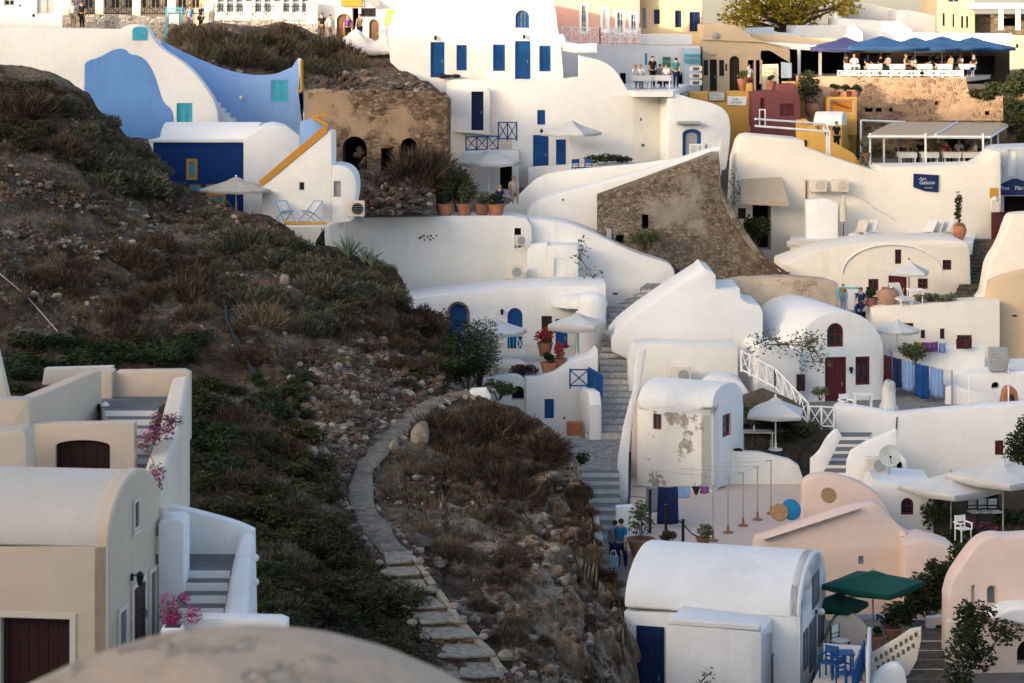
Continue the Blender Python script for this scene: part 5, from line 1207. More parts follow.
# upper restaurant terrace: stone wall, deck, railing, blue parasols, diners
pl = Pl(900, 142); b = Bld('stone_terrace_wall', 'tall rubble-stone retaining wall under the blue parasol restaurant', 'wall', pl, (900, 128))
b.wall([(800, 76), (966, 78), (970, 95), (1003, 96.5), (1005, 160), (800, 160)], 2, STW, [('hole', 865, 108, 873, 112, dict(rec=.5)), ('hole', 876, 108, 882, 112, dict(rec=.5)), ('hole', 889, 108, 893, 112, dict(rec=.5)), ('hole', 935, 101, 938, 105, dict(rec=.5)), ('hole', 985, 111, 990, 115, dict(rec=.5))], bevel=.12)
ztr = P(900, 78, 142).z
m = M(); m.prism([V((P(800, 0, 142.2).x, 142.2, ztr + .02)), V((P(966, 0, 142.2).x, 142.2, ztr + .02)), V((P(1010, 0, 156).x, 156, ztr + .02)), V((P(790, 0, 156).x, 156, ztr + .02))], (0, 0, -.25)); m.build('deck', CRW, b.root)
railing('terrace_railing', 'long white railing along the edge of the blue parasol restaurant', [V((P(x, 0, 142.4).x, 142.4, ztr + .03)) for x in (838, 880, 922, 963)], .42, WHT, 4, 'x')
def on_deck(x, d): return V(((x - 512) * d / F, d, ztr + .03))
plainb('restaurant_wall', 'shaded restaurant wall behind the diners under the blue parasols', 'wall', [(848, 50), (1010, 50), (1010, 84), (848, 84)], 149.5, .6, plain('restaurant_painted_shade', (.05, .035, .025), .9), [('hole', 860, 53, 890, 76, dict(rec=.5)), ('hole', 905, 56, 935, 74, dict(rec=.5)), ('hole', 945, 56, 995, 76, dict(rec=.5))])  # the dark under the parasols is put into this wall's colour
for k, (x, d, mt, l, r) in enumerate([(845, 146, FPU, 'violet-blue parasol at the left end of the terrace row', 2.2), (881, 145.5, FBL, 'blue parasol second from the left in the terrace row', 2.5), (915, 145.5, FBL, 'blue parasol in the middle of the terrace row', 2.2), (942, 146, FBL, 'blue parasol second from the right in the terrace row', 2.3), (972, 147, FBL, 'blue parasol at the right end of the terrace row', 2.2)]):
    p = on_deck(x, d); umbrella(l, p, 1.75 + .06 * (k % 2), r * 1.28, 4, mt, math.pi / 4 + .05 * k, .55, .22, group='blue parasols on the stone terrace')
cols = ['brown', 'white', 'navy', 'black', 'grey', 'tan', 'grey', 'teal', 'maroon', 'brown', 'tan', 'white', 'black', 'red', 'navy', 'white']
rg = random.Random(12); hairs = [HAIRD, HAIRB]
names = ['first', 'second', 'third', 'fourth', 'fifth', 'sixth', 'seventh', 'eighth', 'ninth', 'tenth', 'eleventh', 'twelfth', 'thirteenth']
for k, x in enumerate([847, 857, 869, 880, 891, 903, 916, 931, 940, 947, 954, 962, 973]):
    c = cols[k]; person(f'diner in {c}, {names[k]} from the left behind the white terrace railing', on_deck(x + rg.uniform(-3.5, 3.5), 143.9 + rg.uniform(0, 2.6)), rg.uniform(-1.5, 1.5), TOWELS[c], TOWELS[cols[(k + 3) % 13]], 'sit', hairs[k % 2], 'diners under the blue parasols')
for k, x in enumerate([852, 874, 897, 924, 944, 967]):
    table(f'white-clothed table, {names[k]} from the left under the blue parasols', on_deck(x, 144.2), 0, .8, .7, WHT, FWH, 'tables under the blue parasols')
# lower restaurant: white pergola
pl = Pl(930, 133); zt2 = P(930, 166, 131.5).z
t = thing('pergola', 'white-framed pergola with a pale awning roof above the diners', 'pergola', P(930, 166, 131.5))
def pz(x, y, d): return P(x, y, d)
fr = [P(868, 135, 130.5), P(990, 135.5, 130.5), P(1010, 123, 138), P(893, 122, 138)]
m = M(); m.prism([p + V((0, 0, .02)) for p in fr], (0, 0, -.06)); m.build('awning', FBE, t)
m = M()
for a, c in ((0, 1), (1, 2), (2, 3), (3, 0)): m.tube(fr[a] + V((0, 0, -.1)), fr[c] + V((0, 0, -.1)), .08, .08, 4)
m.tube(fr[0].lerp(fr[1], .55) + V((0, 0, .03)), fr[3].lerp(fr[2], .55) + V((0, 0, .03)), .07, .07, 4)
m.tube(P(861, 120.5, 136), P(905, 122, 138), .06, .06, 4); m.tube(P(861, 120.5, 136), P(861, 166, 136), .06, .06, 4)
m.build('frame', WHT, t)
for x, d in ((870, 130.6), (884, 133), (925.5, 130.4), (938, 134), (983, 130.4), (991, 132), (998, 135)):
    p = P(x, 136, d); m = M(); m.box((p.x, p.y, (p.z + zt2) / 2), .1, .1, p.z - zt2 + .3); m.build('post', WHT, t)
plainb('stone_terrace_wall', 'shaded brown masonry wall behind the pergola diners', 'wall', [(858, 121), (1012, 121), (1012, 172), (858, 172)], 139, .6, RUIN, [('hole', 945, 138, 965, 168, dict(rec=.5))])
m = M(); m.prism([V((P(x, 0, d).x, d, zt2)) for x, d in ((855, 129.5), (1006, 129.5), (1016, 139), (850, 139))], (0, 0, -.5)); tf = m.build('pergola_terrace', PAVE, None); tf['kind'] = 'structure'
def on_t2(x, d): return V(((x - 512) * d / F, d, zt2 + .01))
for k, x in enumerate([899, 921, 936, 946, 959, 966, 975, 986]):
    c = ['grey', 'black', 'tan', 'red', 'white', 'brown', 'white', 'sky'][k]
    person(f'diner in {c}, {names[k]} from the left under the pale pergola', on_t2(x, 132.3 + (k % 3) * .8), rg.uniform(-1.6, 1.6), TOWELS[c], TOWELS['navy'], 'stand' if k == 0 else 'sit', hairs[(k + 1) % 2], 'diners under the pergola')
for k, x in enumerate([907, 929, 951, 970, 990]):
    table(f'white-clothed table, {names[k]} from the left under the pale pergola', on_t2(x, 131.6), 0, .9, .8, WHT, FWH, 'tables under the pergola')
for k, x in enumerate([903, 914, 925, 941, 955, 964, 981]): chair(f'dark wooden chair, {names[k]} from the left under the pale pergola', on_t2(x, 132.9), [0, 1.6, 3.1, -1.5][k % 4], DKB, group='chairs under the pergola')
# yellow vault house, yellow kiosk and pots
pl = Pl(838, 134.5, -14); b = Bld('yellow_vault', 'ochre house with a small white barrel roof and dark doorway', 'house', pl, (838, 165))
a = P(820, 126, 134.3); c_ = a + pl.u * 1.95; c_.z = a.z
b.wall([(814, 124), (842, 125.5), (842, 175), (814, 175)], 2.6, YE, [('hole', 825, 129.5, 829, 136, dict(rec=.3))])
b.barrel(pl.hit(813.5, 124) - pl.n * 1.3, pl.hit(842, 124) - pl.n * 1.3, 1.3, .66, W2)
pr = pl.right(842.2); b.wall([(842, 125), (861, 126), (861, 172), (842, 175)], .4, YE, [('hole', 848, 133, 854, 172, dict(rec=.35, arch=.5))], pl=pr, name='gable_wall')
pl = Pl(843, 137.5); b = Bld('yellow_kiosk', 'square yellow kiosk with an orange panel, above the white barrel roof', 'kiosk', pl, (843, 130))
b.wall([(826.5, 97), (857, 97), (857, 135), (826.5, 135)], 1.6, YE, [('win', 830, 99.5, 854.5, 114, dict(mat=BE, nx=1, nz=1, glass=plain('orange_board', (.52, .22, .03)), rec=.2))], bevel=.05)
m = M(); m.tube(pl.hit(834, 103) + V((0, .1, 0)), pl.hit(850, 108) + V((0, .1, 0)), .08, .05, 5); m.tube(pl.hit(833, 101) + V((0, .1, 0)), pl.hit(838, 103) + V((0, .1, 0)), .05, .05, 5); m.build('painted_stroke', plain('rust_paint', (.35, .08, .02)), b.root)
for k, (x, l) in enumerate([(835, 'small pot with a dark shrub at the left on the yellow kiosk'), (845.5, 'square terracotta planter in the middle of the yellow kiosk roof'), (856, 'dark pot with a bushy shrub at the right on the yellow kiosk')]):
    pot_plant(l, P(x, 97, 138.2), .36 if k == 1 else .28, .32, (.4, .42), 'box' if k == 1 else 'tall', TER if k == 1 else TERD, 20 + k, LEAFD)
pot_plant('large old terracotta jar under a dark shrub left of the yellow kiosk', P(813, 118, 137.5), .5, 1.0, (.8, 1.5), 'jar', TERD, 31, LEAFD)
bush('bush', 'tall dark shrub above the terracotta jar by the maroon house', P(806, 103, 139), .9, 1.9, LEAFD, 33, 700)
person('person in black standing before the ochre vault house', P(836.5, 153, 131.5), .4, TOWELS['black'], TOWELS['black'], sc=1.0); person('dark-haired person half hidden at the foot of the ochre slope', P(818, 158, 131), -.5, TOWELS['black'], TOWELS['navy'], sc=.8); person('person sitting near the maroon house behind the pale railing', P(803, 150, 131), .5, TOWELS['navy'], TOWELS['black'], 'sit')
plainb('ochre_wall', 'low ochre stair wall in front of the yellow vault house', 'wall', [(797, 120), (806, 119), (830, 140), (853, 153), (862, 164), (880, 172), (880, 185), (797, 185)], 130.6, .6, YE, yaw=0)
t = thing('awning_rig', 'pale thin awning frame stretching left of the yellow vault house', 'frame', P(825, 153, 130)); m = M()
for a, c in (((755, 119, 129), (826, 124, 131)), ((755, 126, 127.5), (829, 131.5, 128.5))): m.tube(P(*a), P(*c), .06, .06, 5)
m.tube(P(826, 124, 131), P(829, 131.5, 128.5), .05, .05, 5); m.build('beam', WHT, t)
for x, y, d in ((827, 131, 128.6), (829.5, 131, 128.5), (824, 124, 131)): m = M(); m.tube(P(x, y, d), P(x, 155, d), .05, .05, 5); m.build('post', WHT, t)
pot_plant('flowering plant in a dark pot beside the pergola corner post', P(866, 162, 129.3), .25, .5, (.42, .9), 'tall', TERD, 40, LEAFG)
climber('shrub', 'dark narrow shrub in front of the ochre doorway', [P(861.5, 164, 129.2), P(861, 155, 129.2), P(862, 146, 129.3)], .4, LEAFD, 41, cat='shrub')

# ================================================================== big cream retaining wall with signs
pl = Pl(860, 123); b = Bld('retaining_wall', 'big cream white retaining wall carrying the navy sign', 'wall', pl, (870, 240))
b.wall([(728, 285), (736, 160)] + [(741, 142), (745, 137), (752, 135.5), (800, 139.5), (804, 141), (805, 147), (840, 159.5), (880, 172.5), (882, 167), (930, 166.5), (980, 165), (990, 160), (997, 152)] + [(1001, 152), (1001, 262), (860, 285)], 3.5, WC, [('hole', 752.5, 204, 771, 250, dict(rec=1.5)), ('shut', 738, 208, 746, 219, dict(mat=DKB))], bevel=.2)
m = M()
for p, q_ in (((852, 194), (860, 196.5)), ((862, 198), (870, 203)), ((872, 205), (879, 210)), ((880, 211), (888, 214)), ((890, 216), (896, 220))): plate(m, pl, [pl.uz(p[0], p[1]), pl.uz(q_[0], q_[1]), pl.uz(q_[0], q_[1] + 1.6), pl.uz(p[0], p[1] + 1.6)], -.05, .06)
m.build('drain_stones', CRW, b.root, .03)
sign('navy sign with white script on the cream retaining wall', pl, [(913.3, 173.5), (938.5, 175), (938, 192), (924.5, 191), (913, 187)], NAVY, None, texts=[('Apo', 922, 178.5, 3.0, 1), ('Galazio', 926.5, 182.5, 3.8, 1, 15), ('restaurant', 928, 187.6, 1.5)], tm=plain('pale_script_paint', (.55, .62, .7)))
for k, (x, l) in enumerate([(817.5, 'air conditioner, the left of the two on the cream wall'), (839.5, 'air conditioner, the right of the two on the cream wall')]):
    ac_unit(l, P(x, 193, 122.6) + V((0, -.1, 0)), 0, .88, .62, fan=CREF, group='air conditioners on the cream wall')
t = thing('pipe', 'thin brown pipe running down behind the left air conditioner', 'pipe', pl.hit(806, 200)); m = M(); m.path([pl.hit(806, 180) + V((0, -.05, 0)), pl.hit(806, 210) + V((0, -.05, 0))], .04); m.build('pipe', TERD, t)
plainb('parapet_wall', 'low white terrace parapet left of the folded parasol', 'wall', [(806, 200), (826, 199), (838, 203), (838, 250), (806, 250)], 121.4, .7, W)
# terrace with sunbeds
zl = P(880, 240, 120.5).z; 
m = M(); m.prism([V((P(x, 0, d).x, d, zl)) for x, d in ((790, 119), (972, 119), (976, 123.2), (790, 123.2))], (0, 0, -.6)); o = m.build('sunbed_terrace', W2); o['kind'] = 'structure'
def on_t3(x, d): return V(((x - 512) * d / F, d, zl + .01))
t = local('folded_parasol', 'folded cream parasol on the terrace under the air conditioners', 'umbrella'); m = M(); m.lathe([(.05, .75), (.2, .85), (.17, 1.4), (.09, 2.0), (.02, 2.25)], n=10); fit(m, 'canopy', FCR, t, 0, 50); m = M(); m.tube((0, 0, 0), (0, 0, 2.3), .03, .03, 6); fit(m, 'pole', BRN, t); m = M(); m.lathe([(.3, 0), (.3, .07), (.06, .1)], n=12); fit(m, 'base', CRW, t); put(t, on_t3(843.5, 121.4))
def sunbed(label, at, rz, cush=None, group=None):
    t = local('sunbed', label, 'sunbed', group); m = M()
    for sx in (-1, 1): m.box((sx * .3, 0, .3), .05, 1.3, .05)
    for y in (-.62, .62): m.box((0, y, .3), .56, .05, .05)
    fit(m, 'frame', WHT, t)
    for sx in (-1, 1):
        for y in (-.55, .55): m = M(); m.box((sx * .28, y, .14), .05, .05, .28); fit(m, 'leg', WHT, t)
    m = M(); m.prism([(-.27, -.62, .33), (.27, -.62, .33), (.27, .25, .33), (-.27, .25, .33)], (0, 0, .07)); m.prism([(-.27, .26, .33), (.27, .26, .33), (.27, .75, .92), (-.27, .75, .92)], (0, -.05, .05)); fit(m, 'cushion', cush or FCR, t, .02); return put(t, at, rz)
sunbed('sunbed with a dark striped cushion, left of the other white sunbeds', on_t3(859, 120.3), -.5, FCR); sunbed('white sunbed next to the striped one, with its back up', on_t3(868, 120.6), -.6, FWH)
sunbed('white sunbed, left of the three by the tall jar', on_t3(926, 120.2), -.7, FWH, 'sunbeds by the jar'); sunbed('white sunbed, middle of the three by the tall jar', on_t3(934, 120.4), -.6, FWH, 'sunbeds by the jar'); sunbed('white sunbed, right of the three by the tall jar', on_t3(943, 120.6), -.7, FWH, 'sunbeds by the jar')
pot_plant('tall thin plant in a round terracotta jar on the sunbed terrace', on_t3(959.5, 120.4), .36, .85, (.36, 1.6), 'jar', TER, 44, LEAFD)
t = thing('folded_cover', 'rolled cream cover on the low wall left of the sunbeds', 'cover', P(805, 246, 118)); m = M(); m.tube(P(787, 244, 118.2), P(816, 243, 118.2), .16, .12, 8); m.tube(P(797, 246, 118), P(814, 246.5, 118), .14, .14, 8); m.build('cover', FCR, t, 0, 50)
# corner with the navy gable sign, maroon gate, lamp box
pl = Pl(1010, 124); b = Bld('bar_house', 'grey house with pale shutters behind the navy gable sign', 'house', pl, (1010, 240))
b.wall([(1000, 150), (1008, 148), (1060, 146), (1060, 262), (1000, 262)], 4, SHADE, [('shut', 998.5 + 2.5, 166, 1004, 178, dict(mat=WHT)), ('shut', 1008, 150, 1016, 176, dict(mat=WHT)), ('hole', 1004, 196, 1040, 232, dict(rec=1.2))], pl=Pl(1010, 126))
sign('navy gable-shaped sign with white script at the right edge', pl, [(998, 185), (1012, 178.5), (1017, 178.5), (1036, 185), (1036, 195), (998, 195)], NAVY, None, th=.12, texts=[('Fino', 1003.5, 188, 4.0, 1), ('Thira', 1019, 188, 4.0, 1)], tm=MT['pale_script_paint'])
pl2 = Pl(1002, 122.5); b = Bld('maroon_gate', 'maroon wooden gate at the top of the dark stone steps', 'gate', pl2, (1002, 236)); b.wall([(991.5, 211.5), (1013, 212), (1013, 245), (991.5, 245)], .1, MARO, bevel=.01, name='gate_leaf')
m = M()
for k in range(6): u, z = pl2.uz(993 + k * 3.8, 212); plate(m, pl2, rect(u - .006, z - 1.4, u + .006, z - .05), .001, .012)
m.build('board_gap', DKB, b.root)
t = thing('lantern_box', 'cream wooden lantern box on the wall beside the maroon gate', 'lantern', P(995, 212, 122)); m = M(); p = P(995, 212, 122); m.box((p.x, p.y, p.z + .3), .42, .35, .6); m.build('case', FCR and CRW, t, .02); m = M(); m.lathe([(.32, 0), (.05, .2)], (p.x, p.y, p.z + .605), 4); m.build('lid', CRW, t)
t = thing('orange_panel', 'small orange fabric panel above the cream lantern box', 'panel', P(994, 200, 123)); m = M(); p = P(994, 194, 123); m.box(p, .45, .06, .6); m.build('panel', OC, t)

for k, (x, y, r, h) in enumerate([(978, 92, 1.3, 1.2), (992, 88, 1.4, 1.3), (1006, 90, 1.4, 1.6), (1018, 84, 1.5, 1.8), (1012, 108, 1.5, 2.0), (1022, 120, 1.5, 2.2), (1008, 128, 1.2, 1.8), (1020, 140, 1.4, 2.0), (1016, 76, 1.3, 1.5)]):
    bush('bush', 'dense dark shrub on the slope right of the sunlit stone wall', P(x + 6, y + 10, 141 - .03 * y), r * .68, h * .7, LEAFD if k % 3 else LEAFH, 300 + k, 500, .12, 'shrubs right of the stone wall', stems=False)
plainb('earth_slope', 'brown earth slope under the shrubs at the right edge', 'slope', [(1003, 90), (1060, 78), (1060, 175), (1003, 175)], 143.5, 4, RUIN, bevel=.3)
plainb('white_house', 'cream flat-roofed house behind the blue parasols and left of the tall blank house', 'house', [(838, 18), (900, 22), (912, 30), (912, 60), (838, 60)], 160, 5, W)
plainb('white_house', 'broad white house wall between the tree and the covered cafe', 'house', [(690, 30), (800, 33), (800, 56), (690, 56)], 156, 4, W)
# ================================================================== middle: white ramps, walls and the ruined wall
pl = Pl(580, 125.5); b = Bld('ramp_wall', 'white curved ramp wall below the blue doors of the big house', 'wall', pl, (560, 215))
b.wall([(503, 212)] + smooth_poly([(503, 207), (512, 203), (524, 190), (537, 178), (551, 172.5), (590, 168), (640, 164), (680, 158)]) + [(680, 215), (503, 222)], .6, W2, [], bevel=.14)
pl = Pl(600, 122.2); b = Bld('ramp_wall', 'long broad white ramp wall running up behind the brown ruined wall', 'wall', pl, (560, 240))
b.wall([(526, 235), (527, 212)] + smooth_poly([(527, 212), (533, 205), (546, 198), (566, 191), (598, 185), (630, 176), (660, 167), (690, 157), (705, 152), (720, 148)]) + [(722, 172), (700, 240), (526, 250)], 2.2, W2, [('hole', 562, 199, 564, 201, dict(rec=.2)), ('hole', 555.5, 188, 557, 190, dict(rec=.2))], bevel=.25)
pl = Pl(660, 120, -2); b = Bld('ruin_wall', 'tall brown weathered masonry wall of a roofless ruin with one small window', 'ruin', pl, (690, 285))
b.wall([(597, 196), (611, 191), (640, 180.5), (661, 172.5), (690, 162), (713, 153), (719, 153), (721, 185), (728, 205), (738, 222), (748, 240), (762, 256), (772, 268), (788, 276), (788, 295), (597, 295)], 1.6, RUIN2,
       [('hole', 642, 214.5, 648.5, 229, dict(rec=.8)), ('hole', 606, 229, 610, 241, dict(rec=.5)), ('hole', 616, 235, 624, 243, dict(rec=.6))], bevel=.12)
m = M(); m.prism([pl.hit(*p) for p in [(720, 196), (726, 196), (738, 218), (752, 240), (770, 262), (764, 264), (747, 244), (732, 222)]], pl.n * .5); m.build('sloping_ledge', RUIN2, b.root, .08)
m = M(); m.prism([pl.hit(*p) for p in [(606.5, 228), (611.5, 229), (611.5, 240), (606.5, 240)]], pl.n * .1); m.build('door_leaf', GRYP, b.root)
bush('bush', 'green spreading bush growing from the foot of the brown ruined wall', P(646, 250, 118.6), 1.15, 1.0, LEAF, 51, 600, .08)
pl = Pl(640, 118.6); b = Bld('retaining_wall', 'broad white retaining wall sloping down to the stairs below the brown ruin', 'wall', pl, (640, 330))
b.wall([(512, 232)] + smooth_poly([(512, 221), (540, 219), (568, 223), (590, 231), (612, 242), (640, 254), (660, 260), (671, 264), (675.5, 272), (675, 290)]) + [(674, 300), (655, 320), (606, 345), (512, 345)], 2.6, W, [('hole', 613, 293, 618, 295, dict(rec=.2)), ('hole', 569.5, 225, 571.5, 227, dict(rec=.2))], bevel=.3)
pl = Pl(430, 118); b = Bld('terrace_wall', 'very long white terrace wall under the row of terracotta pots', 'wall', pl, (430, 300))
b.wall([(322, 260), (322, 224), (342, 218.5), (360, 217), (510, 216), (527, 219), (532, 228), (532, 345), (322, 345)], 2.6, WS, [('hole', 514.5, 228, 521, 248, dict(rec=.25, sur=W, sw=.1)), ('win', 505.5, 267, 511, 281, dict(mat=CRW, nx=3, nz=1))], bevel=.16)
m = M(); rr = random.Random(9)
for k in range(12):
    x, y = 418 + rr.uniform(0, 20), 236 + rr.uniform(0, 6); u, z = pl.uz(x, y); plate(m, pl, rect(u, z, u + rr.uniform(.05, .14), z + rr.uniform(.04, .1)), -.02, .012)
m.build('exposed_stone', BLK, b.root)
for k, (x, l, r, h, lf) in enumerate([(445, 'broad terracotta pot under the leafy shrub, left end of the pot row', .42, 1.1, LEAFD), (464.5, 'tall terracotta pot with a green shrub, second in the pot row', .4, 1.0, LEAF), (482, 'dull terracotta pot with a small plant, third in the pot row', .36, .6, LEAFG), (496, 'wide terracotta pot with low leaves, right end of the pot row', .44, .5, LEAFD)]):
    pot_plant(l, P(x, 216.5, 118.6), r, .62, (r * 1.5, h), 'tall', TERD if k == 2 else TER, 60 + k, lf, group=None)
bigb = bush('bush', 'large brown dry bush beside the cave openings', P(416, 205, 121.2), .9, 1.2, DRY, 52, 500, .12, clumps=6)
for k, (dx, dz, sc_) in enumerate([(0, .25, 2.3), (-1.5, .1, 1.7), (1.35, .3, 1.8), (.3, 1.1, 2.0)]): meshobj(cushion_mesh('twigs', 2600, 1, .95, 520 + k, STRAW if k == 2 else DRY, .34, .016, .35), 'twigs', bigb, V((dx, .2 * k - .3, dz)), k, sc_ * .92)
bush('bush', 'dark green shrub between the dry bush and the terracotta pots', P(457, 210, 119.8), 1.1, 2.2, LEAFD, 53, 900, .10)
person('woman in a pale top and sunglasses leaning on the ramp by the pots', P(513.5, 204, 124.4), .2, fabric('pale_rose_cloth', (.5, .38, .36), trans=.1), TOWELS['tan'], 'sit', BRN, sc=1.05)
person('person in a blue top bending over the terrace behind the pots', P(500, 212, 120.2), -.4, TOWELS['navy'], TOWELS['navy'], 'sit', HAIRB)
# little white blocks on the wall
b = plainb('white_block', 'small white rooftop block with a faint shuttered niche', 'house', [(527, 250), (531, 245), (548, 243), (549, 300), (527, 300)], 117.2, 2, W2)
b = plainb('white_block', 'wider white rooftop block right of the small air conditioner', 'house', [(548, 246), (556, 245), (578, 246), (579, 300), (548, 300)], 116.8, 2, W, [('shut', 554, 258, 564, 276, dict(mat=WHT))])
ac_unit('white air conditioner hanging on the long wall above the white rooms', P(514.5, 280, 116.6), 0, .9, .62); ac_unit('small cream air conditioner higher on the wall beside a cable', P(519.5, 247, 117.2), .3, .4, .5)
climber('climbing_plant', 'sparse climbing plant on the white wall above the round white room', [P(579, 246, 116.3), P(581, 258, 116), P(586, 268, 115.8), P(592, 278, 115.6), P(601, 288, 115.4), P(583, 284, 115.6), P(590, 291, 115.4)], .62, LEAF, 54, .10, 34)
# house with arched blue doors
pl = Pl(500, 112.5); b = Bld('white_house', 'white house with arched blue doors behind the grey-green shrub', 'house', pl, (500, 400))
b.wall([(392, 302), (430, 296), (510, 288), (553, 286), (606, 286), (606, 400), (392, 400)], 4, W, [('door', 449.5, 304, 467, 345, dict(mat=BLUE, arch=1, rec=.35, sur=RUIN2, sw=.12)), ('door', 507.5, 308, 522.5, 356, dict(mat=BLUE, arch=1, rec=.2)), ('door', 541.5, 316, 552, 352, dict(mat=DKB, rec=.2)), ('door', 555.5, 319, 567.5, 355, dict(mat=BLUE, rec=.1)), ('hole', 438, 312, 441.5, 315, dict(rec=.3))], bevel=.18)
m = M(); u0, z0 = pl.uz(508, 331); u1, z1 = pl.uz(522.5, 329); plate(m, pl, rect(u0, z0, u1, z1 + .02), -.05, .06)
u0, z0 = pl.uz(509, 350); u1, z1 = pl.uz(514, 330); ring(m, pl, rect(u0, z0, u1, z1), rect(u0 + .06, z0 + .06, u1 - .05, z1 - .06), .05, .1); m.build('door_lattice', CYAN, b.root)
c0 = P(592, 306, 110.8); m = M(); m.lathe([(.66, -3.6), (.66, -.9), (.66, .12), (.62, .3), (.5, .44), (.25, .52), (.02, .54)], c0 + V((0, 0, .1)), 28); m.build('round_room', W2, b.root, 0, 50)
c0 = P(580, 303, 112.3); m = M(); m.lathe([(1.3, -.12), (1.3, .05), (1.2, .2), (.9, .36), (.4, .44), (.02, .46)], c0, 28); m.build('round_roof', W2, b.root, 0, 50)
pq = Pl(577, 110.6, 42); b.on(pq, ('shut', 575.5, 325, 582.5, 354, dict(mat=CYAN, leaves=1)))
lamp('dark lantern between the two arched blue doors', pl.hit(502, 311), pl.n, style='l'); lamp('dark lantern left of the stone-framed arched door', pl.hit(441, 316), pl.n, style='l')
umbrella('white parasol before the arched blue doors, left of its neighbour with a pole', P(494, 366, 107.5), 1.62, 1.5, 6, FWH, .2, .5, .18)
umbrella('white square parasol with a slim pole in front of the blue door and round room', P(577, 361, 107.6), 1.72, 1.5, 4, FWH, .5, .4, .34)
# terrace of that house
zt5 = P(560, 362, 107.5).z; m = M(); m.prism([V((P(x, 0, d).x, d, zt5)) for x, d in ((520, 105.6), (598, 105.6), (604, 112), (480, 112), (480, 107))], (0, 0, -1.2)); o = m.build('door_terrace', CRW, None, .06); o['kind'] = 'structure'
b = plainb('terrace_wall', 'white low terrace wall left of the red flowerpots', 'wall', [(488, 358), (520, 360), (535, 372), (535, 420), (488, 420)], 106.8, .5, W, bevel=.12)
railing('railing', 'small white cross railing before the middle arched blue door', [P(517, 354, 107), P(523.5, 354, 107)], .85, WHT, 1, 'x'); 
pot_plant('terracotta pot with a wide red-leaved plant beside the dark door', P(545, 356, 108.2), .34, .6, (.62, .8), 'tall', TER, 70, REDF); pot_plant('low planter of pink flowers under the blue door', P(560.5, 358, 107.6), .2, .25, (.4, .35), 'tall', TER, 71, PINKF); pot_plant('terracotta pot at the edge of the terrace wall, left of its twin', P(549, 375, 104.8), .36, .55, (.32, .4), 'tall', TER, 72, LEAFD); pot_plant('dark terracotta pot with a spindly pink plant at the terrace corner', P(559, 370, 105), .32, .5, (.3, .95), 'tall', TERD, 73, REDF)
t = thing('stone_bowl', 'dark shallow bowl on the white parapet near the parasol pole', 'bowl', P(574, 362.5, 105.5)); m = M(); m.lathe([(.1, 0), (.22, .12), (.18, .12), (.05, .05)], P(574, 363, 105.5), 12); m.build('bowl', BLK, t, 0, 40)
t = thing('stone_bowl', 'small dark bowl further right on the white parapet', 'bowl', P(585.5, 359.5, 105.5)); m = M(); m.lathe([(.07, 0), (.15, .09), (.12, .09), (.04, .04)], P(585.5, 360, 105.5), 12); m.build('bowl', BLK, t, 0, 40)
# lower small house with the blue railing
pl = Pl(560, 104, 4); b = Bld('small_house', 'small white house with a blue shutter under the blue railing balcony', 'house', pl, (560, 440))
b.wall([(526, 378), (540, 377.5), (556, 372), (572, 362), (592, 357), (597, 352), (598, 350), (598, 372), (591, 392), (590, 445), (526, 445)], 1.8, W, [('shut', 544.5, 399, 554, 418.5, dict(mat=BLUE, leaves=1)), ('hole', 563.5, 417, 565.5, 420, dict(rec=.15))], bevel=.2)
pr = pl.right(590); b.wall([(590.2, 392), (594, 388), (600, 392), (601.5, 405), (601.5, 440), (590.2, 446)], .5, W, [('door', 591.5, 390, 595, 432, dict(mat=BE, arch=1, rec=.2))], pl=pr, name='side_wall', bevel=.1)
railing('balcony_railing', 'bright blue cross-braced balcony railing above the white house corner', [P(570, 388.5, 103.4), P(588, 388.5, 103.4)], .85, BLUE, 1, 'x'); railing('stair_railing', 'bright blue picket railing descending beside the stone stairs', [P(589, 389, 103.3), P(602, 397, 100.6)], .95, BLUE, 3, 'v')
t = thing('terracotta_box', 'square terracotta-coloured box at the foot of the small white house', 'box', P(574.5, 435, 101.5)); p = P(574.5, 429, 101.5); m = M(); m.box(p, .66, .5, .5); m.build('box', TER, t, .03); m = M(); m.box(p + V((0, 0, .275)), .7, .54, .05); m.build('lid', TER, t, .01)
b = plainb('garden_wall', 'low weathered beige garden wall with a dark niche above the path end', 'wall', [(482, 392)] + smooth_poly([(482, 381), (500, 378), (516, 374), (526, 380), (530, 390), (532, 405)]) + [(534, 425), (482, 425)], 104.2, 1.0, WS, [('hole', 512, 386, 524, 400, dict(rec=.5, arch=1))], bevel=.15)
plainb('garden_wall', 'small white stub wall at the head of the dirt path', 'wall', [(470, 391), (486, 390), (491, 398), (489, 406), (481, 404), (476, 398), (470, 400)], 90.2, .8, WS, bevel=.12)
bush('bush', 'large grey-green willowy bush in front of the white house', P(480, 384, 103.5), 1.5, 2.9, LEAFG, 55, 2600, .085, clumps=16)
bush('bush', 'dark green bush at the crest of the cliff left of the grey-green one', P(446, 386, 101), 1.5, 3.3, LEAFD, 56, 2000, .09, clumps=10); bush('bush', 'dark low bush behind the head of the dirt path', P(468, 388, 101.5), 1.2, 1.3, LEAFD, 57, 900, .09)
bush('bush', 'dark red-leaved bush on the white terrace wall above the garden niche', P(524, 376, 105), .75, .55, leafm('plum_leaf', (.05, .03, .025), (.09, .04, .035), (.07, .07, .03)), 58, 500, .07); bush('bush', 'olive bush at the top of the cliff by the garden wall', P(498, 398, 100), .95, .7, LEAF, 59, 600, .08)
bush('bush', 'dark bush on the cliff edge beside the stair landing', P(577, 470, 88.5), .55, .7, LEAFD, 60, 450, .07)
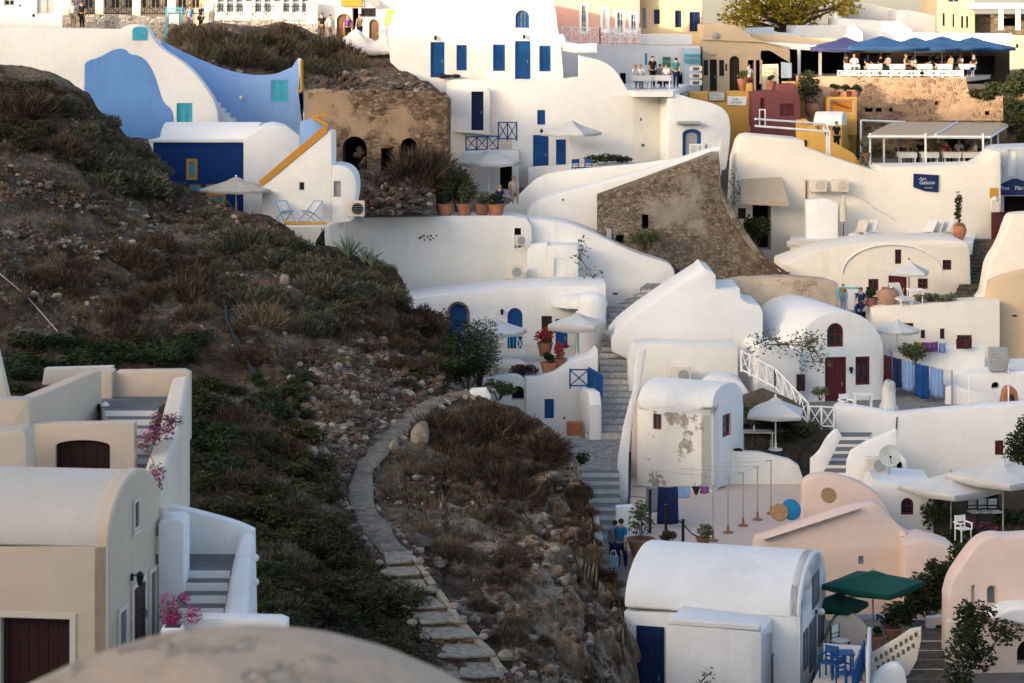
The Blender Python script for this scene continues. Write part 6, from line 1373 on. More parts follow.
# ================================================================== the stone stairs
t = thing('stone_stairs', 'long stone stairway climbing between the cliff and the white houses', 'stairs', P(600, 545, 86))
stair_mesh(P(588, 548, 85.5), P(622, 548, 85.5), P(580, 469, 93), P(619, 469, 93), 9, TGREY, plain('worn_white_riser', (.52, .51, .48), .9, var=.2), 'lower_flight', t)
floor_slab('landing', P(600, 469, 93).z + .01, [(572, 470), (618, 470), (624, 438), (562, 438)], PAVE, 1.0, t)
stair_mesh(P(585, 437.5, 99.5), P(632, 437.5, 99.5), P(600, 390, 104), P(640, 390, 104), 7, TREAD, RISER, 'middle_flight', t)
stair_mesh(P(598, 391, 104), P(641, 391, 104), P(602, 345, 108.5), P(638, 345, 108.5), 7, TREAD, RISER, 'upper_flight', t)
stair_mesh(P(600, 346, 108.5), P(638, 346, 108.5), P(610, 311, 113), P(656, 311, 113), 6, TREAD, RISER, 'curved_flight', t)
stair_mesh(P(606, 312, 113), P(656, 312, 113), P(650, 288, 117), P(694, 288, 117), 5, TREAD, RISER, 'top_flight', t)
floor_slab('top_landing', P(670, 287, 117).z + .01, [(640, 288), (700, 288), (725, 277), (655, 277)], PAVE, .8, t)
b = plainb('stair_parapet', 'narrow white parapet curving down the right side of the stone stairs', 'wall', [(637, 350), (646, 349)] + smooth_poly([(646, 352), (641, 385), (634, 410), (630, 440), (628, 470), (628, 560)]) + [(617, 560), (617, 500), (618, 460), (623, 430), (633, 392)], 92.6, .5, W2, bevel=.15)
plainb('pink_strip_wall', 'narrow pale pink wall strip beside the stair parapet', 'wall', [(634, 405), (640, 398), (644, 400), (644, 515), (630, 512), (632, 450)], 96.5, .5, PK, bevel=.06)
pl = Pl(690, 106.5); b = Bld('white_house', 'large blank white house wall with a stepped outline right of the stairs', 'house', pl, (690, 400))
b.wall([(612, 352), (612, 338), (620, 328), (640, 312), (672, 290), (700, 272), (704, 268), (713, 272), (716, 276), (716, 289), (740, 289), (741, 298), (747, 303), (760, 306), (763, 312), (763, 410), (640, 410), (628, 360)], 4, WG, bevel=.2)
ac_unit('cream air conditioner on the blank white house beside the stairs', P(681, 384, 103.2), 0, .85, .62)
plainb('white_block', 'low plain white block in front of the stepped blank house wall', 'house', [(629, 420), (629, 356), (634, 346), (650, 344), (738, 347), (738, 420)], 103.8, 2, WS, bevel=.14)
plainb('rubble_terrace', 'pale ochre rubble terrace edge below the brown ruin', 'wall', [(715, 284), (738, 279), (790, 277), (826, 280), (838, 284), (838, 330), (715, 330)], 110.8, 1.2, stone('ochre_rubble', [(.5, .38, .26), (.56, .46, .34), (.4, .28, .18)], (.56, .45, .33), 2, gap=.05, plasterc=(.6, .48, .36), plaster_at=.45), bevel=.15)
t = thing('driftwood_pile', 'pile of grey branches and plants at the foot of the ruin ledge', 'branches', P(780, 280, 113.5)); m = M()
for k in range(14): a = P(762 + rg.uniform(0, 8), 258 + rg.uniform(0, 20), 114); m.tube(a, P(778 + rg.uniform(0, 14), 272 + rg.uniform(0, 8), 113), .05, .02, 5)
m.build('branches', BARK, t)
# old house with beige awning left of the cream wall
pl = Pl(760, 122.9)
t = thing('awning', 'beige canvas awning over the dark doorway beside the ruin', 'awning', pl.hit(762, 204)); m = M(); a = [pl.hit(741, 179), pl.hit(781, 177), pl.hit(785, 203) + V((0, -1.6, .15)), pl.hit(738, 201) + V((0, -1.6, .15))]
m.prism(a, (0, .02, -.05)); m.prism([a[3], a[2], a[2] + V((0, 0, -.2)), a[3] + V((0, 0, -.2))], (0, .02, 0)); m.build('canvas', FBE, t)
climber('climbing_plant', 'tall leafy shoots against the wall between the ruin and the beige awning', [P(735, 200, 122.8), P(732, 186, 122.8), P(737, 172, 123), P(743, 196, 122.6), P(729, 176, 122.8)], .6, LEAF, 75, .08, 26)
bush('bush', 'dark spiky bush in the corner below the beige awning', P(757, 246, 121), .85, 1.6, LEAFD, 76, 900, .12)
# ================================================================== house with the arch relief and maroon door (upper right)
pl = Pl(880, 114.5); b = Bld('vaulted_house', 'cream white cave house with a wide arch relief and maroon door', 'house', pl, (880, 300))
mo = dict(mat=MARO, nx=2, nz=2, frame=MARO)
b.wall([(783, 312), (783, 268)] + smooth_poly([(783, 264), (800, 258), (815, 251), (840, 246), (866, 243), (880, 241), (960, 240), (968, 243), (970, 252)]) + [(972, 312)], 4, WC, [('win', 868.3, 279, 878.7, 290.5, mo), ('door', 888.5, 275, 907, 303, dict(mat=MARO)), ('win', 917.8, 278.5, 928, 289, mo), ('win', 895, 249.5, 901.5, 264, mo), ('win', 942.7, 260, 951.5, 270, mo)], bevel=.2)
m = M(); op_ = [pl.uz(*p) for p in arc(842, 942, 272, 243.5, 22)]; m2 = M(); 
inn = [(p[0] * .985 + pl.uz(892, 272)[0] * .015, p[1] - .08) for p in op_]
for i in range(len(op_) - 1): plate(m, pl, [inn[i], inn[i + 1], op_[i + 1], op_[i]], -.02, .08)
m.build('arch_relief', W, b.root, .03)
umbrella('white square parasol in front of the maroon door of the cave house', P(909, 303, 111.6), 1.45, 1.15, 4, FWH, .5, .5, .14, BRN)
pot_plant('big rounded wicker-coloured jar left of the maroon door', P(888, 306, 110.3), .52, .85, (0, 0), 'jar', plain('pale_clay', (.34, .21, .14), .85), 80, name='clay_jar')
pot_plant('dark potted plant left of the big round jar', P(871, 306, 110.5), .34, .4, (.4, .6), 'tall', TERD, 81, LEAFD); sunbed('white lounger standing up right of the big round jar', P(901, 305, 110), .3, FWH)
table('low white table on the cave house terrace', P(915, 305, 110.3), 0, .7, .7, WHT)
for k in range(4): bush('bush', ['grey-green plant, left end of the planting on the cave house terrace', 'grey-green plant, second from the left on the cave house terrace', 'grey-green plant, third from the left on the cave house terrace', 'grey-green plant beside the dark stone steps'][k], P(922 + 9.5 * k, 304, 110.2 + .2 * (k % 2)), .42, .55, LEAFG, 82 + k, 200, .07, stems=False, clumps=4)
t = thing('blue_frame', 'turquoise tubular frame with a hanging cloth beside the ochre terrace edge', 'frame', P(850, 312, 110.5)); m = M()
for a, c in (((839, 288), (859, 288)), ((839, 288), (838, 300)), ((859, 288), (861, 314)), ((839, 294), (860, 294)), ((852, 290), (855, 314))): m.tube(P(*a, 110.5), P(*c, 110.5), .04, .04, 5)
m.build('tube', CYAN, t); m = M(); u = P(851, 290, 110.4); m.box(u + V((0, 0, -.45)), .3, .03, .9); m.build('cloth', FWH, t)
person('person in orange half hidden behind the turquoise frame', P(843, 312, 111), .3, fabric('orange_cloth', (.5, .2, .07), trans=.1), TOWELS['sky'], 'stand', HAIRB, sc=.75); person('person in navy right of the turquoise frame', P(861, 317, 110.3), -.4, TOWELS['navy'], TOWELS['navy'], 'sit')
# parapet wall below, with windows
pl = Pl(930, 109.5); b = Bld('terrace_wall', 'white terrace wall with four small dark windows below the cave house', 'wall', pl, (930, 360))
mw = dict(mat=MARO, nx=1, nz=1)
b.wall([(872, 345), (872, 309), (878, 307), (1000, 301), (1000, 375), (872, 375)], 2, WC, [('win', 904, 323, 913.5, 332, mw), ('win', 920.7, 330, 925.2, 338.5, mw), ('win', 940, 328.5, 944.7, 339, mw), ('win', 957, 335, 972, 345, mw)], bevel=.15)
umbrella('white parasol in front of the small dark windows under the terrace wall', P(897, 352, 106.5), 1.0, 1.0, 8, FWH, 0, .4, .14)
# dark stone steps and curved wall at the right
t = thing('dark_stone_steps', 'dark stone steps rising to the maroon gate beside the curved white wall', 'stairs', P(965, 302, 113))
stair_mesh(P(951, 303, 112), P(979, 303, 112), P(966, 272, 116.5), P(988, 270, 116.5), 8, DSTEP, DSTEP, 'lower_flight', t, 1.2); stair_mesh(P(966, 273, 116.5), P(989, 271, 116.5), P(972, 239, 121.5), P(1004, 237, 121.5), 9, DSTEP, DSTEP, 'upper_flight', t, 1.2)
pl = Pl(1000, 111.5); b = Bld('curved_wall', 'tall curved white wall beside the dark steps, turning ochre at its foot', 'wall', pl, (1000, 340))
b.wall([(976, 345), (976, 303)] + smooth_poly([(976, 301), (984, 296), (987, 280), (990, 262), (998, 250), (1004, 238), (1008, 226), (1012, 216), (1018, 214), (1060, 212)]) + [(1060, 345)], 1.6, WC, bevel=.25)
b.wall([(988, 300), (990, 282), (1004, 276), (1060, 262), (1060, 420), (1000, 420), (999, 330), (988, 322)], .8, plaster('apricot_plaster', (.62, .47, .32), dirt=(.45, .32, .2), amt=.3), pl=Pl(1000, 110.5), name='ochre_base', bevel=.2, ops=[('hole', 1012, 315, 1017, 317, dict(rec=.2))])
# ================================================================== house with maroon doors and the white vault
pl = Pl(840, 104.5, 12); b = Bld('vaulted_house', 'white vaulted house with a tall maroon door and arched maroon window', 'house', pl, (840, 415))
mo = dict(mat=MARO, nx=2, nz=3)
b.wall([(797, 420), (797, 352)] + arc(797.5, 884, 352, 311, 22) + [(884.5, 420)], 7.5, WG, [('win', 827, 323, 843.5, 347, dict(mat=MARO, arch=1, nx=2, nz=2)), ('door', 825, 357, 846.5, 408, dict(mat=MARO)), ('win', 855.5, 356.5, 870, 385, mo)], bevel=.22)
b.wall([(757, 420), (757, 350), (762, 344), (800, 352), (800, 420)], 4, WG, [('win', 797.5 - 1.2, 374, 805, 391, dict(mat=MARO, nx=1, applied=True))], pl=Pl(780, 103.6, 6), name='side_block', bevel=.15)
lamp('small dark lantern beside the maroon door', pl.hit(850, 369), pl.n, style='l')
climber('climbing_plant', 'leafy climber trailing over the white side block of the vaulted house', [P(760, 345, 102.6), P(772, 343, 102.4), P(785, 346, 102.4), P(797, 345, 102.3), P(808, 348, 102.2), P(816, 356, 102.2), P(819, 368, 102.2), P(806, 342, 102.4), P(812, 338, 102.4), P(768, 349, 102.6), P(790, 340, 102.4), P(820, 345, 102.4)], .66, LEAF, 90, .085, 60)
bush('bush', 'small grey-green bush at the foot of the maroon door', P(820, 398, 102.4), .5, .5, LEAFG, 91, 300, .06)
zf = P(880, 413, 101.3).z
m = M(); m.prism([V((P(x, 0, d).x, d, zf)) for x, d in ((818, 99.6), (905, 99.6), (980, 102), (972, 109), (800, 107))], (0, 0, -.6)); o = m.build('laundry_terrace', PAVE); o['kind'] = 'structure'
def on_f(x, d): return V(((x - 512) * d / F, d, zf + .01))
table('small white table left of the white draped chair', on_f(863, 101.8), 0, .8, .5, WHT)
t = thing('draped_chair', 'chair draped in crumpled white sheets on the grey terrace', 'chair', on_f(889, 101.3)); q = M(); c = on_f(889, 101.3); rr = random.Random(4)
q.lathe([(.42, .02), (.40, .2), (.30, .5), (.26, .9), (.22, 1.25), (.1, 1.38), (.02, 1.4)], c, 14)
for i, v in enumerate(q.v): q.v[i] = v + V((.07 * math.sin(i * 2.4), .06 * math.cos(i * 3.1), .03 * math.sin(i * 1.3)))
q.build('sheet', FWH, t, 0, 180)
m = M(); 
for sx in (-.2, .15): m.tube(c + V((sx, -.45, .01)), c + V((sx, -.3, .35)), .03, .03, 5)
m.build('leg', WHT, t)
# laundry line on the right
t = thing('washing_line', 'washing line stretched right of the maroon-doored house', 'washing line', on_f(884, 103)); la, lb = pl.hit(883, 354) + V((0, -.1, 0)), P(952, 372, 103.5)
m = M(); m.tube(la, lb, .012, .012, 4); m.build('line', MET, t)
t0_ = M(); t0_.tube(lb + V((0, 0, .1)), V((lb.x, lb.y, zf)), .04, .04, 6); t0_.build('pole', MET, t)
def cloth(label, a, b_, drop, mat, seed=0, name='towel', group=None, cat='towel'):
    """a hanging cloth with soft folds, between two points of its line"""
    a, b_ = V(a), V(b_); n, k = 12, 8; vs = []; rr = random.Random(seed); ax = (b_ - a); sd = V((-ax.y, ax.x, 0)).normalized(); ph = rr.uniform(0, 6)
    for j in range(k + 1):
        for i in range(n + 1):
            f, h = i / n, j / k; p = a.lerp(b_, f) + V((0, 0, -drop * h - .03 * math.sin(f * math.pi))); p += sd * (.06 * h * math.sin(f * 9 + ph) + .03 * math.sin(f * 21 + ph)); vs.append(p)
    fs = [(j * (n + 1) + i, j * (n + 1) + i + 1, (j + 1) * (n + 1) + i + 1, (j + 1) * (n + 1) + i) for j in range(k) for i in range(n)]
    o = mk(name, vs, fs, mat, smooth=180); s = o.modifiers.new('Solidify', 'SOLIDIFY'); s.thickness = .015; return tag(o, label, cat, group)
def at_line(x): 
    f = (x - 883) / (952 - 883); return la.lerp(lb, f)
for x0, x1, dr, mt, l in ((884, 891, 1.25, 'maroon', 'dark maroon towel at the left end of the right washing line'), (892, 901.5, 1.25, 'navy', 'navy towel second from the left on the right washing line'), (902.5, 913, 1.28, 'sky', 'light blue towel between the navy and the royal blue one'), (914.5, 929, 1.45, 'blue', 'wide royal blue towel on the right washing line'), (930.5, 943, 1.25, 'sky', 'light blue towel at the right end of the right washing line')):
    cloth(l, at_line(x0), at_line(x1), dr, TOWELS[mt], int(x0))
bush('bush', 'shrub behind the blue towels on the washing line', P(915, 362, 105.5), 1.0, .9, LEAF, 92, 700, .08)
# shelf of things on the upper parapet behind
plainb('terrace_wall', 'white wall behind the washing line with coloured towels over its edge', 'wall', [(893, 362), (893, 352), (940, 349), (985, 346), (985, 385), (925, 390), (893, 380)], 106, 1, W, bevel=.12)
for x0, x1, mt, l, y in ((922, 938, 'purple', 'purple towel laid over the white wall edge'  , 345), (939, 946, 'sky', 'pale blue towel between the purple and the maroon one on the wall edge', 346), (956, 972, 'maroon', 'dark maroon towel hung over the right end of the wall edge', 342)):
    cloth(l, P(x0, y - 3, 105.7), P(x1, y - 3.5, 105.7), .42, TOWELS[mt], int(x0))
cloth('yellow towel hung at the left of the coloured towels', P(917, 342, 105.7), P(921.5, 342, 105.7), .45, TOWELS['yellow'], 7)
ac_unit('grey air conditioner at the right end of the towel wall', P(998, 372, 104.5), 0, .8, 1.0, mat=GRYP)
pl = Pl(980, 104.5); b = Bld('white_house', 'low white house with a half-round vent right of the washing line', 'house', pl, (980, 405))
b.wall([(947, 405), (947, 388)] + smooth_poly([(947, 386), (965, 376), (985, 372), (1010, 372), (1060, 370)]) + [(1060, 425), (947, 425)], 4, WG, [('hole', 991.5, 382, 999.5, 388.5, dict(arch=1, rec=.4))], bevel=.2)
b.wall([(946, 388), (952, 386), (1004, 397), (1004, 425), (946, 425)], .5, WG, pl=Pl(980, 103.6), name='ramp_wall', bevel=.1)
t = thing('terracotta_arch', 'rounded terracotta oven-shaped box on the white terrace edge, far right', 'oven', P(1011, 404, 101.5)); pq = Pl(1011, 101.5); m = M(); m.prism([pq.hit(*p) for p in [(1002.5, 404)] + arc(1004, 1018, 396, 387, 10) + [(1019.5, 404)]], (0, .7, 0)); m.build('oven', TER, t, .03); m = M(); m.prism([pq.hit(*p) + V((0, -.02, 0)) for p in [(1007, 404)] + arc(1007.5, 1014.5, 399, 394, 8) + [(1015, 404)]], (0, .015, 0)); m.build('mouth', DKB, t)
for x in (969, 1008.5): 
    t = thing('terrace_post', 'thin white post on the terrace edge, %s' % ('the left one' if x < 1000 else 'right one before the terracotta box'), 'post', P(x, 407, 100.6)); m = M(); m.tube(P(x, 408, 100.6), P(x, 370, 100.6), .035, .03, 6); m.build('post', WHT, t); m = M(); m.lathe([(.09, 0), (.09, .03), (.03, .05)], P(x, 407.5, 100.6), 8); m.build('foot', MET, t)
# big white wall below the terrace
pl = Pl(940, 99.3, -2); b = Bld('retaining_wall', 'large smooth white retaining wall below the laundry terrace', 'wall', pl, (940, 500))
b.wall([(836, 500), (836, 408), (841, 405), (898, 414.5), (935, 411), (980, 407), (1060, 402), (1060, 520), (900, 520)], 1.0, WG, [('shut', 995, 440.5, 1003.5, 455, dict(mat=MARO, leaves=1))], bevel=.12)
t = thing('cable', 'thin dark cable running down the wall beside the satellite dish', 'cable', pl.hit(894, 470)); m = M(); m.path([pl.hit(897, 417) + pl.n * .03, pl.hit(896, 430) + pl.n * .03, pl.hit(894, 445) + pl.n * .03], .025); m.build('cable', BLK, t)
# white stairs and their walls
t = thing('white_stairs', 'white stairs with grey treads rising to the wooden bridge gate', 'stairs', P(835, 478, 92.5)); stair_mesh(P(823, 476, 92.5), P(852, 478, 92.5), P(838, 433, 98), P(872, 437, 98), 6, TGREY, W2, 'flight', t)
pl = Pl(870, 92, 0); b = Bld('stair_wall', 'white sloping wall on the right of the white stairs', 'wall', pl, (865, 490)); b.wall([(846, 505), (848, 462), (852, 452), (868, 442), (888, 434), (897, 430), (897, 470), (876, 485), (876, 505)], .5, WG, bevel=.12)
b = plainb('stair_wall', 'curved white wall on the left of the white stairs', 'wall', [(811, 500), (811, 462)] + smooth_poly([(811, 460), (820, 452), (826, 440), (833, 432), (838, 430)]) + [(842, 436), (826, 470), (824, 500)], 93.5, .4, WG, bevel=.1)
railing('gate', 'white cross-braced wooden gate at the top of the white stairs', [P(809, 428.5, 98.5), P(834, 429.5, 98.5)], .95, WHT, 2, 'x', 'gate'); railing('bridge_railing', 'white slanting cross-braced railing of the bridge by the vaulted house', [P(741, 372, 103), P(775, 390, 101.8), P(808, 425, 99)], .95, WHT, 4, 'x')
t = thing('wooden_chair', 'white wooden chair behind the gate of the white stairs', 'chair', on_f(846, 100.5)); t2 = chair('white wooden armchair right of the white cross-braced gate', on_f(846, 100.5), .4, WHT, arms=True); bpy.data.objects.remove(t)
plainb('garden_bank', 'dark planted stone bank under the bridge railing', 'bank', [(742, 400), (765, 392), (812, 410), (832, 432), (830, 470), (742, 470)], 99.5, 1.2, DSTEP, bevel=.2)
for k, (x, y) in enumerate([(757, 415), (772, 420), (788, 425), (803, 430), (763, 432), (795, 438), (780, 440)]): bush('bush', 'dark trailing shrub in the planted bank under the bridge railing', P(x, y + 8, 98.2), .75, .8, LEAFD if k % 3 else LEAF, 100 + k, 260, .09, 'shrubs in the planted bank', stems=False, clumps=4)
umbrella('white square parasol on the terrace under the bridge railing', P(775.5, 450, 97.3), 1.55, 1.5, 4, FWH, .62, .55, .2)
table('pale table behind the low wall beside the small vaulted house', P(757, 449, 97.6), 0, 1.3, .8, CRW); chair('dark wooden chair by the pale table under the parasol', P(748, 446, 98), .5, DKB)
t = thing('plastic_bottle', 'small pale bottle standing on the pale table', 'bottle', P(754, 432, 97.6)); m = M(); m.lathe([(.04, 0), (.045, .16), (.015, .22), (.015, .26)], P(754, 449, 97.6) + V((0, 0, .75)), 8); m.build('bottle', WHT, t, 0, 40)
# small vaulted house with the peeling wall
pl = Pl(712, 93.4, -28); b = Bld('vaulted_house', 'small vaulted house with a peeling wall and red-brown windows', 'house', pl, (690, 470))
rb = plain('red_brown_paint', (.16, .035, .03), .6); ro = dict(mat=rb, nx=2, nz=2, glass=GLASB)
b.wall([(637, 520), (637, 405), (712.5, 406.5), (712.5, 520)], .6, WP, [('win', 653, 414, 661.5, 429.5, ro)], bevel=.06)
prr = pl.right(712.5); b.wall([(712.5, 490), (712.5, 407)] + [(712.5 + (743.5 - 712.5) * (.5 - .5 * math.cos(math.pi * i / 16)), 406 - 22 * math.sin(math.pi * i / 16)) for i in range(1, 16)] + [(743.5, 405), (743.5, 480)], .5, WG, [('win', 722.5, 414, 731, 436.5, dict(mat=rb, nx=1, nz=2, glass=GLASB))], pl=prr, name='gable_wall', bevel=.08)
hw_ = abs(prr.uz(743.5, 405)[0]) / 2; a = pl.hit(637, 407.5) - pl.n * hw_; c = pl.hit(712.3, 407.5) - pl.n * hw_; rise = prr.uz(728, 383)[1] - c.z
b.barrel((a.x, a.y, c.z), c, hw_, rise, WG, bevel=.08)
b2 = plainb('white_block', 'low white rounded block behind the small vaulted house', 'house', smooth_poly([(700, 400), (706, 384), (720, 378), (740, 380), (749, 392), (752, 402)]) + [(752, 420), (700, 420)], 101, 2, WG, [('hole', 723, 384, 729, 388, dict(rec=.3))])
pl = Pl(750, 95, 0); b = Bld('terrace_wall', 'cream white wall behind the clothes lines of the pink terrace', 'wall', pl, (750, 520))
b.wall([(712, 530), (712, 456), (716, 450.5), (760, 453), (790, 460), (799, 466), (803, 478), (806, 500), (806, 540)], .5, WS, [], bevel=.14)
t = thing('stone_bowl', 'dark bowl on the wall left of another, beside the small vaulted house', 'bowl', P(719, 449, 95.2)); m = M(); m.ball(P(719, 449.5, 95.25), .17, 1.2, 1, .6); m.build('bowl', BLK, t, 0, 60)
t = thing('stone_bowl', 'dark bowl on the wall beside the pale table', 'bowl', P(738, 450, 95.2)); m = M(); m.ball(P(738, 450.5, 95.25), .17, 1.2, 1, .6); m.build('bowl', BLK, t, 0, 60)
# pink terrace
zp = P(720, 545, 84).z
m = M(); m.prism([V((P(x, 0, d).x, d, zp)) for x, d in ((628, 83), (700, 82.5), (770, 83), (880, 85.5), (880, 95), (705, 97.3), (632, 99.5))], (0, 0, -.5)); o = m.build('pink_terrace', PKF); o['kind'] = 'structure'
def on_p(x, y):
    d = -zp * F / (y - YH); return P(x, y, d)
posts = []
for k, (x, y0, y1, l) in enumerate([(713, 485, 541, 'leftmost pale green clothes post on the pink terrace'), (728, 478, 533, 'second pale green clothes post from the left'), (743, 472, 526, 'middle pale green clothes post on the pink terrace'), (757.5, 466, 520, 'second pale green clothes post from the right'), (771, 460, 514, 'rightmost pale green clothes post on the pink terrace')]):
    p = on_p(x, y1); t = thing('clothes_post', l, 'post', p, 'clothes posts on the pink terrace'); h = (y1 - y0) * p.y / F; m = M(); m.tube(p, p + V((0, 0, h)), .028, .024, 8); m.tube(p + V((-.18, 0, h - .03)), p + V((.05, 0, h - .03)), .02, .02, 5); m.build('post', GRNP, t); m = M(); m.lathe([(.2, .01), (.16, .05), (.05, .09), (.04, .3)], p, 10); m.build('foot', TERD, t, 0, 30); posts.append(p + V((0, 0, h - .03)))
t = thing('clothes_line', 'thin lines running between the clothes posts and the wall bracket', 'washing line', on_p(640, 520)); br = P(632, 487, 89); m = M(); m.tube(br, posts[0], .014, .014, 4)
for a, c in zip(posts, posts[1:]): m.tube(a, c, .01, .01, 4)
for k, p in enumerate(posts[1:]): m.tube(p, P(650 + 22 * k, 470 - 2 * k, 95), .009, .009, 4)
m.build('line', MET, t); m = M(); m.path([P(631, 484.5, 89), P(648, 487, 88), P(648, 498, 88), P(631, 496, 89)], .03, 5); m.build('bracket', MET, t)
def on_l(x): return br.lerp(posts[0], (x - 632) / (713 - 632))
for x0, x1, dr, mt, l in ((647.5, 658.5, .92, 'grey', 'grey towel at the left end of the pink terrace line'), (659.5, 678.5, 1.35, 'navy', 'large navy towel on the pink terrace line'), (680, 691, .40, 'sky', 'light blue shorts hanging on the pink terrace line'), (702, 708, .26, 'purple', 'small purple garment near the first clothes post')): cloth(l, on_l(x0), on_l(x1), dr, TOWELS[mt], int(x0), cat='towel' if dr > .5 else 'garment', name='towel' if dr > .5 else 'garment')
m = M(); a, c = on_l(692), on_l(701.5); m.prism([a, c, a.lerp(c, .6) + V((0, 0, -.32)), a.lerp(c, .42) + V((0, 0, -.32))], (0, .02, 0)); tag(m.build('garment', TOWELS['black']), 'small black triangular garment on the pink terrace line', 'garment')
for k, (x, y0, y1, l) in enumerate([(650, 490, 533, 'tall black iron post, leftmost on the pink terrace'), (666, 505, 541, 'black iron post in front of the navy towel'), (683, 520, 546, 'short black post with a cable, middle of the terrace front'), (701.5, 533, 549, 'lowest black post at the front of the pink terrace')]):
    p = P(x, y1, 84.3 - .25 * k); t = thing('iron_post', l, 'post', p); m = M(); m.box(p + V((0, 0, (y1 - y0) * p.y / F / 2)), .1, .1, (y1 - y0) * p.y / F); m.build('post', BLK, t); m = M(); m.box(p + V((0, 0, (y1 - y0) * p.y / F + .012)), .14, .14, .025); m.build('cap', BLK, t)
t = thing('chain', 'sagging dark cable between the two right black posts', 'cable', P(690, 535, 83.7)); m = M(); m.path([P(677, 519, 84), P(683, 524, 83.8), P(692, 534, 83.7), P(701, 538, 83.5)], .025, 5); m.build('cable', BLK, t)
pot_plant('large terracotta pot with an olive shrub left of the black posts', P(641, 556, 81.5), .45, .6, (.6, 1.25), 'tall', TERD, 120, LEAF); pot_plant('low pot with a round green plant at the terrace front', P(668, 548, 82.5), .2, .22, (.34, .35), 'tall', TERD, 121, LEAF); pot_plant('dark pot with a spiky plant beside the lowest black post', P(703, 546, 82.2), .24, .3, (.42, .45), 'tall', TERD, 122, LEAFG)
b = plainb('low_wall', 'small white stub wall left of the potted olive shrub', 'wall', [(616, 507), (632, 506), (638, 512), (640, 560), (616, 560)], 84.6, .4, W2, bevel=.1)
def disc(label, at, r, mat, nrm, name, dp=.1):
    t = thing(name, label, 'basket' if name == 'wicker_basket' else 'tray', at); m = M(); m.lathe([(.02, 0), (r * .6, .015), (r, dp), (r * .96, dp + .03), (r * .55, .05), (.02, .04)], at, 20, nrm); m.build('bowl', mat, t, 0, 50); m = M(); m.lathe([(r * 1.0, dp), (r * 1.05, dp + .02), (r * .98, dp + .05)], at, 20, nrm); m.build('rim', mat, t, 0, 50); return t
disc('round blue tray leaning on the pink parapet behind the wicker basket', P(790, 510, 85.5), .36, plain('azure_paint', (.02, .20, .42)), (.2, -1, .35), 'round_tray')
disc('round wicker basket leaning in front of the blue tray', P(780, 513, 84.8), .30, WICK, (-.2, -1, .3), 'wicker_basket', .2)
disc('round wicker basket on the pink roof ramp, apart from the tray', P(827.5, 497, 85.2), .27, WICK, (.1, -1, .5), 'wicker_basket', .2)
# pink houses
pl = Pl(850, 86.5); b = Bld('pink_house', 'pale pink rounded house gable behind the wicker basket', 'house', pl, (850, 560))
b.wall([(803, 570), (803, 490)] + smooth_poly([(803, 486), (806, 480), (816, 475.5), (834, 475), (852, 480), (868, 487), (880, 497), (888, 508), (892, 522)]) + [(893, 570)], .8, PK, bevel=.25)
pl = Pl(850, 82.8, 3); b = Bld('pink_house', 'large pale pink curved wall above the green awning with two small chimney hoods', 'house', pl, (850, 620))
b.wall([(748, 620), (753, 551), (757, 538), (812, 520.5)] + smooth_poly([(812, 520), (866, 503.5), (880, 504), (893, 519), (905, 531), (918, 535.5), (935, 536), (947, 540), (956, 547), (958, 562), (957, 580)]) + [(960, 640), (748, 640)], .7, PK, [('shut', 858.5, 556, 864, 564.5, dict(mat=GRYP, leaves=1))], bevel=.3)
m = M(); m.prism([pl.hit(*p) for p in [(762, 536.5), (858, 505.5), (858, 508.5), (762, 539.5)]], pl.n * .25); m.build('coping', PK, b.root, .06)
for x in (903, 914.5):
    m = M(); c = pl.hit(x, 537); c += V((0, -.05, 0)); m.lathe([(.17, -.05), (.17, .08), (.12, .17), (.02, .2)], c, 10); hdd = m.build('chimney_hood', PK, b.root, 0, 50); m = M(); m.box(c + V((0, -.165, .02)), .16, .02, .1); m.build('vent', BRN, hdd)
b.wall([(905, 640), (905, 545), (925, 540), (955, 549), (958, 565), (952, 580), (942, 600), (938, 640)], 2, PK, pl=Pl(930, 81.5), name='rounded_annex', bevel=.4)
# white small house, dish, air conditioner
pl = Pl(905, 88.5, -3); b = Bld('white_house', 'small white cubic house with one arched maroon window', 'house', pl, (905, 545))
b.wall([(868, 560), (872, 478), (880, 481.5), (933, 486), (934, 560)], 3.2, WG, [('win', 901, 498, 913.5, 515, dict(mat=MARO, arch=1, nx=2, nz=2))], bevel=.12)
t = thing('satellite_dish', 'grey satellite dish on the roof beside a dark vent arch', 'satellite dish', P(890, 472, 90)); c = P(890, 456, 90); m = M(); m.lathe([(.02, 0), (.2, .03), (.4, .10), (.41, .115), (.2, .05), (.02, .02)], c, 20, (-.15, -1, .25)); m.build('dish', plain('dish_grey', (.42, .46, .45), .5), t, 0, 40); m = M(); m.tube(c + V((0, .1, -.1)), c + V((0, .2, -.75)), .04, .04, 6); m.build('mast', MET, t); m = M(); m.tube(c + V((.05, -.02, -.35)), c + V((-.05, -.45, .05)), .015, .015, 5); m.ball(c + V((-.05, -.45, .05)), .05); m.build('receiver_arm', BLK, t)
ac_unit('grey air conditioner left of the satellite dish', P(876, 475, 90.5), .1, .8, .6)
b = plainb('vent_arch', 'small rounded white chimney block right of the satellite dish', 'chimney', [(890, 490)] + arc(892, 907, 466, 455, 8) + [(908, 490)], 92, .8, WG, [('hole', 894.5, 461, 903, 474, dict(arch=1, rec=.5))], bevel=.06)
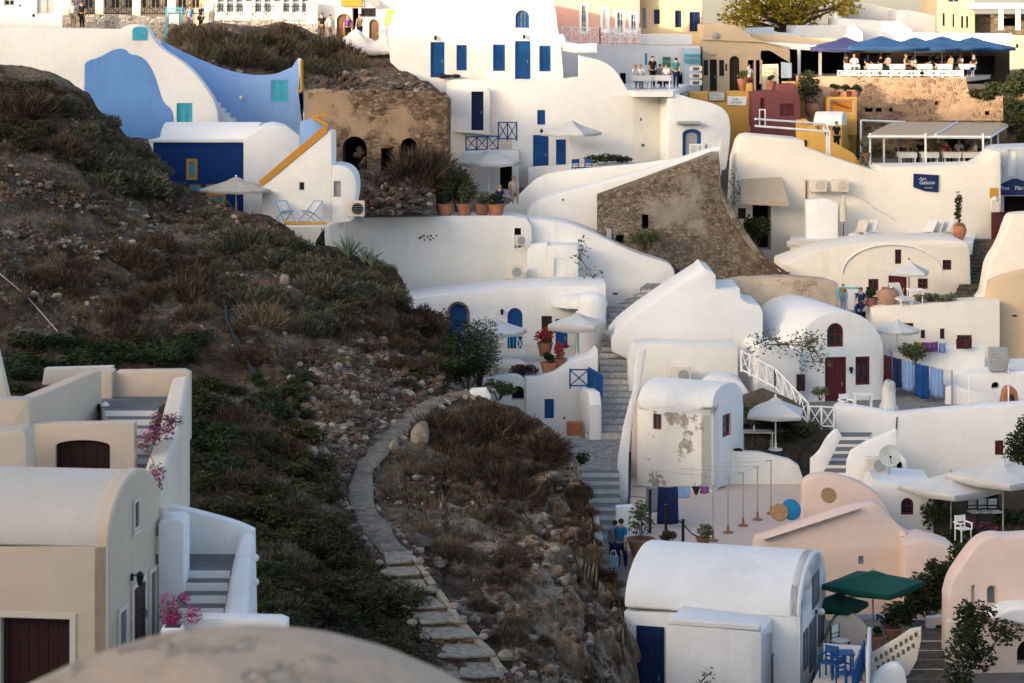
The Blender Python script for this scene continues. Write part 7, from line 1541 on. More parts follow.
# large white parasols with dark garden below
umbrella('large white parasol, left one of the pair over the dark garden', P(951, 546, 87.5), 2.2, 1.9, 4, FWH, -.12, .46, .25, MET, vents=False); umbrella('large white parasol, right one of the pair at the photo edge', P(1003, 540, 87), 2.38, 2.05, 4, FWH, -.08, .5, .25, MET)
for k, (x, y, lbl) in enumerate([(975, 515, 'left'), (985, 514, 'middle'), (995, 512, 'right')]): chair(f'white canvas chair, the {lbl} one of three under the large parasols', P(x, 524, 88), .3, DKB, FWH, 'canvas chairs under the large parasols')
chair('white armchair half hidden by dark plants below the left large parasol', P(963, 541, 86), .4, WHT, arms=True)
plainb('garden_wall', 'shaded garden wall behind the chairs under the large parasols', 'wall', [(930, 490), (1060, 480), (1060, 560), (930, 560)], 92, .6, plain('garden_stone_painted_shade', (.055, .045, .035), .95), [('hole', 985, 490, 1000, 510, dict(rec=.4))])  # near-black stone colour carries the deep shade below the parasols
for k, (x, y, r, h, lf) in enumerate([(940, 520, .9, 1.2, LEAFD), (962, 535, .8, .8, LEAFD), (985, 548, .9, .9, LEAF), (1008, 548, 1.0, 1.0, LEAFD), (950, 560, .9, .9, LEAFD), (968, 575, .8, .9, LEAF), (1015, 520, .8, .8, LEAFD), (948, 590, .7, .9, LEAFD), (925, 602, .8, 1.0, LEAFD), (905, 612, .7, .8, LEAF), (975, 560, .8, .8, LEAFD)]):
    d_ = 88 - (y - 520) * .09; bush('bush', 'dense dark shrub in the garden below the large white parasols', P(x, y + 12, d_), r, h, lf, 130 + k, 420, .10, 'shrubs in the dark garden')
for k, (x, y, r, h) in enumerate([(914, 600, .6, .9), (924, 588, .55, .8), (935, 576, .6, .9), (946, 588, .55, 1.0), (906, 612, .5, .7), (930, 606, .6, .8), (950, 606, .5, .9), (938, 596, .5, .8), (960, 560, .5, .9), (952, 572, .5, .8)]): bush('bush', 'dense dark shrub below the rounded pink annex', P(x, y + 10, 79.4 - .1 * (k % 3)), r, h, LEAFD, 400 + k, 330, .085, 'shrubs below the pink annex')
climber('flowering_bush', 'magenta flowering bush in the dark garden near the pink annex', [P(937, 600, 79.5), P(943, 597, 79.6)], .5, LEAFD, 145, .08, 60, PINKF, 'flowering bush', fper=90); climber('flowering_bush', 'small magenta flowering bush beside the white armchair', [P(974, 530, 86.5), P(978, 526, 86.6)], .5, LEAFD, 146, .08, 60, PINKF, 'flowering bush', fper=60)
bush('tree', 'dark feathery tree cut by the right edge of the photo above the parasols', P(1022, 470, 96), 1.1, 2.2, LEAFD, 147, 900, .1, cat='tree')
# green parasol and the space below
umbrella('dark green square parasol beside the white vaulted house', P(873, 650, 75.5), 2.12, 1.66, 4, FGR, .15, .34, .2, MET)
umbrella('dark green parasol half hidden behind the first, at the vault gable', P(838, 655, 76), 1.65, 1.0, 4, FGR, .15, .3, .2, MET)
zg = P(870, 660, 75).z; m = M(); m.prism([V((P(x, 0, d).x, d, zg)) for x, d in ((815, 70.5), (1040, 70.5), (1040, 80), (815, 80))], (0, 0, -.5)); o = m.build('lower_paving', plain('dark_paving', (.16, .15, .14), .9)); o['kind'] = 'structure'
b = plainb('curved_wall', 'small curved beige wall under the green parasol', 'wall', [(826, 665)] + smooth_poly([(826, 640), (832, 622), (842, 612), (855, 614), (866, 624), (874, 640)]) + [(876, 665)], 75.2, .4, CRW, bevel=.1)
table('dark table with a pale cloth under the green parasol', P(872, 640, 76.5), .2, 1.0, .7, GRYP); chair('dark chair between the curved wall and the vaulted house', P(840, 655, 74.2), .8, BLK, WHT)
pot_plant('dark shrub in a low pot right of the green parasol pole', P(893, 640, 75.3), .3, .4, (.6, .7), 'tall', TERD, 150, LEAFD); pot_plant('round clay pot at the end of the curved beige wall', P(876, 650, 74), .3, .45, (.25, .25), 'tall', TERD, 151, LEAFD)
t = thing('clay_jar', 'reddish clay jar on the ledge under the green parasol', 'jar', P(850, 612, 76.4)); m = M(); m.lathe([(.1, 0), (.2, .2), (.18, .35), (.1, .45), (.12, .5), (.08, .5)], P(850, 614, 76.4), 12); m.build('jar', TERD, t, 0, 50); m = M(); m.lathe([(.12, .5), (.13, .53), (.02, .56)], P(850, 614, 76.4), 12); m.build('lid', TERD, t, 0, 50)
# pink-beige house bottom right
pl = Pl(985, 73.5, 4); b = Bld('cave_house', 'pinkish cave house with arched openings in the bottom right corner', 'house', pl, (985, 700))
b.wall([(948, 720), (949, 600)] + smooth_poly([(949, 596), (953, 580), (962, 566), (974, 549), (985, 539), (998, 536), (1010, 538), (1060, 534)]) + [(1060, 720)], 1.0, PK, [('win', 986.5, 585, 997, 605, dict(mat=CRW, arch=1, nx=1, nz=1, glass=GLASB)), ('shut', 971, 585, 975, 610, dict(mat=CRW, leaves=1)), ('hole', 990, 642, 1013, 720, dict(rec=.8)), ('hole', 1017, 640, 1040, 665, dict(arch=1, rec=.6))], bevel=.3)
m = M(); m.prism([pl.hit(*p) for p in [(982, 611), (1000, 600), (1030, 598), (1030, 620), (1000, 615)]], pl.n * 1.0); m.build('white_canopy', W2, b.root, .1)
climber('flowering_shrub', 'dark rambling shrub before the doorway in the bottom right corner', [P(962, 660, 71), P(968, 640, 71), P(975, 625, 71.2), P(985, 618, 71.3), P(998, 630, 71.2), P(960, 675, 70.8), P(980, 655, 71), P(972, 612, 71.3)], .58, LEAFD, 155, .10, 300, cat='shrub')
t = thing('stone_steps', 'dark cobbled steps with pale edges climbing at the bottom right', 'stairs', P(928, 690, 70)); stair_mesh(P(900, 700, 69), P(950, 700, 69), P(912, 624, 77), P(950, 624, 77), 8, DSTEP, CRW, 'flight', t)
plainb('low_arch', 'low white arch wall at the head of the cobbled steps', 'wall', [(926, 640), (927, 618), (950, 616), (951, 640), (944, 640), (943, 625), (936, 625), (934, 640)], 76.5, .3, CRW, bevel=.05)
plainb('gate_pillar', 'white pillar standing right of the cobbled steps', 'wall', [(947, 622), (953, 621), (954, 700), (947, 700)], 72.5, .4, CRW, bevel=.05)
pl = Pl(890, 71.5, -14); b = Bld('lattice_wall', 'white balustrade wall pierced with rounded holes beside the cobbled steps', 'wall', pl, (890, 700)); rr = random.Random(2); ops = []
for k in range(9):
    for j in range(2): x = 874.5 + k * 5 + j * 2.2; y = 657 - k * 3.1 + j * 8; ops.append(('hole', x, y, x + 3.4, y + 5.2, dict(arch=1, rec=.19)))
b.wall([(871, 690), (871, 654), (895, 640), (910, 630), (921, 628), (921, 640), (917, 660), (900, 690)], .22, CRW, ops, bevel=.03, back=CRW)
plainb('low_wall', 'rounded white low wall in the foreground of the lattice balustrade', 'wall', [(866, 720)] + smooth_poly([(868, 690), (880, 672), (895, 664), (905, 668), (907, 684)]) + [(907, 720)], 69.5, .5, W, bevel=.12)
# ================================================================== big vaulted house at the bottom
pl = Pl(790, 71.5, -16); pq = Pl(640, 72, -16)
b = Bld('vaulted_house', 'large white barrel-vaulted house at the bottom centre with a navy door', 'house', pl, (720, 700))
b.wall([(624, 720), (624, 612), (800, 617), (800, 720)], .5, WG, [('door', 636.5, 626, 664.5, 720, dict(mat=NAVY, rec=.2))], bevel=.06)
prr = pl.right(800); 
gx = prr.uz(826, 600)[0]; hw_ = gx / 2; e = pl.hit(800, 617); zc = e.z; crown = prr.uz(813, 554)[1] - zc
a0 = pl.hit(624, 614)
b.barrel(V((a0.x, a0.y, zc)) - pl.n * hw_, e - pl.n * hw_, hw_, crown, WG, n=20, drop=.1, bevel=.1)
gp_ = []
m = M(); n = 20
gz = [prr.xyz(hw_ - hw_ * math.cos(math.pi * i / n), zc + crown * math.sin(math.pi * i / n), .0) for i in range(n + 1)]
gz = [prr.xyz(0, zc - 6, .0)] + gz + [prr.xyz(gx, zc - 6, .0)]
m.prism(gz, prr.n * -.4); m.build('gable_wall', WG, b.root, .06)
SLT = plain('slate_grey_paint', (.11, .125, .15), .6)
b.on(prr, ('shut', 812, 573, 818, 605, dict(mat=SLT, leaves=1)), ('door', 809, 620, 815, 668, dict(mat=SLT)), ('shut', 818, 610, 823, 643, dict(mat=SLT, leaves=1)), ('shut', 803, 630, 807, 668, dict(mat=SLT, leaves=1)))
lamp('round white wall lamp on the right gable of the large vaulted house', prr.hit(815, 612) + prr.n * .02, prr.n)
p2 = Pl(760, 69.8, -16); b.wall([(666, 720), (666, 624), (669, 621), (757, 632), (761, 634), (761, 720)], 2.0, WG, pl=p2, name='porch', bevel=.1)
pr2 = p2.right(761); b.wall([(761, 720), (761, 634), (791, 626), (791, 720)], .3, WG, [('shut', 771, 648, 780.5, 720, dict(mat=SLT, leaves=1))], pl=pr2, name='porch_side', bevel=.05)
m = M(); zq = p2.hit(700, 626).z + .0
for q0, q1 in (((667, 0), (757, 0)),):
    pass
m = M(); plate(m, p2, rect(p2.uz(667, 0)[0], zq - .05, p2.uz(761, 0)[0] - .02, zq + .16), -.22, .02); m.build('parapet', WG, b.root, .06)
climber('shrub', 'small green shrub at the bottom edge before the white porch', [P(700, 684, 68.5), P(706, 679, 68.5)], .35, LEAF, 160, .06, 40, cat='shrub')
t = thing('navy_door', 'narrow navy door at the foot of the cliff beside the vaulted house', 'door', P(624.5, 700, 71.8)); pz_ = Pl(624, 71.6, 60); 
m = M(); plate(m, pz_, [pz_.uz(622, 650), pz_.uz(626, 650), pz_.uz(626, 715), pz_.uz(622, 715)], 0, .06); m.build('leaf', NAVY, t); m = M(); m.box(pz_.hit(625, 680) + pz_.n * .08, .05, .05, .12); m.build('handle', MET, t)
# balcony with blue chairs at the right gable
zb = P(835, 690, 69.5).z; pl3 = Pl(870, 69, 0)
m = M(); m.prism([V((P(x, 0, d).x, d, zb)) for x, d in ((800, 67.5), (872, 67.5), (868, 72.5), (822, 72.5))], (0, 0, -.4)); o = m.build('balcony_floor', CRW); o['kind'] = 'structure'
b = plainb('balcony_wall', 'white parapet of the balcony with the blue chairs', 'wall', [(823, 690), (824, 645), (872, 648), (872, 700), (823, 700)], 72.6, .25, WG, bevel=.06)
pr3 = Pl(869, 72.4, -82); 
m = M(); m.prism([V((P(871.5, 0, 72.6).x, 72.6, zb - .3)), V((P(869, 0, 68.5).x, 68.5, zb - .3)), V((P(866, 0, 68.5).x, 68.5, zb - .3)), V((P(867.5, 0, 72.6).x, 72.6, zb - .3))], (0, 0, 1.35)); m.build('side_wall', WG, b.root, .05)
def on_b(x, d): return V(((x - 512) * d / F, d, zb + .01))
chair('blue canvas armchair at the left on the small balcony', on_b(829, 70.8), -.6, BLUE, FBL, arms=True); chair('blue canvas armchair in front on the small balcony', on_b(846, 69.6), .7, BLUE, FBL, arms=True); table('small blue table between the balcony armchairs', on_b(842, 71), 0, .7, .6, BLUE, h=.7)
railing('balcony_railing', 'bright blue railing at the right of the small balcony', [on_b(853, 68.4), on_b(864, 71.5)], .9, BLUE, 3, 'v')
# walking couple below the stairs
person('person in a blue top carrying bags, walking up below the stairs', P(620, 571, 81.5), 2.7, fabric('azure_cloth', (.02, .16, .34), trans=.1), TOWELS['navy'], 'walk', sc=1.02)
person('person in a dark grey top walking beside the one in blue', P(614.5, 570, 82.3), 2.9, TOWELS['grey'], TOWELS['navy'], 'walk', sc=.98)
t = thing('shopping_bag', 'pale blue bag held by the walking person in blue', 'bag', P(613, 563, 81.1)); c = P(613.5, 563, 81.2); m = M(); m.box(c + V((0, 0, .05)), .34, .18, .4); m.build('bag_body', fabric('pale_blue_bag', (.35, .5, .6)), t, .03); m = M(); m.path([c + V((-.1, 0, .25)), c + V((-.06, 0, .42)), c + V((.06, 0, .42)), c + V((.1, 0, .25))], .015, 5); m.build('handle', WHT, t)
zl2 = P(612, 572, 82).z; m = M(); m.prism([V((P(x, 0, d).x, d, zl2)) for x, d in ((575, 77), (640, 77), (636, 87), (578, 87))], (0, 0, -.5)); o = m.build('lower_landing', PAVE); o['kind'] = 'structure'
b = plainb('stair_wall', 'white low wall at the foot of the stairs beside the cliff', 'wall', [(580, 600), (580, 552), (588, 551), (594, 520), (598, 516), (604, 545), (604, 600)], 83.6, .4, W2, bevel=.1)
def Pl2(xa, da, xb, db):
    a, b = P(xa, YH, da), P(xb, YH, db); return Pl(xa, da, math.degrees(math.atan2(b.y - a.y, b.x - a.x)))
# ================================================================== cream vaulted house bottom left
pl = Pl(108, 47, -7); b = Bld('vaulted_house', 'cream barrel-vaulted house with a dark maroon door, bottom left corner', 'house', pl, (60, 720))
dm = dict(mat=MARO, frame=MARO, sur=CRW, sw=.12, rec=.22)
b.wall([(-110, 760), (-110, 548), (108, 546), (108, 760)], .5, CR, [('door', 1, 618, 70, 740, dict(mat=MARD, frame=DKB, sur=CRW, sw=.12, rec=.25, fw=.1))], bevel=.05)
pr = pl.right(108); w_ = pr.uz(160, 540)[0]; hw_ = w_ / 2; e = pl.hit(108, 546); zc = e.z; crown = pr.uz(136, 471.5)[1] - zc
a0 = pl.hit(-110, 546)
b.barrel(V((a0.x, a0.y, zc)) - pl.n * hw_, V((e.x, e.y, zc)) - pl.n * hw_, hw_, crown, CRR, n=22, drop=.05, bevel=.06)
n = 22; gz = [pr.xyz(hw_ - hw_ * math.cos(math.pi * i / n), zc + (crown + .03) * math.sin(math.pi * i / n), .02) for i in range(n + 1)]
m = M(); m.prism([pr.xyz(0, zc - 6, .02)] + gz + [pr.xyz(w_, zc - 6, .02)], pr.n * -.35); m.build('gable_wall', CR, b.root, .06)
b.on(pr, ('win', 131.3, 499, 137, 530, dict(mat=CRW, nx=1, nz=1, sill=CRW)), ('win', 116, 606, 125, 650, dict(mat=CRW, nx=1, nz=1, fw=.1, glass=GLASB)), ('door', 129.5, 579, 144, 650, dict(mat=MARD, frame=CRW, fw=.12)), ('win', 147, 567, 154.5, 642, dict(mat=CRW, nx=1, nz=1, fw=.1, glass=GLASB)), base=.02)
lamp('black lantern on the cream gable above its glazed door', pr.hit(130, 577) + pr.n * .03, pr.n, style='l')
t = thing('meter_box', 'small cream meter box at the right corner of the cream gable', 'box', pr.hit(156, 553)); m = M(); c = pr.hit(156, 544) + pr.n * .12; m.box(c, .2, .22, .38, R(-7)); m.build('box', CRW, t, .01); m = M(); m.box(c + V((0, -.112, .02)), .12, .01, .2, R(-7)); m.build('lid', CREF, t)
m = M(); m.tube(pr.xyz(w_ - .08, zc, .08), pr.xyz(w_ - .08, zc - 4, .08), .04, .04, 6); m.build('drainpipe', CRW, b.root)
# terrace house with the wide dark opening and its stairs
pl = Pl(80, 53); b = Bld('terrace_house', 'cream terrace house with a wide flat-arched dark shutter', 'house', pl, (80, 540))
b.wall([(28, 540), (28, 424), (134.5, 423), (135, 540)], .4, CR, [('shut', 55.5, 440, 110, 478, dict(mat=MARD, frame=MARD, arch=.22, rec=.25, fw=.05))], bevel=.1)
b.wall([(-60, 540), (-60, 400), (27, 400), (29, 402), (29, 540)], .6, CR, pl=Pl(0, 52.9), name='left_wall', bevel=.12)
q = Pl2(28, 52.95, 101, 57.3); b.wall([(28.2, 470), (28.2, 401), (33, 398), (98, 371), (102, 370), (102.5, 470)], -.0 or .35, CR, pl=q, name='stair_side_wall', bevel=.1)
b.wall([(-40, 520), (-40, 434), (20, 430), (25, 433), (27, 440), (27, 520)], .9, CR, pl=Pl(0, 51), name='front_block', bevel=.16)
b.wall([(113, 440), (113, 374), (118, 371), (184, 370), (190, 373), (190, 440)], .35, CR, pl=Pl(150, 58.5), name='back_parapet', bevel=.12)
b.wall([(99, 430), (99, 371), (112, 372), (112, 430)], .6, CR, pl=Pl(100, 58.2), name='end_wall', bevel=.08)
m = M(); ti = [P(172, 377, 58.4), P(157, 432, 54.5), P(139, 484, 51.4)]; to = [P(190, 374, 58.4), P(179, 430, 54.5), P(160, 487, 51.2)]
for k in range(2): m.prism([ti[k], ti[k + 1], to[k + 1], to[k]], (0, 0, -3.2))
m.build('right_parapet', CRW, b.root, .1)
st = thing('terrace_stairs', 'white stairs with grey treads inside the cream terrace parapets', 'stairs', P(140, 470, 53.2))
stair_mesh(P(128, 474, 53.4), P(147, 474, 53.4), P(102, 407, 56.8), P(158, 407, 56.8), 7, TGREY, W, 'flight', st)
m = M(); m.prism([P(101, 407, 56.8), P(159, 407, 56.8), P(176, 396, 58.6), P(100, 396, 58.6)], (0, 0, -.4)); m.build('landing', TGREY, st)
plainb('garden_wall', 'low cream wall in the plants behind the terrace house', 'wall', [(42, 385), (44, 369), (112, 367), (112, 385)], 61, .4, CRW, bevel=.08)
plainb('white_house', 'sliver of a cream gable at the left edge above the terrace house', 'house', [(-90, 430), (-90, 300), (-30, 318), (-4, 345), (9, 402), (9, 430)], 58.5, .35, CRW, bevel=.1)
t = lamp('round lamp on the cream stair wall above the wide shutter', q.hit(97, 407) + q.n * .02, q.n)
climber('bougainvillea', 'bougainvillea trailing over the right parapet of the terrace stairs', [P(152, 430, 53.4), P(159, 424, 53.6), P(165, 420, 53.8), P(171, 418, 54), P(160, 434, 53.2), P(168, 430, 53.6), P(150, 437, 53), P(161, 470, 51.3), P(160, 480, 51)], .26, LEAF, 170, .04, 90, PINKF, 'climbing plant', fper=80)
# white stairs at the lower left
pl = Pl(210, 52.6); b = Bld('stair_court', 'white curved walls enclosing a short stair beside the cream gable', 'wall', pl, (210, 640))
b.wall([(156, 640), (157, 508)] + smooth_poly([(160, 507), (176, 507), (200, 513), (230, 521), (246, 527), (254, 531)]) + [(256, 640)], .35, WG, bevel=.1, name='back_wall')
b.wall([(158, 680), (158, 524), (162, 520), (180, 520), (184, 524), (184, 680)], .9, WG, pl=Pl(170, 50.3), name='left_block', bevel=.1)
m = M(); ti = [P(241, 530, 52.5), P(234, 553, 51.6), P(228, 585, 50.3), P(222, 625, 48.7)]; to = [P(255, 531, 52.5), P(252, 553, 51.6), P(250, 585, 50.3), P(247, 625, 48.7)]
for k in range(3): m.prism([ti[k], ti[k + 1], to[k + 1], to[k]], (0, 0, -2.2))
m.build('right_wall', WG, b.root, .12)
b.wall([(178, 690), (178, 624), (186, 618), (280, 620), (287, 623), (287, 690)], .5, WG, pl=Pl(230, 47.6), name='front_wall', bevel=.08)
st = thing('court_stairs', 'short white stair with grey treads inside the white curved walls', 'stairs', P(200, 615, 50)); stair_mesh(P(178, 616, 49.8), P(224, 618, 49.8), P(190, 566, 51.4), P(232, 566, 51.4), 4, TGREY, WG, 'flight', st)
m = M(); m.prism([P(184, 567, 51.4), P(233, 567, 51.4), P(238, 553, 52.7), P(184, 553, 52.7)], (0, 0, -.5)); m.build('landing', TGREY, st)
climber('bougainvillea', 'bougainvillea with vivid magenta bracts at the foot of the cream gable', [P(168, 628, 47.2), P(166, 615, 47.4), P(172, 607, 47.6), P(180, 600, 47.8), P(178, 618, 47.3), P(190, 617, 47.2), P(170, 622, 47.2)], .22, LEAF, 171, .035, 60, PINKF, 'climbing plant', fper=150)
t = thing('planter_box', 'small white planter box under the magenta bougainvillea', 'planter', P(173, 640, 47)); m = M(); m.box(P(173, 634, 47), .42, .35, .3); m.build('box', WG, t, .03); m = M(); m.box(P(173, 634, 47) + V((0, 0, .152)), .3, .24, .01); m.build('soil', SOILP, t)
for y in (558, 582):
    t = thing('outdoor_lamp', 'white rounded cover on the outside of the white stair wall, %s' % ('the upper one' if y < 570 else 'the lower one'), 'cover', P(257, y, 51)); m = M(); m.ball(P(256.5, y, 51), .07, .8, .8, 1.1); m.build('cover', WG, t, 0, 60)
# foreground dome of old cement, close to the viewer
c = P(238, 639, 16.5); rr_ = 3.1
m = M(); m.lathe([(rr_ * math.sin(R(a)), rr_ * math.cos(R(a)) * .98) for a in (60, 52, 45, 38, 31, 24, 18, 12, 6, .3)], (c.x, c.y, c.z - rr_ * .98), 64)
o = m.build('dome', DOME, None, 0, 180)
t = thing('domed_chapel', 'weathered grey-brown cement dome close to the viewer, out of focus', 'dome', (c.x, c.y, c.z - 4.5)); L = ORG[t.name]; o.parent = t; o.location = ORG[o.name] - L
m = M(); m.lathe([(rr_ * .90, -4.2), (rr_ * .90, 0)], (c.x, c.y, c.z - rr_ * .5), 48); m.build('drum', DOME, t, 0, 40)
# ================================================================== vegetation and stones of the hillside
rg = random.Random(77)
proto = {}
def make_protos():
    for k in range(3):
        proto['dry', k] = cushion_mesh('dry_bush', 1500, .62, .5, 200 + k, DRY, .22, .011)
        proto['straw', k] = cushion_mesh('straw_bush', 1100, .6, .48, 210 + k, STRAW, .26, .011, .6)
        cl = [((rg.uniform(-.4, .4), rg.uniform(-.4, .4), rg.uniform(.15, .4)), (.32, .32, .22)) for _ in range(6)]
        proto['heath', k] = clump_mesh('heath_bush', cl, 330, .052, 220 + k, LEAFH)
        proto['green', k] = clump_mesh('green_bush', cl, 240, .062, 230 + k, LEAFD)
        proto['grey', k] = cushion_mesh('grey_bush', 1700, .6, .48, 240 + k, leafm('grey_heath_%d' % k, (.05, .05, .03), (.10, .096, .06), (.17, .155, .105), .15), .15, .016)
make_protos()
LBL = dict(dry='dry brown cushion bush on the rocky hillside', straw='straw-coloured dry grass bush on the rocky hillside', heath='dark green heath bush on the lower hillside', green='dark leafy green bush on the hillside', grey='grey-green thorny cushion bush on the hillside')
def in_poly(x, y, p): return inside((x, y), p)
used = []
def scatter(kind, poly, n, s0, s1, cat='bush', flat=1.0, gap=.6, where=''):
    xs = [p[0] for p in poly]; ys = [p[1] for p in poly]; k = 0; tries = 0
    while k < n and tries < n * 40:
        tries += 1; x, y = rg.uniform(min(xs), max(xs)), rg.uniform(min(ys), max(ys))
        if not in_poly(x, y, poly): continue
        if 335 < x < 500 and y > 385 and path_dist(x, y) < 1.5 and y < 570: continue
        if y > 555 and abs(x - (400 + (y - 560) * .62)) < 34 and x > 370: continue
        p = hill_at(x, y); s = rg.uniform(s0, s1)
        if any((p - q).length < (s + r) * gap * .6 for q, r in used): continue
        used.append((p, s)); k += 1
        o = meshobj(proto[kind, rg.randrange(3)], {'dry': 'dry_bush', 'straw': 'straw_bush', 'heath': 'heath_bush', 'green': 'green_bush', 'grey': 'grey_bush'}[kind], None, p + V((0, .1, -.12 * s)), rg.uniform(0, 6.28), (s * rg.uniform(.9, 1.25), s * rg.uniform(.9, 1.25), s * flat * rg.uniform(.75, 1.1)))
        tag(o, LBL[kind], cat, LBL[kind].replace('bush', 'bushes', 1).replace('dry brown', 'dry brown'))
# heath at the bottom of the slope
scatter('heath', [(255, 480), (330, 500), (350, 560), (385, 590), (408, 640), (415, 683), (255, 683), (250, 560)], 44, .8, 1.6, gap=.55)
scatter('grey', [(255, 480), (330, 500), (350, 560), (385, 590), (408, 640), (415, 683), (255, 683), (250, 560)], 10, .8, 1.4, gap=.4)
scatter('green', [(255, 480), (330, 500), (350, 560), (385, 590), (400, 640), (255, 683), (250, 560)], 9, .7, 1.2, gap=.4)
scatter('dry', [(255, 480), (330, 500), (350, 560), (385, 590), (400, 640), (255, 683), (250, 560)], 9, .7, 1.2, gap=.4)
scatter('heath', [(165, 395), (230, 380), (300, 440), (340, 520), (250, 530), (180, 500)], 20, .8, 1.5, gap=.55)
scatter('dry', [(230, 380), (300, 440), (340, 520), (250, 530), (220, 450)], 9, .8, 1.4, gap=.4)
scatter('green', [(172, 400), (240, 395), (255, 470), (200, 490), (170, 470)], 12, .9, 1.4, gap=.5)
scatter('green', [(10, 345), (60, 340), (120, 345), (200, 335), (205, 365), (190, 372), (120, 366), (10, 395)], 18, .9, 1.5, gap=.5)
scatter('green', [(250, 375), (320, 380), (310, 425), (265, 420)], 8, .7, 1.2)
scatter('grey', [(195, 210), (285, 230), (340, 300), (330, 340), (280, 330), (215, 280)], 26, .9, 1.7, gap=.55)
scatter('grey', [(330, 248), (395, 272), (404, 300), (370, 300), (335, 275)], 11, .7, 1.3)
scatter('grey', [(50, 90), (95, 115), (140, 150), (185, 192), (120, 205), (50, 150)], 20, .9, 1.8, gap=.6)
scatter('heath', [(0, 80), (60, 90), (90, 130), (30, 150), (0, 140)], 9, 1.0, 1.8)
scatter('dry', [(0, 80), (60, 90), (90, 130), (30, 150), (0, 140)], 6, 1.0, 1.7)
scatter('dry', [(100, 225), (250, 260), (330, 330), (310, 380), (180, 340), (60, 340), (0, 330), (20, 260)], 22, .9, 1.8)
scatter('dry', [(330, 280), (405, 300), (440, 345), (430, 380), (380, 370), (340, 330)], 16, .7, 1.3)
scatter('dry', [(440, 405), (500, 410), (535, 425), (550, 450), (540, 490), (520, 500), (455, 480), (425, 440)], 20, .8, 1.6, gap=.5)
scatter('dry', [(440, 500), (540, 530), (560, 600), (540, 683), (500, 683), (470, 600), (420, 540)], 8, .5, 1.1)
scatter('dry', [(552, 436), (585, 490), (588, 540), (570, 540), (545, 470)], 7, .5, .9)
scatter('straw', [(0, 90), (150, 180), (330, 260), (430, 350), (330, 430), (200, 340), (0, 320)], 40, .5, 1.0)
scatter('straw', [(400, 440), (520, 440), (540, 560), (530, 660), (480, 640), (400, 540)], 20, .45, .9)
scatter('heath', [(395, 395), (420, 330), (443, 350), (440, 385)], 5, .7, 1.0)
scatter('green', [(415, 305), (440, 330), (445, 372), (425, 350)], 6, .8, 1.3, gap=.4)
# the upper banks carry the same plants
def on_bank(S, x, y): return S.pt(x, y)
for k, (x, y) in enumerate([(190, 42), (205, 46), (218, 48), (232, 52), (248, 50), (262, 48), (275, 50), (288, 46), (300, 48), (314, 52), (326, 50), (338, 58), (200, 54), (225, 60), (243, 64), (260, 62), (270, 66), (318, 62), (306, 66), (330, 72), (188, 36), (345, 66), (212, 40), (285, 40), (296, 58)]):
    p = on_bank(BANK, x, y); kd = 'straw' if k % 3 == 0 else 'grey' if k % 3 == 1 else 'dry'; s = rg.uniform(1.6, 2.5)
    o = meshobj(proto[kd, k % 3], {'dry': 'dry_bush', 'straw': 'straw_bush', 'grey': 'grey_bush'}[kd], None, p + V((0, 0, -.2)), rg.uniform(0, 6), (s, s, s)); lb = {'dry': 'dry brown bush on the earth bank under the lane', 'straw': 'straw-coloured bush on the earth bank under the lane', 'grey': 'grey-green bush on the earth bank under the lane'}[kd]; tag(o, lb, 'bush', lb.replace('bush', 'bushes', 1))
BIG = [(88, 168, 'grey', 2.6), (135, 188, 'grey', 2.9), (60, 152, 'dry', 2.4), (262, 322, 'straw', 2.3), (252, 305, 'grey', 2.2), (318, 292, 'grey', 2.5), (246, 244, 'grey', 2.4), (300, 270, 'straw', 2.0), (285, 250, 'grey', 2.2), (480, 436, 'dry', 2.5), (452, 452, 'dry', 1.7), (130, 262, 'dry', 2.3), (30, 110, 'dry', 2.7), (340, 300, 'grey', 2.1), (385, 300, 'grey', 2.0), (420, 322, 'dry', 1.9), (190, 300, 'dry', 2.2), (515, 432, 'dry', 1.8), (395, 600, 'grey', 1.6), (350, 610, 'heath', 1.9), (290, 620, 'heath', 2.1), (545, 452, 'dry', 1.5)]
BL_ = dict(dry='large rounded brown bush standing out on the hillside', straw='large rounded straw-coloured bush standing out on the hillside', grey='large rounded grey-green bush standing out on the hillside', heath='large dark green heath bush above the foreground dome')
for k, (x, y, kd, s) in enumerate(BIG):
    o = meshobj(proto[kd, k % 3], 'large_bush', None, hill_at(x, y) + V((0, .2, -.1 * s)), k * 1.3, (s, s, s * .8)); tag(o, BL_[kd], 'bush', BL_[kd].replace('bush', 'bushes', 1))
for k, (x, y) in enumerate([(584, 492), (588, 508), (590, 524), (592, 540), (596, 556), (604, 572), (614, 580), (620, 600), (594, 548)]):
    o = meshobj(proto['dry' if k % 2 else 'straw', k % 3], 'dry_bush', None, hill_at(x, y + 3) + V((0, -.1, -.1)), k, (.62, .62, .55)); lb = 'small dry bush clinging to the cliff edge beside the stairs'; tag(o, lb, 'bush', 'small dry bushes on the cliff edge')
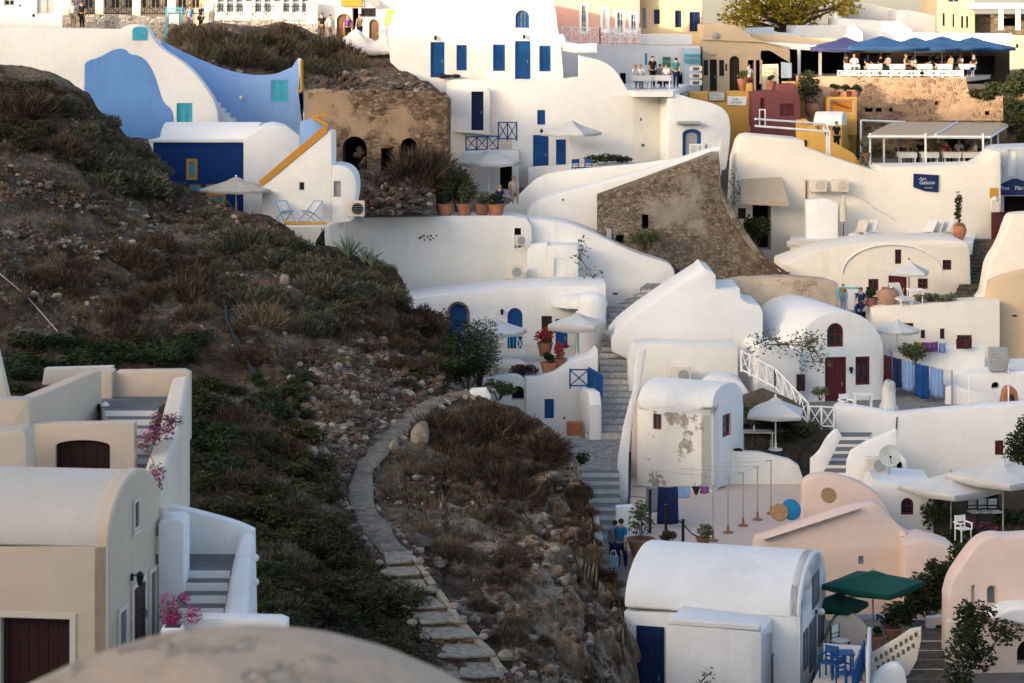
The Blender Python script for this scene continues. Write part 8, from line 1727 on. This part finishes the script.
# agaves near the cat
def agave(label, at, n, ln, seed):
    r_ = random.Random(seed); t = thing('agave', label, 'agave', at)
    for k in range(n):
        a = 2.4 * k; el = R(38 + 45 * (k / n)); d = V((math.cos(a) * math.cos(el), math.sin(a) * math.cos(el), math.sin(el))); l = ln * r_.uniform(.8, 1.1); sd = d.cross(V((0, 0, 1))).normalized(); m = M(); u = sd.cross(d)
        b0 = V((0, 0, 0)); q_ = [(0, .06), (.35, .085), (.7, .055), (1, .004)]; vs = []
        for f, w_ in q_: c_ = b0 + d * l * f + V((0, 0, -.12 * l * f * f)); vs += [c_ + sd * w_ + u * .03, c_ - u * .02, c_ - sd * w_ + u * .03]
        fs = []
        for i in range(3): fs += [(3 * i, 3 * i + 1, 3 * i + 4, 3 * i + 3), (3 * i + 1, 3 * i + 2, 3 * i + 5, 3 * i + 4), (3 * i + 2, 3 * i, 3 * i + 3, 3 * i + 5)]
        m.add(vs, fs); fit(m, 'leaf', AGAV, t)
    return t
agave('large grey-green agave at the crest left of the long white wall', hill_at(349, 258), 17, 1.15, 1); agave('smaller agave lower on the crest beside the large one', hill_at(365, 264), 13, .9, 2); agave('low agave at the edge of the crest against the white wall', hill_at(372, 267), 11, .75, 3)
# loose stones and dry grass: nobody could count them
base = M(); base.ball((0, 0, 0), 1, 1, .8, .62, 7, 5); BV = np.array([tuple(v) for v in base.v]); BF = base.f
def stones(name, spots, mats, seed):
    r_ = np.random.default_rng(seed); vs = []; fs = []; mi = []
    for k, (p, s) in enumerate(spots):
        j = BV * (1 + r_.normal(0, .16, (len(BV), 1))) * s * r_.uniform(.7, 1.3, 3); a = r_.uniform(0, 6.28); c_, s_ = math.cos(a), math.sin(a)
        x, y = j[:, 0] * c_ - j[:, 1] * s_, j[:, 0] * s_ + j[:, 1] * c_; b = len(vs)
        vs += [V((p.x + x[i], p.y + y[i], p.z + j[i, 2] + s * .1)) for i in range(len(j))]; fs += [tuple(b + i for i in f) for f in BF]; mi += [k % len(mats)] * len(BF)
    o = mk(name, vs, fs, mats, recalc=False, midx=mi); o['kind'] = 'stuff'; return o
sp = []
ZONES = [([(0, 70), (150, 165), (270, 220), (330, 250), (400, 290), (440, 350), (440, 388), (380, 430), (300, 400), (200, 330), (0, 330)], 2700, (.035, .17)), ([(360, 335), (440, 345), (442, 388), (395, 418), (360, 455), (345, 500), (300, 450), (280, 380), (320, 370)], 2300, (.06, .25)), ([(430, 430), (585, 470), (590, 540), (618, 580), (622, 683), (470, 683), (410, 560), (380, 500)], 1700, (.04, .19)), ([(335, 470), (420, 540), (440, 640), (420, 683), (400, 600), (350, 520)], 130, (.05, .14)), ([(130, 190), (240, 240), (250, 320), (130, 260), (0, 240), (0, 180)], 1500, (.05, .2))]
for poly, n, (a_, b_) in ZONES:
    xs_ = [p[0] for p in poly]; ys_ = [p[1] for p in poly]; k = 0
    while k < n:
        x, y = rg.uniform(min(xs_), max(xs_)), rg.uniform(min(ys_), max(ys_))
        if not inside((x, y), poly): continue
        k += 1
        if 335 < x < 500 and y > 385 and y < 575 and path_dist(x, y) < .95: continue
        if n != 2300 and fbm(V((x, y, 0)), .03, 3) < -.12: continue
        sp.append((hill_at(x, y), a_ + (b_ - a_) * rg.random() ** 3))
for k in range(420):
    x = rg.uniform(180, 448); y = rg.uniform(max(26, btop(x)) + 4, 74 if x < 300 else 94)
    sp.append((BANK.pt(x, y), rg.choice((.10, .14, .18, .26))))
for k in range(160): x, y = rg.uniform(335, 432), rg.uniform(178, 214); sp.append((bp.pt(x, y), rg.choice((.08, .12, .2, .28))))
for x, y, w_ in [(a + (c2 - a) * f, b + (d2 - b) * f, e) for (a, b, e), (c2, d2, e2) in zip(PATHC, PATHC[1:]) for f in [i / 14 for i in range(14)]]:
    for sgn in (-1, 1, -1, 1):
        if rg.random() < .75: sp.append((hill_at(x + sgn * (w_ * .84 + rg.uniform(-2, 5)), y + rg.uniform(-3, 3) - sgn * 2), rg.choice((.05, .07, .09, .13, .18))))
stones('loose_stones', sp, [plain('grey_stone', (.14, .12, .10), .95, var=.35), plain('pale_stone', (.26, .23, .19), .95, var=.3), plain('red_stone', (.085, .05, .04), .95, var=.35), plain('dark_stone', (.07, .055, .045), .95, var=.4), plain('brown_stone', (.12, .085, .06), .95, var=.4), plain('rust_stone', (.10, .055, .04), .95, var=.4)], 1)
pts = []
tries = 0
while len(pts) < 3600 and tries < 40000:
    tries += 1; x, y = rg.uniform(-5, 622), rg.uniform(66, 690)
    if y < sil(x) + 1: continue
    if 335 < x < 500 and y > 385 and y < 575 and path_dist(x, y) < 1.0: continue
    if fbm(V((x, y, 5)), .018, 4) < -.08: continue
    if x > 530 and y > 440 and rg.random() < .75: continue
    if x < 290 and y > 370 and x < 160 + (y - 370) * .4: continue
    pts.append(hill_at(x, y))
C = []; A = []; r_ = np.random.default_rng(5)
for p in pts:
    n = 7; base_ = np.array(p) + r_.normal(0, .10, (n, 3)) * np.array([1, 1, .1]); d = r_.normal(0, .45, (n, 3)); d[:, 2] = 1; d /= np.linalg.norm(d, axis=1)[:, None]; l = r_.uniform(.10, .30, (n, 1)); C.append(base_ + d * l * .5); A.append(d * l * .5)
C = np.concatenate(C); A = np.concatenate(A); B = np.cross(A, r_.normal(size=A.shape)); B /= np.linalg.norm(B, axis=1)[:, None]
o = meshobj(quads('dry_grass', C, A, B * .014, STRAW), 'dry_grass'); o['kind'] = 'stuff'
# boulders one can tell apart
for k, (x, y, s, l) in enumerate([(155, 258, .42, 'pale rounded boulder in the middle of the left slope'), (270, 262, .40, 'upright pale boulder below the cream parasol slope'), (285, 283, .28, 'small pale boulder below the upright one on the left slope'), (421, 439, .42, 'tall leaning beige boulder beside the dirt path'), (393, 452, .26, 'small upright beige boulder on the uphill edge of the dirt path'), (421, 545, .42, 'dark grey boulder at the top of the earth steps')]):
    p = hill_at(x, y); r2 = random.Random(k); m = M(); m.ball((0, 0, 0), s * .8, 1, .8, 1.5 if 'upright' in l or 'tall' in l else .75, 7, 5)
    for i, v in enumerate(m.v): m.v[i] = v * (1 + .5 * fbm(v * 2 + V((k, 0, 0)), 1.3, 3)) + p + V((0, 0, s * .25))
    tag(m.build('boulder', plain('boulder_%d' % k, (.22, .185, .145) if k < 5 else (.07, .065, .06), .95, var=.35), None, .03, 0), l, 'boulder')
# dead pipe and cable lying on the slope
t = thing('hose', 'black hose lying across the rocky slope', 'hose', hill_at(226, 305)); m = M(); m.path([hill_at(x, y) + V((0, -.1, .1)) for x, y in ((223, 303), (226, 312), (226, 322), (232, 334), (240, 348), (249, 366), (256, 378))], .07, 6); m.build('hose', BLK, t)
t = thing('pipe', 'thin pale pipe lying on the dark left slope', 'pipe', hill_at(30, 295)); m = M(); m.path([hill_at(x, y) + V((0, -.06, .06)) for x, y in ((0, 275), (18, 290), (30, 301), (45, 318), (58, 333))], .022, 5); m.build('pipe', GRYP, t)
# concrete steps below the path, with a curb
t = thing('earth_steps', 'rough steps of concrete slabs and stones descending from the dirt path', 'steps', hill_at(430, 600)); STEPS = [(386, 412, 562, 10), (391, 421, 574, 10), (399, 428, 590, 10), (410, 446, 607, 10), (421, 456, 622, 10), (432, 478, 637, 14), (446, 496, 656, 14), (462, 512, 676, 14)]
CONC = plain('concrete_slab', (.235, .212, .175), .95, var=.4, scale=5)
fr_ = []
for x0, x1, y, h in STEPS:
    d = HILL.d((x0 + x1) / 2, y) - .75; fr_.append((P(x0, y, d), P(x1, y - 1.2, d + .1)))
for k, (a, c_) in enumerate(fr_):
    q = a.lerp(c_, .5); z = a.z; up = fr_[k - 1] if k else (a + V((-.1, 1.2, 0)), c_ + V((-.1, 1.2, 0)))
    top_ = [V((a.x, a.y, z)), V((q.x - .15, q.y - .09, z)), V((q.x + .25, q.y + .02, z)), V((c_.x, c_.y, z)), V((up[1].x + .05, up[1].y + .25, z)), V((up[0].x - .05, up[0].y + .25, z))]
    m = M(); m.prism(top_, (0, 0, -.07)); m.build('slab', CONC, t, .02)
    m = M(); m.prism([p + V((0, .06, -.072)) for p in top_], (0, 0, -.7)); m.build('riser', DSTEP, t)
    m = M()
    for row in range(2):
        for f in range(9): p = a.lerp(c_, (f + .5 * row) / 8.6); m.ball(p + V((rg.uniform(-.03, .03), .03, -.14 - .11 * row)), rg.uniform(.07, .11), 1.2, .6, .75, 6, 4)
    m.build('riser_stones', (MT['red_stone'], MT['dark_stone'], RUIN)[k % 3], t)
    for sd_, e in ((-1, a), (1, c_)):
        for f in range(3): sp2 = e + V((sd_ * rg.uniform(.1, .25), .35 * f, -.02 - .05 * f)); sx_ = M(); sx_.ball(sp2, rg.uniform(.1, .2), 1.1, .9, .75, 6, 4); sx_.build('edge_stone', MT['red_stone'] if f % 2 else MT['pale_stone'], t)
t = thing('steps_kerb', 'pale concrete kerb running down the right side of the earth steps', 'kerb', hill_at(440, 600)); m = M(); ks = [(412, 560), (424, 575), (440, 597), (458, 622), (474, 640), (490, 655), (500, 672)]
kp = [P(x, y, HILL.d(x, y) - .6) + V((0, 0, .12)) for x, y in ks]
for a, c_ in zip(kp, kp[1:]): m.prism([a + V((-.09, 0, 0)), a + V((.09, 0, 0)), c_ + V((.09, 0, 0)), c_ + V((-.09, 0, 0))], (0, 0, -.45))
m.build('kerb', plain('kerb_concrete', (.30, .26, .2), .95, var=.25), t)
